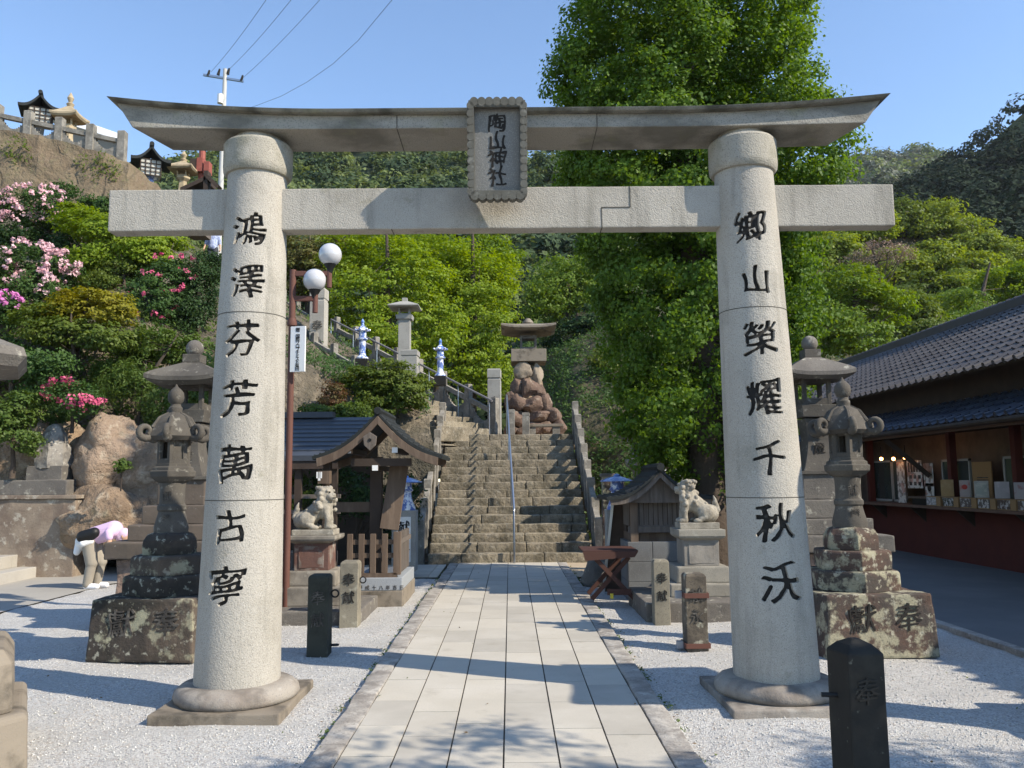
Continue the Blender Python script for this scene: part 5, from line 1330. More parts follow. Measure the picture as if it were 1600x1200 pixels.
# ================================================================== left side: house, monument, platform, rocks, terrace
def house():
    Ye, Yt = 12.4, 14.2; a, b = P(322, 713, Ye), P(489, 713, Ye); c = P(548, 652, Yt)
    t = thing("low_house", "low open-sided building with slate-blue metal roof behind the left lion", "building", (a.x, Ye, 0)); w_ = P(530, 713, Ye).x - a.x; L0 = .06
    def L(v): return (v[0] - a.x, v[1] - Ye, v[2])
    zt_ = c.z
    r = MB(); r.add([(L0, 0, a.z), (w_, 0, a.z), (w_ + .3, Yt - Ye, zt_), (L0, Yt - Ye, zt_), (L0, 0, a.z - .08), (w_, 0, a.z - .08), (w_ + .3, Yt - Ye, zt_ - .08), (L0, Yt - Ye, zt_ - .08)], [(0, 1, 2, 3), (7, 6, 5, 4), (0, 4, 5, 1), (1, 5, 6, 2), (2, 6, 7, 3), (3, 7, 4, 0)])
    r.add([(L0, 3.6, a.z), (w_, 3.6, a.z), (w_ + .3, Yt - Ye + .003, zt_), (L0, Yt - Ye + .003, zt_)], [(0, 1, 2, 3)])
    mb = M("slate_blue_metal", (.05, .055, .064), [('n', 3, .4, .7, (.05, .06, .08), .6), ('n', 14, .55, .7, (.085, .092, .105), .4)], rough=.45)
    rf = r.build("roof", mb, t)
    s = MB()
    for k in range(1, 9): f = k / 9; s.box(L0, w_ + .3 * f - .003, (Yt - Ye) * f - .012, (Yt - Ye) * f + .012, a.z + (zt_ - a.z) * f - .002, a.z + (zt_ - a.z) * f + .012)
    s.build("roof_course", mb, rf)
    MB().box(L0, P(522, 652, Yt).x - a.x, Yt - Ye - .12, Yt - Ye + .12, zt_ - .01, zt_ + .09).build("ridge_cover", mb, t)
    MB().box(L0, w_, .02, .09, a.z - .2, a.z - .085).build("eave_beam", wood_dark, t)
    for x in (L0 + .2, w_ * .34, w_ * .68, w_ - .1): MB().box(x - .05, x + .05, .1, .2, -.05, a.z - .08).build("post", wood_dark, t)
    for z in (1.25, 1.02): MB().box(L0, w_, .12, .17, z, z + .06).build("rail", wood_grey, t)
    MB().box(L0, w_, 3.3, 3.4, -.05, a.z).build("back_wall", wood_dark, t)
    MB().box(L0, w_ * .9, .5, 1.0, -.05, .42).build("stone_basin", old_stone, t, bevel=.03)
house()
brown_block = M("brown_block", (.25, .20, .15), [('n', 2.5, .42, .62, (.15, .11, .085), .8), ('n', 8, .56, .66, (.46, .42, .34), .7), ('f', 60, .56, .68, (.08, .065, .05), .4)], rough=1, bumps=[('n', 16, .6, .015)])
def monument():
    Y = 14.0; x0 = P(42, 800, Y).x; Z = lambda r: P(50, r, Y).z; X = lambda px: P(px, 800, Y).x - x0
    t = thing("stone_monument", "rough pointed memorial stone on stepped blocks below the rock face", "monument", (x0, Y, 0))
    MB().box(X(118) - 2.9, X(118), 0, 1.2, -.05, Z(780)).build("base_block", brown_block, t, bevel=.02, cut=.2, rough=.03)
    MB().box(X(118) - 2.95, X(120), -.04, 1.2, Z(780), Z(774)).build("ledge", brown_block, t, bevel=.01, cut=.2, rough=.01)
    MB().box(X(92) - 2.2, X(92), .2, 1.05, Z(775), Z(750)).build("upper_block", old_stone, t, bevel=.02, cut=.15, rough=.02)
    MB().box(X(18), X(75), .35, .85, Z(751), Z(727)).build("plinth", old_stone, t, bevel=.01, cut=.12, rough=.012)
    m = MB(); m.lathe([(.30, Z(728) - .02), (.32, Z(715)), (.26, Z(695)), (.2, Z(675)), (.13, Z(663)), (.05, Z(660))], 7, cx=X(48), cy=.6, rot=.4)
    m.build("rough_stone", M("mottled_grey_rock", (.26, .24, .21), [('n', 5, .46, .58, (.12, .11, .10), .8), ('n', 12, .56, .66, (.5, .48, .42), .7)], rough=1, bumps=[('n', 14, .8, .02)]), t, cut=.10, rough=.07, seed=3, smooth=True, ang=40)
monument()
g1, g0 = G(0, 914, -.03), G(83, 896, -.03); pa = math.atan2(g0.y - g1.y, g0.x - g1.x)
t = thing("stone_platform", "low two-step pale granite platform at the left edge", "platform", (g0.x, g0.y, -.03), pa)
MB().box(-2.6, 0, 0, 1.6, -.03, .17).build("lower_step", M("pale_granite_step", (.42, .40, .36), [('n', 3, .4, .7, (.33, .31, .28), .6), ('f', 90, .56, .7, (.22, .21, .2), .4)], bumps=[('f', 90, .3, .004)]), t, bevel=.01)
MB().box(-2.6, -.30, .32, 1.6, .17, .37).build("upper_step", granite, t, bevel=.01)
def outcrop(px, row, Y, r, label, seed, mat=None):
    c = P(px, row, Y); m = MB(); m.ball((0, 0, 0), 1, 40, 30)
    for i, v in enumerate(m.v):
        d = Vector(v); k = 1 + mn.noise(d * 1.2 + Vector((seed, 0, 0))) * .35 + mn.noise(d * 3.1 + Vector((0, seed, 0))) * .14 + mn.noise(d * 8 + Vector((0, 0, seed))) * .05
        m.v[i] = (d.x * r[0] * k, d.y * r[1] * k, d.z * r[2] * k)
    o = m.build("rock_outcrop", mat or rock_m, None, loc=c, smooth=True, ang=80); return tag(o, label, "rock", "rocks of the cliff foot")
pale_rock = M("tan_rock", (.29, .215, .155), [('n', 1.8, .42, .64, (.26, .19, .13), .7), ('n', 6, .52, .66, (.46, .39, .3), .6), ('n', 3, .62, .75, (.16, .13, .09), .6)], rough=1, bumps=[('n', 5, 1, .10), ('n', 20, .7, .02)])
outcrop(170, 715, 15.2, (.62, .8, .85), "tall sunlit tan rock under the hot pink azalea", 2.2, pale_rock)
outcrop(175, 815, 14.7, (.85, .8, .62), "sloping orange-brown rock behind the bending woman", 6.1, rock_m)
outcrop(255, 760, 15.4, (.7, .8, 1.0), "brown rock behind the left stepped lantern", 9.4, rock_m)
outcrop(40, 740, 15.4, (1.1, .6, 1.2), "dark shaded rock wall behind the pointed memorial stone", 4.4, rock_m)

def loft(name, lines, mat, sub=(10, 8), amp=.3, sc=.35, kind='structure', seed=0):
    lines = [[Vector(p) for p in l] for l in lines]; rows = []
    for i in range(len(lines) - 1):
        for k in range(sub[1] + (1 if i == len(lines) - 2 else 0)):
            f = k / sub[1]; rows.append([a.lerp(b, f) for a, b in zip(lines[i], lines[i + 1])])
    g = []
    for r_ in rows:
        o = []
        for j in range(len(r_) - 1):
            for k in range(sub[0] + (1 if j == len(r_) - 2 else 0)): o.append(r_[j].lerp(r_[j + 1], k / sub[0]))
        g.append(o)
    for r_ in g:
        for i, v in enumerate(r_):
            n_ = mn.noise_vector(v * sc + Vector((seed, 0, 0))) + .4 * mn.noise_vector(v * sc * 3); r_[i] = v + n_ * amp
    nx_ = len(g[0]); me = bpy.data.meshes.new(name)
    me.from_pydata([tuple(v) for r_ in g for v in r_], [], [(j * nx_ + i, j * nx_ + i + 1, (j + 1) * nx_ + i + 1, (j + 1) * nx_ + i) for j in range(len(g) - 1) for i in range(nx_ - 1)])
    me.materials.append(mat)
    for p in me.polygons: p.use_smooth = True
    o = link(name, me); o['kind'] = kind
    return np.array([[tuple(v) for v in r_] for r_ in g])
slope_m = M("mossy_slope", (.085, .075, .045), [('n', .8, .4, .65, (.05, .07, .025), .8), ('n', 4, .5, .7, (.17, .13, .085), .7)], rough=1, bumps=[('n', 4, 1, .15), ('n', 15, .6, .04)], rnd=False)
cliff_m = M("cliff_rock", (.17, .14, .10), [('n', .9, .42, .6, (.075, .07, .05), .85), ('n', 4, .52, .66, (.30, .25, .18), .6)], rough=1, bumps=[('n', 3, 1, .2), ('n', 12, .7, .05)], rnd=False)
def line(pxs, rows, Ys): return [P(a, b, c) if b is not None else Vector((P(a, 800, c).x, c, -.12)) for a, b, c in zip(pxs, rows, Ys)]
pxs = [-450, -150, 0, 100, 210, 330, 440, 520, 600, 668]
N10 = [None] * 10
LEFT = loft("left_hillside", [line(pxs, N10, [13.5, 14.5, 15.8, 16.2, 16.2, 16.4, 16.5, 17, 17, 17]),
    line(pxs, [640, 640, 640, 650, 660, 650, 650, 650, 670, 690], [14.5, 15.3, 16.2, 16.4, 16.4, 16.8, 16.8, 17.3, 17.4, 17.3]),
    line(pxs, [470, 490, 500, 510, 520, 530, 580, 592, 612, 648], [16, 17, 17, 17, 17, 18.5, 17.4, 18.2, 18.5, 18.0]),
    line(pxs, [270, 300, 335, 340, 345, 410, 462, 535, 575, 640], [21, 21.5, 22, 22, 22.5, 27, 27, 24.2, 22, 19.2])], cliff_m, amp=.22)
HTOP = loft("upper_terrace_ground", [line(pxs[:6], [270, 300, 335, 340, 345, 430], [21, 21.5, 22, 22, 22.5, 30]), line(pxs[:6], [262, 290, 325, 330, 330, 400], [34, 34, 34, 34, 34, 40])], slope_m, amp=.1)

# stone retaining wall and balustrade at the top left
def terrace():
    tops = [(-260, 150), (-120, 182), (3, 203), (60, 212), (120, 228), (165, 240), (201, 252)]
    Y = 23.0; m = MB(); 
    for (xa, ra), (xb, rb) in zip(tops, tops[1:]):
        a, b = P(xa, ra, Y), P(xb, rb, Y); c, d = P(xa, 345, Y - .7), P(xb, 350, Y - .7)
        vs = [a, b, d, c] + [v + Vector((0, 2.4, 0)) for v in (a, b, d, c)]
        m.add(vs, [(0, 1, 2, 3), (7, 6, 5, 4), (0, 4, 5, 1), (1, 5, 6, 2), (2, 6, 7, 3), (3, 7, 4, 0)])
    o = m.build("retaining_wall", M("old_masonry", (.175, .13, .085), [('n', 1.1, .42, .62, (.20, .16, .10), .8), ('n', 4, .54, .68, (.16, .15, .08), .6), ('n', 14, .6, .7, (.09, .075, .05), .6), ('n', 9, .58, .7, (.27, .21, .15), .6)], rough=1, bumps=[('n', 3, .9, .12), ('n', 9, .8, .05)]), cut=.35, rough=.16, smooth=True, ang=50)
    tag(o, "high weathered masonry retaining wall topped by a balustrade at the upper left", "wall")
    ends = [P(-150, 176, Y + .25), P(190, 249, Y + .25)]
    balustrade("stone_balustrade", "grey balustrade along the top of the high retaining wall, upper left", ends[0], ends[1], 7, ph=.85, pw=.22, rh=.46)
terrace()
def roof_lantern(px, rowb, rowt, Y, wpx, label, post):
    """wooden lantern with a curved little roof and latticed box"""
    u = Y / FPX; b = P(px, rowb, Y); h = P(px, rowt, Y).z - b.z; w_ = wpx * u / 2; t = thing("roofed_lantern", label, "lantern", b, rad(25), "roofed lanterns on the terrace")
    MB().lathe([(w_ * .22, -.8), (w_ * .16, 0), (w_ * .2, h * .24), (w_ * .4, h * .3)], 14).build("stem", post, t, smooth=True)
    bx = MB().box(-w_ * .45, w_ * .45, -w_ * .45, w_ * .45, h * .3, h * .66, tx=1.1, ty=1.1).build("lattice_box", M("shoji_box", (.5, .49, .44), rough=.8), t)
    g = MB()
    for k in range(5):
        f = -w_ * .5 + w_ * k / 4; g.bar((f, -w_ * .49, h * .3), (f * 1.04, -w_ * .52, h * .66), .03, .02, up=(0, 1, 0)); g.bar((w_ * .49, f, h * .3), (w_ * .52, f * 1.04, h * .66), .03, .02, up=(1, 0, 0))
        z = h * (.3 + .36 * k / 4); g.box(-w_ * .52, w_ * .52, -w_ * .53, -w_ * .5, z - .012, z + .012); g.box(w_ * .5, w_ * .53, -w_ * .52, w_ * .52, z - .012, z + .012)
    g.build("lattice", wood_dark, bx)
    r = MB(); gable_roof(r, w_ * 1.0, h * .66, h * .96, -w_ * .8, w_ * .8, h * .07, curve=1.0); r.tube([(0, -w_ * .9, h * .98), (0, w_ * .9, h * .98)], h * .05, 8)
    r.build("roof", copper_roof, t)
roof_lantern(62, 215, 153, 25, 62, "bronze-roofed lantern behind the upper balustrade, beside the ball-topped lantern", old_stone)
roof_lantern(234, 298, 232, 27, 60, "roofed lattice lantern on porcelain stem under the left end of the lintel", porc)
def top_lantern(px, rowb, rowt, Y, wpx, label, mat):
    u = Y / FPX; b = P(px, rowb, Y); h = P(px, rowt, Y).z - b.z; w_ = wpx * u / 2; t = thing("stone_lantern", label, "stone lantern", b, 0)
    MB().lathe([(w_ * .5, -1), (w_ * .4, h * .05), (w_ * .3, h * .3), (w_ * .55, h * .36), (w_ * .55, h * .4)], 6).build("shaft", mat, t)
    window_box(MB(), w_ * .36, h * .4, h * .56).build("light_chamber", mat, t)
    curved_roof(MB(), w_, w_, h * .58, h * .76, lift=h * .03, thick=h * .06, top=.15, pw=1.2).build("roof", mat, t, smooth=True, ang=30)
    MB().lathe([(w_ * .2, h * .75), (w_ * .28, h * .8), (w_ * .12, h * .83), (w_ * .24, h * .9), (w_ * .1, h * .97), (.01, h)], 12).build("finial", mat, t, smooth=True)
ts = M("tan_stone", (.42, .34, .22), [('n', 5, .45, .65, (.28, .22, .14), .7)], rough=.95)
top_lantern(106, 236, 145, 24.5, 44, "tan ball-topped stone lantern behind the upper balustrade", ts)
top_lantern(285, 305, 236, 27.5, 42, "small tan stone lantern left of the red boxes", ts)
q0, q1 = P(100, 188, 32), P(206, 226, 30)
t = thing("white_roof_hall", "long white roof running behind the upper left balustrade", "building", (q0.x, 31, q0.z)); d = q1 - q0
MB().add([(0, 0, 0), (d.x, d.y, d.z), (d.x, d.y - .3, d.z - .32), (0, -.3, -.45), (0, .6, 0), (d.x, d.y + .6, d.z), (d.x, d.y + .6, d.z - .32), (0, .6, -.45)], [(0, 1, 2, 3), (7, 6, 5, 4), (0, 4, 5, 1), (1, 5, 6, 2), (2, 6, 7, 3), (3, 7, 4, 0)]).build("roof", white_m, t)
MB().add([(.2, .2, -.4), (d.x - .1, d.y + .2, d.z - .3), (d.x - .1, d.y + .2, d.z - 2.2), (.2, .2, -2.4), (.2, .5, -.4), (d.x - .1, d.y + .5, d.z - .3), (d.x - .1, d.y + .5, d.z - 2.2), (.2, .5, -2.4)], [(0, 1, 2, 3), (7, 6, 5, 4), (0, 4, 5, 1), (1, 5, 6, 2), (2, 6, 7, 3), (3, 7, 4, 0)]).build("wall", M("grey_wall", (.3, .28, .25)), t)  # hall wall in one plain warm grey
redbox = M("faded_red_metal", (.30, .085, .06), [('n', 6, .45, .65, (.2, .06, .045), .6)], rough=.6)
t = thing("red_signal_box", "faded red metal boxes on a post near the hilltop utility pole", "equipment box", P(314, 300, 27.8)); u = 27.8 / FPX
MB().tube([(0, 0, -1), (0, 0, 68 * u)], 5 * u, 10).build("post", redbox, t, smooth=True)
MB().box(-16 * u, -1 * u, -.2, .1, 31 * u, 53 * u).build("box", wood_dark, t, bevel=.01); MB().box(-5 * u, 5 * u, -.22, .1, 31 * u, 54 * u).build("box", redbox, t, bevel=.01); MB().box(7 * u, 16 * u, -.25, .05, 27 * u, 47 * u).build("box", redbox, t, bevel=.01)
t = thing("small_dark_gable", "dark timber gable beside the red boxes", "gatehouse", P(320, 300, 26.5)); u = 26.5 / FPX
MB().add([(-40 * u, 0, 8 * u), (0, 0, 27 * u), (0, 0, 20 * u), (-40 * u, 0, 1 * u), (-40 * u, 1, 8 * u), (0, 1, 27 * u), (0, 1, 20 * u), (-40 * u, 1, 1 * u)], [(0, 1, 2, 3), (7, 6, 5, 4), (0, 4, 5, 1), (1, 5, 6, 2), (2, 6, 7, 3), (3, 7, 4, 0)]).build("roof", wood_dark, t)
MB().box(-3 * u, 4 * u, 0, .3, -1.2, 36 * u).build("post", wood_dark, t); MB().bar((3 * u, .1, 26 * u), (22 * u, .1, 8 * u), .3, .12).build("roof_slope", wood_dark, t); MB().box(-30 * u, -2 * u, .2, .8, -1.4, 8 * u).build("wall", wood_grey, t)

# ================================================================== people
skin = M("skin", (.55, .33, .22), rough=.6)
def person_bending():
    b = P(146, 906, 12.5); t = thing("person", "woman bending over in pink shirt and beige trousers with black waist bag", "person", (b.x, 12.5, -.035)); t.scale = (.95, .95, .95)
    # x to the right (towards the lantern), z up
    leg = lambda dy, dx: [('c', (-.06, dy, .72), (.03 + dx, dy, .40), .095, .065), ('c', (.03 + dx, dy, .40), (-.02 + dx, dy, .07), .062, .042)]
    body = [('s', (-.08, 0, .74), .14, (1, 1.05, .95)), ('c', (-.06, 0, .78), (.28, 0, .88), .13, .125), ('c', (.30, 0, .87), (.40, 0, .84), .055, .05), ('s', (.455, 0, .80), .088, (1, .82, 1.15)),
            ('s', (.475, 0, .70), .02), ('s', (.535, 0, .775), .017)]
    for sy in (-1, 1):
        body += leg(sy * .085, .03 * sy) + [('c', (.0 + .03 * sy - .03, sy * .09, .035), (.12 + .03 * sy, sy * .09, .03), .04, .035)]
        body += [('c', (.28, sy * .16, .86), (.32, sy * .19, .66), .045, .036), ('c', (.32, sy * .19, .66), (.44, sy * .12, .55), .034, .026), ('s', (.455, sy * .115, .54), .032, (1.2, .6, .9)), ('s', (.45, sy * .086, .80), .02, (.6, .5, 1.3))]
        for k in range(4): body.append(('c', (.475, sy * (.095 + k * .014), .535), (.51, sy * (.09 + k * .014), .50 + abs(k - 1.5) * .006), .0085, .007))
        body.append(('c', (.46, sy * .09, .55), (.49, sy * .075, .53), .009, .008))
    bd = blob("body", skin, body, t, .012, 2)
    pink = M("pink_shirt", (.66, .46, .64), rough=.9)
    blob("shirt", pink, [('c', (-.02, 0, .80), (.28, 0, .895), .142, .142), ('s', (.29, .1, .87), .085), ('s', (.29, -.1, .87), .085), ('c', (.28, -.165, .86), (.30, -.18, .79), .06, .056), ('c', (.28, .165, .86), (.30, .18, .79), .06, .056)], bd, .012, 2)
    blob("trousers", M("beige_trousers", (.30, .27, .22), [('n', 6, .4, .7, (.24, .21, .17), .6)], rough=.95), [('s', (-.08, 0, .74), .16, (1, 1.05, .95))] + [(p[0], p[1], p[2], p[3] + .018, p[4] + .028) for sy in (-1, 1) for p in leg(sy * .085, .03 * sy)], bd, .012, 2)
    blob("sun_hat", M("pale_pink_cloth", (.66, .48, .60), rough=.9), [('s', (.44, 0, .83), .10, (1.0, .9, .95)), ('s', (.40, 0, .80), .09, (1, .95, 1.1))], bd, .012, 2)
    blob("waist_bag", black_m, [('c', (-.12, -.15, .80), (.05, -.15, .86), .095, .085), ('s', (-.04, -.17, .80), .10, (1.3, .5, .7)), ('c', (.02, -.15, .88), (.12, .1, .93), .02, .02)], t, .012, 2)
    blob("white_jacket", M("white_cloth", (.75, .75, .74), rough=.95), [('s', (-.17, 0, .72), .15, (.8, 1.15, .85)), ('c', (-.2, -.05, .70), (-.24, -.08, .56), .08, .05), ('c', (.0, -.15, .73), (-.1, -.17, .70), .05, .06)], t, .012, 2)
    for sy in (-1, 1): blob("shoe", M("white_shoe", (.7, .71, .74), rough=.7), [('c', (-.03 + .03 * sy, sy * .09, .045), (.13 + .03 * sy, sy * .09, .038), .052, .045)], t, .012, 1)
person_bending()
def person_man():
    b = P(331, 426, 30); t = thing("person", "man in blue checked shirt and dark trousers coming down the upper steps", "person", b, rad(8))
    body = [('s', (0, 0, .95), .15, (1.1, .75, .9)), ('c', (0, 0, 1.0), (0, 0, 1.35), .14, .15), ('s', (0, 0, 1.38), .15, (1.35, .7, .6)), ('c', (0, 0, 1.42), (0, -.01, 1.52), .055, .052), ('s', (0, -.02, 1.62), .1, (.82, .95, 1.15)), ('s', (0, -.12, 1.61), .018), ('s', (.085, 0, 1.62), .02, (.5, .7, 1.3)), ('s', (-.085, 0, 1.62), .02, (.5, .7, 1.3))]
    for s in (-1, 1):
        fw = -.14 if s > 0 else .06
        body += [('c', (s * .1, 0, .9), (s * .11, fw * .6, .5), .09, .062), ('c', (s * .11, fw * .6, .5), (s * .11, fw, .08), .06, .042), ('c', (s * .11, fw + .02, .035), (s * .12, fw - .15, .03), .04, .035)]
        body += [('c', (s * .19, 0, 1.38), (s * .25, .02, 1.10), .05, .042), ('c', (s * .25, .02, 1.10), (s * .29, -.10, .88), .038, .03), ('s', (s * .295, -.11, .84), .038, (.6, .8, 1.2))]
        for k in range(4): body.append(('c', (s * .295, -.135 + k * .016, .81), (s * .285, -.15 + k * .017, .755), .0095, .008))
        body.append(('c', (s * .28, -.145, .84), (s * .262, -.165, .80), .01, .009))
    bd = blob("body", skin, body, t, .016, 2)
    chk = M("checked_shirt", (.30, .36, .55), [('w', 9, .35, .65, (.62, .66, .78), .7), ('v', 22, .5, .55, (.12, .16, .34), .6)], rough=.9)
    blob("shirt", chk, [('c', (0, 0, .98), (0, 0, 1.34), .17, .17), ('s', (0, 0, 1.37), .165, (1.35, .75, .62))] + [('c', (s * .19, 0, 1.38), (s * .25, .02, 1.08), .065, .058) for s in (-1, 1)], bd, .016, 2)
    blob("trousers", M("dark_trousers", (.05, .055, .07), rough=.9), [('s', (0, 0, .93), .165, (1.1, .8, .9))] + [q for s in (-1, 1) for q in (('c', (s * .1, 0, .9), (s * .11, (-.14 if s > 0 else .06) * .6, .5), .10, .075), ('c', (s * .11, (-.14 if s > 0 else .06) * .6, .5), (s * .11, (-.14 if s > 0 else .06), .08), .072, .06))], bd, .016, 2)
    blob("hair", black_m, [('s', (0, .01, 1.66), .1, (.9, 1, .95))], bd, .016, 1)
    for s in (-1, 1): blob("shoe", charcoal, [('c', (s * .11, (-.14 if s > 0 else .06) + .02, .04), (s * .12, (-.14 if s > 0 else .06) - .17, .035), .05, .042)], t, .016, 1)
person_man()
# ================================================================== foliage
def leaf_mat(name, c1, c2, tl=.35, rough=.55, c3=None):
    ly = [('a', 1, 0, 1, c2, 1.0)]
    if c3: ly.append(('n', .5, .45, .62, c3, .7))
    return M(name, c1, ly, rough=rough, spec=.25, translucent=tl, rnd=False)
def quad_mesh(name, C, Nn, size, mat, parent=None, loc=None, attr=None, kind=None, rs=None, aspect=.62, extra_mats=(), mi=None, fold=0.0):
    n = len(C); rs = rs or np.random.RandomState(1)
    Nn = Nn / np.maximum(np.linalg.norm(Nn, axis=1, keepdims=True), 1e-6)
    R_ = rs.normal(size=(n, 3)); A = np.cross(Nn, R_); A /= np.maximum(np.linalg.norm(A, axis=1, keepdims=True), 1e-6); B = np.cross(Nn, A)
    sz = (np.asarray(size) * rs.uniform(.65, 1.25, n))[:, None]
    V = np.empty((n, 4, 3)); V[:, 0] = C - A * sz * .5; V[:, 1] = C - B * sz * .5 * aspect + A * sz * .08; V[:, 2] = C + A * sz * .5; V[:, 3] = C + B * sz * .5 * aspect + A * sz * .08
    me = bpy.data.meshes.new(name); me.vertices.add(4 * n); me.vertices.foreach_set('co', V.astype(np.float32).ravel())
    me.loops.add(4 * n); me.loops.foreach_set('vertex_index', np.arange(4 * n, dtype=np.int32)); me.polygons.add(n)
    me.polygons.foreach_set('loop_start', np.arange(0, 4 * n, 4, dtype=np.int32)); me.polygons.foreach_set('loop_total', np.full(n, 4, dtype=np.int32))
    me.materials.append(mat)
    for m in extra_mats: me.materials.append(m)
    if mi is not None: me.polygons.foreach_set('material_index', mi.astype(np.int32))
    me.update(calc_edges=True)
    a = me.attributes.new('v', 'FLOAT', 'FACE'); a.data.foreach_set('value', (attr if attr is not None else rs.rand(n)).astype(np.float32))
    o = link(name, me, parent, loc)
    if kind: o['kind'] = kind
    return o
def clump_leaves(rs, cl, per, cr, flat=.6, shell=.6, up=.5, outc=None):
    """cl (N,3) clump centres -> leaf positions and normals"""
    n = len(cl) * per; c = np.repeat(cl, per, 0); d = rs.normal(size=(n, 3)); d /= np.linalg.norm(d, axis=1, keepdims=True)
    r = shell + (1 - shell) * rs.rand(n, 1); cr_ = (np.repeat(np.broadcast_to(cr, len(cl)) * rs.uniform(.6, 1.3, len(cl)), per))[:, None]
    p = c + d * r * cr_ * np.array([1, 1, flat]); nn = d * .7 + np.array([0, 0, up]) + rs.normal(size=(n, 3)) * .55
    if outc is not None: o = c - outc; nn += .6 * o / np.maximum(np.linalg.norm(o, axis=1, keepdims=True), 1e-6)
    v = np.clip(np.repeat(rs.rand(len(cl)), per) * .6 + rs.rand(n) * .4, 0, 1)
    return p, nn, v
def blobs_clumps(rs, blobs, n, inner=.45):
    """clump centres spread through ellipsoids"""
    vol = np.array([b[3] * b[4] * b[5] for b in blobs]) ** .67; vol /= vol.sum(); k = rs.choice(len(blobs), n, p=vol); B = np.array(blobs)[k]
    d = rs.normal(size=(n, 3)); d /= np.linalg.norm(d, axis=1, keepdims=True); r = (inner ** 2 + (1 - inner ** 2) * rs.rand(n, 1)) ** .5
    return B[:, :3] + d * r * B[:, 3:6]
bark = M("bark", (.085, .065, .05), [('n', 6, .4, .7, (.05, .04, .03), .7, (1, 1, .2))], rough=1, bumps=[('n', 12, .8, .03)])
bark_grey = M("grey_bark", (.16, .14, .12), [('n', 6, .4, .7, (.09, .08, .065), .7, (1, 1, .2))], rough=1, bumps=[('n', 12, .8, .03)])
def limbs(parent, base, top, r, targets, mat=bark, seed=1):
    rng = random.Random(seed); mb = MB(); base, top = Vector(base), Vector(top)
    pts = [base.lerp(top, f) + Vector((rng.uniform(-1, 1), rng.uniform(-1, 1), 0)) * r * .5 * (0 < f < 1) for f in (0, .2, .4, .6, .8, 1)]
    mb.tube(pts, [r * 1.35, r, r * .85, r * .7, r * .5, r * .25], 10)
    for t in targets:
        t = Vector(t); f = rng.uniform(.3, .85); s = base.lerp(top, f); m = s.lerp(t, .5) + Vector((0, 0, -.08 * (t - s).length))
        rr = r * .4 * (1.1 - f); mb.tube([s, m, t], [rr, rr * .65, rr * .2], 6)
    return mb.build("trunk", mat, parent, smooth=True, ang=60)
def tree(name, label, base, blobs, nclump, per, cr, lsize, mat, rs_seed, flat=.55, trunk_r=.12, top=None, group=None, up=.5, inner=.45, bmat=bark, aspect=.62, cat="tree", lname="crown"):
    rs = np.random.RandomState(rs_seed); base = Vector(base); t = thing(name, label, cat, base, 0, group); b = np.array(tuple(base))
    bl = [tuple(np.array(q[:3]) - b) + tuple(q[3:]) for q in blobs]
    cl = blobs_clumps(rs, bl, nclump, inner); cen = np.array(bl)[:, :3].mean(0)
    p, nn, v = clump_leaves(rs, cl, per, cr, flat, .35, up, cen)
    quad_mesh(lname, p, nn, lsize, mat, t, attr=v, rs=rs, aspect=aspect)
    zt = max(q[2] + q[5] * .5 for q in bl); topp = (np.average([q[0] for q in bl]), np.average([q[1] for q in bl]), zt) if top is None else tuple(Vector(top) - base)
    limbs(t, (0, 0, -.3), topp, trunk_r, [tuple(cl[i]) for i in rs.choice(len(cl), min(len(cl), 14), replace=False)], bmat, rs_seed)
    return t
def B(px, row, Y, rx, rz, ry=None):
    """blob from photo pixels: centre px,row at depth Y, radii in pixels"""
    c = P(px, row, Y); k = Y / FPX; return (c.x, c.y, c.z, rx * k, (ry if ry else (rx + rz) / 2) * k, rz * k)

L_gink = leaf_mat("ginkgo_leaf", (.075, .14, .022), (.13, .215, .03), .42)
L_maple = leaf_mat("maple_leaf_bright", (.155, .235, .018), (.235, .31, .028), .45)
L_maple2 = leaf_mat("maple_leaf_green", (.095, .165, .02), (.165, .235, .028), .4)
L_olive = leaf_mat("maple_leaf_olive", (.08, .125, .02), (.14, .18, .03), .38)
L_yell = leaf_mat("leaf_yellow_green", (.20, .20, .02), (.30, .27, .025), .4)
L_brown = leaf_mat("leaf_bronze", (.13, .10, .03), (.10, .13, .03), .35)
L_dark = leaf_mat("leaf_dark", (.022, .05, .015), (.045, .085, .02), .2)
L_mid = leaf_mat("leaf_mid", (.04, .085, .02), (.07, .13, .028), .3)
L_fern = leaf_mat("fern_leaf", (.06, .11, .02), (.12, .17, .035), .35)
L_far = leaf_mat("forest_leaf", (.09, .13, .04), (.20, .24, .07), .35, c3=(.075, .10, .045))
L_fard = leaf_mat("forest_leaf_dark", (.035, .06, .028), (.06, .09, .04), .2, rough=.9)
L_shade = leaf_mat("leaf_baked_shade", (.014, .026, .012), (.028, .045, .02), .1, rough=.95)  # shade of the slope facing away from the sun, put into the leaf colour
L_dome = leaf_mat("grove_leaf", (.15, .205, .03), (.22, .275, .04), .42)
L_dist = leaf_mat("distant_forest", (.07, .085, .055), (.13, .14, .09), .2)

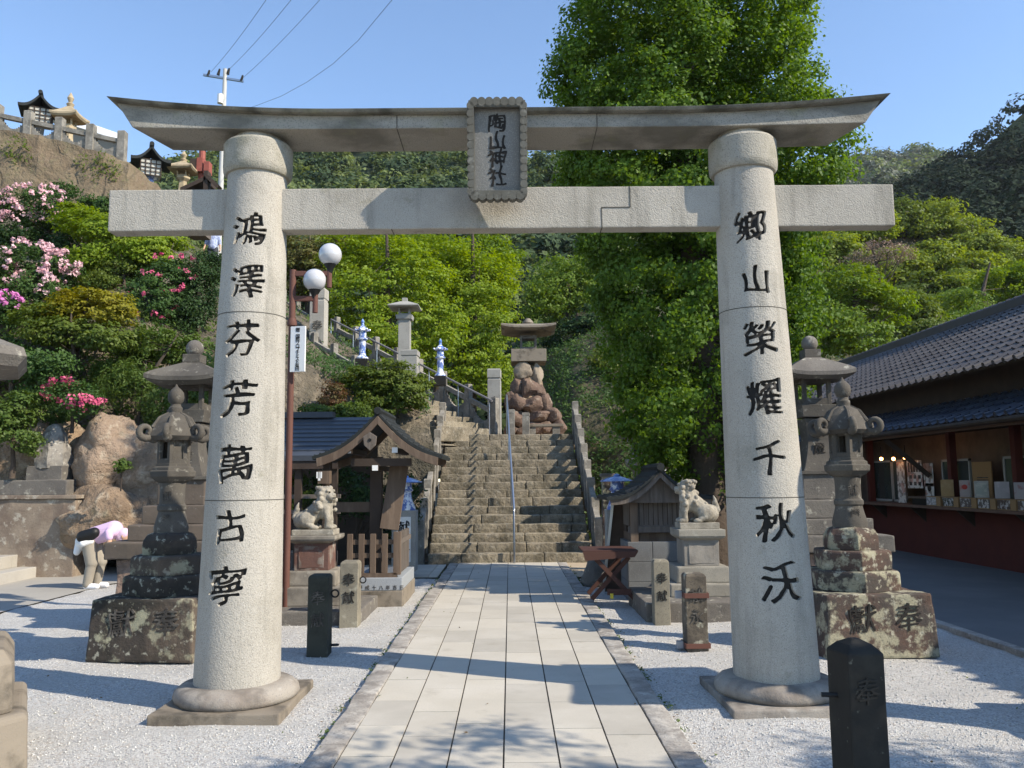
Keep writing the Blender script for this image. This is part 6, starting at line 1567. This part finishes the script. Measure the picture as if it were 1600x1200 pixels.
# ---- ginkgo
def ginkgo():
    Y = 12.1; base = Vector((P(1112, 800, Y).x, Y, -.05))
    prof = [(-170, 1000, 1150), (-90, 930, 1235), (0, 893, 1268), (60, 870, 1285), (120, 850, 1290), (180, 862, 1310), (250, 868, 1338), (310, 885, 1330), (380, 905, 1300), (450, 930, 1292), (520, 940, 1292), (590, 955, 1285), (650, 965, 1255), (700, 985, 1210), (740, 1040, 1160)]
    prof = [(r_, (a + b_) / 2 - 2 - (b_ - a) * .45, (a + b_) / 2 - 4 + (b_ - a) * .415) for r_, a, b_ in prof]
    bl = []
    for r_, a, b_ in prof:
        n = 3
        for i in range(n):
            px = a + (b_ - a) * (i + .5) / n; bl.append(B(px, r_, Y + (.35 if i == 1 else 0), (b_ - a) / n * .72, 52, (b_ - a) * .42))
    rng = random.Random(4)
    for r_, a, b_ in prof[1:-2]:
        bl.append(B(a + 8, r_ + rng.uniform(-25, 25), Y, 26, 30)); bl.append(B(b_ - 8, r_ + rng.uniform(-25, 25), Y, 24, 32)); bl.append(B((a + b_) / 2 + rng.uniform(-60, 60), r_, Y - 1.35, 50, 45))
    tree("ginkgo_tree", "huge dense bright green ginkgo tree towering behind the gate, right of centre", base, bl, 4600, 60, .20, .058, L_gink, 3, flat=.9, trunk_r=.27, up=.35, inner=.35, top=(base.x - .1, Y, 9.5), bmat=bark, aspect=.85)
    # loose sprays at the outline
ginkgo()
mapg = "maples behind the stone stairs"
tree("maple_tree", "bright lime-green maple behind the pillar lantern", P(610, 640, 26), [B(560, 470, 26, 70, 60), B(640, 440, 27, 70, 60), B(600, 545, 25.5, 65, 45), B(540, 405, 28, 55, 45), B(680, 510, 26.5, 55, 50), B(600, 395, 28, 60, 40)], 620, 46, .42, .12, L_maple, 11, flat=.32, trunk_r=.16, group=mapg, up=.9)
tree("maple_tree", "large bright green maple left of the boulder-based lantern", P(735, 655, 29), [B(730, 430, 30, 65, 55), B(760, 500, 29, 58, 60), B(715, 560, 28.5, 62, 52), B(770, 440, 31, 48, 50), B(690, 400, 31, 55, 42), B(770, 590, 28.5, 42, 42)], 680, 46, .44, .125, L_maple, 12, flat=.35, trunk_r=.18, group=mapg, up=.9)
tree("maple_tree", "darker green maple filling the gap between the two bright maples", P(680, 640, 32), [B(640, 400, 33, 80, 45), B(700, 480, 32, 60, 70), B(760, 400, 34, 60, 40)], 330, 46, .5, .14, L_maple2, 13, flat=.4, trunk_r=.18, group=mapg, up=.8)
tree("bronze_maple_tree", "bronze and yellow leaved maple beside the globe lamps", P(480, 560, 28), [B(480, 420, 28, 42, 52), B(455, 400, 28.5, 30, 40), B(515, 385, 29, 35, 28)], 190, 44, .42, .12, L_brown, 14, flat=.35, trunk_r=.12, up=.9)
tree("round_green_tree", "rounded mid-green tree right of the boulder-based lantern", P(885, 600, 38), [B(885, 445, 38, 60, 50), B(850, 470, 37, 38, 35), B(925, 430, 39, 42, 40)], 340, 46, .5, .15, L_maple2, 15, flat=.5, trunk_r=.2)
tree("dark_tree", "dark spreading tree above the shaded slope right of the stairs", P(915, 590, 33), [B(900, 525, 33, 55, 28), B(950, 500, 32, 45, 35), B(860, 545, 33, 30, 18)], 190, 42, .42, .13, L_dark, 16, flat=.35, trunk_r=.14, up=.8)
tree("pale_shrub", "pale brownish-green shrub on the shaded slope", P(945, 600, 26), [B(945, 565, 26, 24, 26)], 60, 40, .25, .09, L_olive, 17, trunk_r=.05)
tree("olive_shrub", "olive green maple shrub hanging above the wooden pavilion", P(600, 660, 18.2), [B(560, 598, 18, 32, 26), B(610, 590, 17.8, 48, 30), B(640, 620, 17.6, 28, 26), B(590, 630, 17.6, 40, 22), B(655, 600, 18.2, 14, 18)], 300, 44, .22, .075, L_olive, 18, flat=.3, trunk_r=.06, up=1.0, cat="shrub")
tree("reddish_shrub", "small reddish shrub left of the olive shrub", P(520, 650, 17), [B(522, 622, 17, 22, 26)], 70, 36, .16, .06, leaf_mat("leaf_red", (.13, .05, .03), (.10, .10, .03), .3), 19, trunk_r=.03, cat="shrub")
tree("low_shrub", "green low shrub between the reddish and the olive shrubs", P(548, 660, 16.8), [B(550, 645, 16.8, 30, 18), B(490, 645, 16.5, 30, 12)], 90, 36, .18, .07, L_fern, 20, trunk_r=.03, cat="shrub")
tree("garden_pine", "small clipped pine seen beneath the slate-blue roof", G(462, 905, -.05) + Vector((0, 1.8, 0)), [B(460, 750, 13.3, 22, 10), B(475, 775, 13.3, 16, 9), B(455, 790, 13.2, 18, 9)], 90, 44, .10, .04, L_fern, 21, flat=.5, trunk_r=.04)
tree("garden_shrub", "dark shrub in the shade between lion and pavilion", (P(540, 800, 14.2).x, 14.2, -.05), [B(535, 770, 14.2, 60, 45), B(620, 790, 15, 30, 60)], 160, 40, .25, .07, L_dark, 22, trunk_r=.04, cat="shrub")

# ---- left hillside shrubs
pink1 = M("azalea_pale_pink", (.66, .38, .42), [('a', 1, 0, 1, (.78, .58, .58), .9)], rough=.7, rnd=False, translucent=.25)
pink2 = M("azalea_hot_pink", (.55, .07, .17), [('a', 1, 0, 1, (.66, .20, .28), .8)], rough=.7, rnd=False, translucent=.2)
pink3 = M("azalea_magenta", (.55, .12, .38), [('a', 1, 0, 1, (.70, .34, .58), .8)], rough=.7, rnd=False, translucent=.2)
def azalea(label, bl, fm, seed, nc=140, frac=.32, lm=None, ls=.07, fs=.072, Yb=None, top_only=-.15):
    rs = np.random.RandomState(seed); base = np.array([bl[0][0], bl[0][1] + .1, min(b[2] - b[5] for b in bl) - .1]); t = thing("azalea_bush", label, "azalea", tuple(base), 0, "flowering azaleas on the left slope")
    bb = [tuple(np.array(q[:3]) - base) + tuple(q[3:]) for q in bl]; cl = blobs_clumps(rs, bb, nc, .6)
    p, nn, v = clump_leaves(rs, cl, 46, .2, .6, .4, .6, np.array(bb)[:, :3].mean(0)); quad_mesh("foliage", p, nn, ls, lm or L_mid, t, attr=v, rs=rs)
    k = int(nc * frac * 3); fl = blobs_clumps(rs, bb, k * 3, .97); cen = fl - np.array(bb)[:, :3].mean(0)
    fl = fl[(cen[:, 2] > top_only) | (cen[:, 1] < -.1)][:k]
    dens = np.array([mn.noise(Vector(tuple(q * 1.6)) + Vector((seed, 0, 0))) for q in fl]); fl = fl[dens > -.12]
    p, nn, v = clump_leaves(rs, fl, 11, .075, .8, .5, .3, np.array(bb)[:, :3].mean(0)); p += np.array([.05, -.12, .08])
    quad_mesh("blossoms", p, nn, fs, fm, t, attr=v, rs=rs, aspect=.9)
    limbs(t, (0, 0, -.2), (0, 0, .5), .03, [tuple(c) for c in cl[:6]], bark, seed)
azalea("pale pink azalea high on the slope just under the retaining wall", [B(55, 325, 20.5, 55, 34), B(20, 345, 20.3, 35, 30), B(85, 340, 20.8, 30, 24)], pink1, 31, 170, .5)
azalea("large pale pink azalea at the middle left edge of the slope", [B(40, 420, 17.8, 65, 38), B(-10, 440, 17.6, 40, 40), B(95, 425, 18, 30, 28), B(60, 455, 17.5, 45, 26)], pink1, 32, 240, .45)
azalea("purple-pink azalea at the left edge below the large pale one", [B(10, 485, 16.6, 28, 22), B(-30, 470, 16.6, 30, 24)], pink3, 33, 70, .5)
azalea("crimson and pink azalea right of the yellow-tipped maple", [B(265, 440, 18.3, 42, 38), B(235, 470, 17.8, 42, 40), B(290, 430, 18.6, 22, 30)], pink2, 34, 200, .09, L_mid)
azalea("hot pink azalea low down above the sunlit tan rock", [B(110, 617, 14.6, 42, 20), B(130, 632, 14.4, 30, 16)], pink2, 35, 90, .5, L_mid, .06, .06)
sg = "shrubs and small maples on the left slope"
tree("young_maple_tree", "bright yellow-green maple under the left end of the lower beam", P(165, 455, 19.5), [B(130, 350, 19.5, 42, 26), B(180, 365, 19.3, 52, 30), B(230, 395, 19, 45, 30), B(150, 405, 19, 45, 26), B(262, 382, 20.3, 26, 12), B(110, 330, 20, 25, 16)], 460, 46, .26, .085, L_maple, 41, flat=.3, trunk_r=.07, group=sg, up=1.0)
tree("young_maple_tree", "maple with golden-yellow tips in the middle of the left slope", P(115, 560, 16.4), [B(140, 470, 16.4, 60, 22), B(180, 490, 16, 34, 22), B(95, 490, 16.2, 45, 22)], 240, 46, .22, .075, L_yell, 42, flat=.28, trunk_r=.05, group=sg, up=1.1)
tree("young_maple_tree", "shaded green maple below the golden-tipped one", P(120, 600, 15.8), [B(100, 520, 15.9, 60, 24), B(170, 530, 15.7, 45, 24), B(60, 500, 16.1, 40, 30)], 240, 44, .22, .075, L_olive, 43, flat=.3, trunk_r=.05, group=sg, up=1.0)
tree("clipped_hedge", "dark rounded evergreen hedge beside the left pillar", P(310, 545, 18.5), [B(312, 455, 18.6, 36, 58), B(330, 420, 19, 26, 30), B(290, 490, 18.3, 28, 42)], 300, 46, .2, .06, L_dark, 44, flat=.8, trunk_r=.06, group=sg, cat="hedge")
tree("leafy_shrub", "light green shrub between the hedge and the left lantern finials", P(215, 600, 16), [B(230, 540, 16.4, 45, 34), B(285, 545, 16.6, 36, 26), B(320, 590, 15.6, 18, 40)], 230, 44, .2, .07, L_fern, 45, flat=.5, trunk_r=.04, group=sg, cat="shrub")
tree("leafy_shrub", "bright green shrub at the far left beside the pointed memorial stone", P(20, 720, 14.2), [B(30, 640, 14.3, 34, 30), B(-10, 670, 14, 40, 36), B(45, 690, 14.1, 18, 22)], 170, 44, .18, .065, L_fern, 46, flat=.5, trunk_r=.04, group=sg, cat="shrub")
tree("leafy_shrub", "dark shrub patch at the left edge above the memorial stone", P(20, 600, 15.4), [B(20, 570, 15.5, 60, 30), B(80, 575, 15.3, 45, 30), B(-60, 560, 15.5, 60, 40)], 190, 44, .24, .07, L_mid, 47, flat=.6, trunk_r=.04, group=sg, cat="shrub")
tree("leafy_shrub", "green shrub behind the upper pale pink azalea", P(30, 400, 20.5), [B(30, 375, 20.4, 70, 18), B(110, 385, 20, 30, 20)], 150, 44, .28, .08, L_dark, 48, flat=.6, trunk_r=.04, group=sg, cat="shrub")
tree("small_plant", "fresh green plant growing out of the rock crevice behind the bending woman", P(190, 738, 13.6), [B(190, 728, 13.4, 11, 10)], 18, 26, .07, .06, L_fern, 49, trunk_r=.01, group=None, cat="plant")
tree("hanging_fern_bank", "bank of drooping light green ferns above the sloping orange-brown rock", P(210, 690, 15.6), [B(205, 600, 15.7, 48, 32), B(250, 640, 15.5, 34, 26), B(170, 580, 15.9, 34, 20), B(285, 625, 15.4, 26, 34)], 260, 46, .17, .085, L_fern, 101, flat=1.2, trunk_r=.03, group=sg, up=.1, cat="fern", lname="fronds", aspect=.3)
tree("hanging_fern_bank", "darker ferns hanging over the shaded rock left of the hot pink azalea", P(60, 680, 15.4), [B(60, 625, 15.5, 34, 30), B(90, 650, 15.2, 22, 26), B(20, 560, 15.8, 40, 22)], 150, 44, .17, .08, L_mid, 102, flat=1.2, trunk_r=.03, group=sg, up=.1, cat="fern", lname="fronds", aspect=.3)
tree("leafy_shrub", "mixed olive shrub filling the slope between the two pink azaleas", P(200, 460, 18.6), [B(190, 425, 18.8, 40, 18), B(150, 440, 18.4, 34, 16), B(225, 410, 19, 26, 16)], 150, 44, .2, .07, L_olive, 103, flat=.5, trunk_r=.04, group=sg, cat="shrub")
tree("leafy_shrub", "dark green shrub under the bright maple at the foot of the retaining wall", P(150, 340, 21), [B(160, 320, 21.2, 40, 14), B(230, 335, 21.4, 46, 14), B(100, 300, 21.2, 24, 12)], 130, 44, .24, .08, L_mid, 104, flat=.6, trunk_r=.04, group=sg, cat="shrub")
def cover(name, G_, n, size, mat, seed, off=.12, mask=None, per=8, cr=.22):
    """ground cover leaves scattered over a lofted slope"""
    rs = np.random.RandomState(seed); h, w_ = G_.shape[:2]; i = rs.randint(0, h - 1, n); j = rs.randint(0, w_ - 1, n); a, b = rs.rand(n, 1), rs.rand(n, 1)
    p = (G_[i, j] * (1 - a) + G_[i + 1, j] * a) * (1 - b) + (G_[i, j + 1] * (1 - a) + G_[i + 1, j + 1] * a) * b
    if mask is not None: p = p[mask(p)]
    du = G_[i, j + 1] - G_[i, j]; p = p + np.array([0, -off * .6, off])
    keep = np.array([mn.noise(Vector(tuple(q * .8)) + Vector((seed, 0, 0))) > -.22 for q in p]); p = p[keep]
    q, nn, v = clump_leaves(rs, p, per, cr, .8, .2, .5)
    return quad_mesh(name, q, nn + np.array([0, -.5, 0]), size, mat, kind='stuff', rs=rs, attr=v, aspect=.4)
cover("slope_undergrowth", LEFT, 5200, .085, L_mid, 51, mask=lambda p: (p[:, 2] > 1.9) & ~((p[:, 0] > -6.2) & (p[:, 2] < 4.4) & (p[:, 1] < 18)))
cover("slope_ferns", LEFT, 2600, .13, L_fern, 52, mask=lambda p: (p[:, 2] > 2.6) & (p[:, 2] < 6.5) & (p[:, 0] < -5.8), per=7, cr=.26)
WG = np.array([[tuple(P(x, 206 + (x / 200) * 46 + k * 16 - 3, 22.75)) for x in range(-100, 205, 12)] for k in range(8)])
cover("wall_weeds", WG, 420, .10, L_olive, 57, off=.03, mask=lambda p: (np.sin(p[:, 0] * 3.1) + np.sin(p[:, 2] * 4.3 + p[:, 0]) > .35), per=9, cr=.2)
cover("terrace_grass", HTOP, 900, .1, L_olive, 53)

# ---- right slope behind the stairs
RS = loft("right_hillside", [line([800, 845, 900, 980, 1080, 1200, 1320], [None] * 7, [30, 25, 21, 20, 20, 20, 22]),
    line([800, 845, 900, 980, 1080, 1200, 1320], [655, 650, 640, 640, 640, 640, 640], [30, 27, 24, 23, 23, 23, 25]),
    line([800, 845, 900, 980, 1080, 1200, 1320], [560, 555, 540, 520, 520, 540, 560], [36, 33, 30, 28, 28, 30, 34]),
    line([800, 845, 900, 980, 1080, 1200, 1320], [520, 510, 480, 450, 450, 470, 500], [48, 45, 42, 40, 40, 42, 46])], slope_m, amp=.25, seed=3)
cover("slope_grass", RS, 5000, .12, L_mid, 54, per=8, cr=.3)
cover("slope_pale_grass", RS, 900, .14, L_fern, 55, per=8, cr=.3)
# ---- trees at the right
rg_ = "trees behind the shop"
for i, (lb, bl, m, sd, cr, ls) in enumerate([
    ("leafy green tree right of the right pillar", [B(1330, 450, 30, 62, 40), B(1300, 510, 29, 45, 45), B(1380, 480, 30, 50, 34), B(1345, 530, 29, 60, 25)], L_maple2, 61, .45, .14),
    ("grey-green tree above the far end of the shop roof", [B(1420, 490, 34, 42, 38), B(1450, 520, 33, 50, 22)], L_olive, 62, .45, .14),
    ("bright green tree above the middle of the shop roof", [B(1500, 480, 36, 45, 30), B(1560, 450, 38, 45, 32), B(1610, 440, 38, 45, 36), B(1530, 500, 34, 50, 20)], L_maple2, 63, .5, .15),
    ("thinly leaved pinkish-brown tree below the pale green grove", [B(1380, 395, 48, 55, 20), B(1345, 410, 48, 35, 18)], leaf_mat("bud_pink", (.28, .19, .15), (.20, .17, .10), .2), 64, .5, .12)]):
    b0 = bl[0]; tree("leafy_tree", lb, (b0[0], b0[1], max(0, b0[2] - b0[5] - 2.5)), bl, 330 if i < 3 else 120, 44 if i < 3 else 20, cr, ls, m, sd, flat=.4, trunk_r=.16, group=rg_, up=.8)
# grove on the knoll: each tree its own
K = loft("knoll", [line([1180, 1290, 1400, 1500, 1620, 1800], [760] * 6, [42] * 6), line([1180, 1290, 1400, 1500, 1620, 1800], [560, 560, 560, 560, 560, 560], [44, 44, 44, 44, 44, 44]), line([1180, 1290, 1400, 1500, 1620, 1800], [440, 430, 420, 430, 450, 480], [54] * 6), line([1180, 1290, 1400, 1500, 1620, 1800], [350, 335, 322, 345, 400, 470], [62] * 6)], slope_m, amp=.5)
def grove():
    spots = [(1300, 390, 52), (1350, 350, 56), (1410, 335, 58), (1465, 340, 58), (1520, 370, 57), (1575, 400, 56), (1625, 430, 56), (1330, 440, 48), (1400, 410, 52), (1460, 400, 53), (1520, 420, 51), (1580, 450, 50), (1440, 450, 46), (1290, 350, 60), (1250, 400, 56), (1500, 455, 45)]
    for i, (px, r_, Y) in enumerate(spots):
        s = 46 if i < 8 else 42; back = Y >= 55; row = sorted(q[0] for q in spots if (q[2] >= 55) == back); od = "first second third fourth fifth sixth seventh eighth ninth tenth eleventh".split()[row.index(px)]
        lb = "%s olive-green grove tree behind the shop, %s from the left in the %s row" % ("dull" if i % 5 == 2 else "pale", od, "back" if back else "front")
        tree("grove_tree", lb, P(px, r_ + 60, Y), [B(px, r_, Y, s, s * .62), B(px - 22, r_ + 14, Y - 1, s * .6, s * .45), B(px + 24, r_ + 12, Y - .5, s * .6, s * .45)], 150, 40, .75, .22, L_dome if i % 5 != 2 else L_olive, 70 + i, flat=.32, trunk_r=.2, group="pale olive-green grove trees on the knoll", up=.9)
grove()
forest_floor = M("forest_floor", (.03, .045, .018), [('n', .1, .4, .6, (.06, .08, .03), .8)], rough=1, rnd=False)
# ---- far forests
def forest(name, G_, n, rad_, mat_list, seed, per=26, leaf=.5, ncl=14, keep=None):
    rs = np.random.RandomState(seed); h, w_ = G_.shape[:2]; i = rs.randint(0, h - 1, n); j = rs.randint(0, w_ - 1, n); a, b = rs.rand(n, 1), rs.rand(n, 1)
    p = (G_[i, j] * (1 - a) + G_[i + 1, j] * a) * (1 - b) + (G_[i, j + 1] * (1 - a) + G_[i + 1, j + 1] * a) * b
    R_ = rad_ * rs.uniform(.6, 1.35, n); el = rs.uniform(.7, 1.25, n); tv = rs.rand(n) ** 1.3
    d = rs.normal(size=(n, ncl, 3)); d /= np.linalg.norm(d, axis=2, keepdims=True); d[:, :, 2] = np.abs(d[:, :, 2]) * 1.0 - .15
    c = p[:, None] + d * (R_[:, None, None] * .78) * np.stack([np.ones(n), np.ones(n), el], 1)[:, None] + np.array([0, 0, 1.0])[None, None] * R_[:, None, None] * .5
    c = c.reshape(-1, 3); q, nn, v = clump_leaves(rs, c, per, np.repeat(R_ * .33, ncl), .6, .5, .6, None)
    nn += np.repeat(d.reshape(-1, 3), per, 0) * 1.0
    v = np.clip(np.repeat(tv, ncl * per) * .8 + rs.rand(len(q)) * .2, 0, 1); mi = np.repeat(rs.choice(len(mat_list), n, p=[.62, .38] if len(mat_list) == 2 else None), ncl * per)
    return quad_mesh(name, q, nn, leaf, mat_list[0], kind='stuff', rs=rs, attr=v, extra_mats=mat_list[1:], mi=mi)
bx = [-300, 0, 160, 260, 400, 550, 700, 850, 1000, 1150, 1350]
H1 = loft("back_hill", [line(bx, [760] * 11, [48] * 11), line(bx, [560] * 11, [50] * 11), line(bx, [430, 430, 430, 430, 440, 450, 450, 450, 450, 450, 450], [62] * 11), line(bx, [330, 330, 330, 330, 330, 330, 335, 340, 345, 350, 350], [85] * 11),
    line(bx, [350, 325, 292, 265, 240, 228, 232, 250, 275, 300, 345], [125] * 11)], forest_floor, sub=(5, 5), amp=2.0, sc=.05)
forest("hillside_forest", H1, 2300, 2.6, [L_far, L_fard], 81, per=15, leaf=.62, ncl=12)
rx = [1300, 1380, 1420, 1460, 1500, 1540, 1600, 1700, 1850]
H2 = loft("dark_hill", [line(rx, [760] * 9, [66] * 9), line(rx, [520] * 9, [70] * 9), line(rx, [420, 400, 395, 390, 385, 380, 370, 340, 300], [85] * 9), line(rx, [358, 325, 304, 286, 266, 234, 186, 116, 36], [120] * 9)], forest_floor, sub=(5, 6), amp=2, sc=.05, seed=5)
forest("dark_hill_forest", H2, 800, 2.3, [L_shade, L_shade], 82, per=14, leaf=.6, ncl=12)
dx = [1180, 1260, 1330, 1380, 1430, 1470, 1510, 1600, 1700]
H3 = loft("distant_mountain", [line(dx, [420] * 9, [180] * 9), line(dx, [330, 320, 310, 300, 300, 300, 300, 300, 300], [220] * 9), line(dx, [350, 310, 276, 262, 258, 260, 268, 280, 300], [300] * 9)], M("distant_slope", (.05, .055, .035), rough=1), sub=(5, 5), amp=4, sc=.02, seed=8)
forest("distant_mountain_forest", H3, 900, 5.2, [L_dist, L_far], 83, per=12, leaf=1.3, ncl=10)
# ---- tree outside the frame whose branches shade the near path
tree("pine_tree", "tree just outside the frame whose branches shade the near path", (8.3, -.6, -.05), [(6.3, 2.1, 4.0, 1.5, .45, .3), (4.9, 2.75, 4.3, .9, .22, .2), (7.8, 1.7, 4.4, 1.2, 1.0, .6), (5.2, 2.0, 4.2, 1.3, .5, .25), (4.1,2.3,4.1,.6,.25,.2)], 150, 50, .3, .08, L_mid, 91, flat=.4, trunk_r=.18, top=(8.0, 0, 5))
# ---- air
hz = MB().box(-420, 420, -30, 420, -1.2, 170).build("haze", None if False else bpy.data.materials.new("haze_air"))
hz['kind'] = 'stuff'; hm = hz.data.materials[0]; hm.use_nodes = True; t_ = hm.node_tree; t_.nodes.remove(t_.nodes["Principled BSDF"])
vp = t_.nodes.new("ShaderNodeVolumePrincipled"); vp.inputs["Color"].default_value = (.86, .92, 1, 1); vp.inputs["Density"].default_value = .00018; vp.inputs["Anisotropy"].default_value = .3
t_.links.new(vp.outputs[0], t_.nodes["Material Output"].inputs["Volume"])

# ---- loose pebbles on the near gravel
def pebbles(n=15000):
    rs = np.random.RandomState(7); x = rs.uniform(-4.6, 4.3, n); y = 3.6 + rs.rand(n) ** 1.5 * 6.0; k = (x < PX0 - .2) | (x > PX0 + 6 * SW + .2); x, y = x[k], y[k]; n = len(x)
    z = np.array([-.042 + mn.noise(Vector((a * 1.1, b * 2.4, 0))) * .016 + mn.noise(Vector((a * 4, b * 5, 3))) * .009 for a, b in zip(x, y)])
    s_ = rs.uniform(.004, .0095, n); base = np.array([[1, 0, 0], [0, 1, 0], [-1, 0, 0], [0, -1, 0], [0, 0, .8], [0, 0, -.8]], float)
    V = base[None] * s_[:, None, None] * rs.uniform(.6, 1.3, (n, 6, 1)); a = rs.rand(n) * 6.28; c, q = np.cos(a)[:, None], np.sin(a)[:, None]
    V = np.stack([V[:, :, 0] * c - V[:, :, 1] * q, V[:, :, 0] * q + V[:, :, 1] * c, V[:, :, 2]], 2) + np.stack([x, y, z + s_ * .35], 1)[:, None]
    F0 = np.array([[0, 1, 4], [1, 2, 4], [2, 3, 4], [3, 0, 4], [1, 0, 5], [2, 1, 5], [3, 2, 5], [0, 3, 5]]); F_ = (F0[None] + 6 * np.arange(n)[:, None, None]).reshape(-1, 3)
    me = bpy.data.meshes.new("loose_pebbles"); me.vertices.add(6 * n); me.vertices.foreach_set('co', V.astype(np.float32).ravel()); m = len(F_)
    me.loops.add(3 * m); me.loops.foreach_set('vertex_index', F_.astype(np.int32).ravel()); me.polygons.add(m)
    me.polygons.foreach_set('loop_start', np.arange(0, 3 * m, 3, dtype=np.int32)); me.polygons.foreach_set('loop_total', np.full(m, 3, dtype=np.int32))
    me.materials.append(M("pebble_stone", (.62, .61, .58), [('a', 1, .72, .8, (.30, .29, .28), .9), ('a', 1, 0, .3, (.5, .49, .46), .8)], rough=.9, rnd=False)); me.update(calc_edges=True)
    at = me.attributes.new('v', 'FLOAT', 'FACE'); at.data.foreach_set('value', np.repeat(rs.rand(n), 8).astype(np.float32)); o = link("loose_pebbles", me); o['kind'] = 'stuff'
pebbles()

def litter():
    rs = np.random.RandomState(12); n = 420; x = rs.uniform(-4.5, 4.3, n); y = 3.8 + rs.rand(n) ** 1.3 * 11
    edge = rs.rand(n) < .55; x[edge] = np.where(rs.rand(edge.sum()) < .5, PX0 - .19 - np.abs(rs.normal(0, .05, edge.sum())), PX0 + 6 * SW + .19 + np.abs(rs.normal(0, .05, edge.sum())))
    on = (x > PX0 - .17) & (x < PX0 + 6 * SW + .17); z = np.where(on, .008, -.024)
    C = np.stack([x, y, z], 1); N_ = rs.normal(0, .25, (n, 3)) + np.array([0, 0, 1.0])
    quad_mesh("fallen_leaves", C, N_, .026, M("dry_leaf", (.16, .10, .04), [('a', 1, .5, .6, (.09, .12, .03), .9)], rnd=False), kind='stuff', rs=rs)
    # weeds in the kerb line
    m = 130; k = rs.rand(m) < .5; cx_ = np.where(k, PX0 - .185, PX0 + 6 * SW + .185) + rs.normal(0, .012, m); cy = rs.uniform(4.2, 15, m); cl = np.stack([cx_, cy, np.full(m, -.015)], 1)
    p, nn, v = clump_leaves(rs, cl, 9, .03, .7, .3, .2); quad_mesh("kerb_weeds", p, nn, .028, L_fern, kind='stuff', rs=rs, attr=v, aspect=.35)
litter()
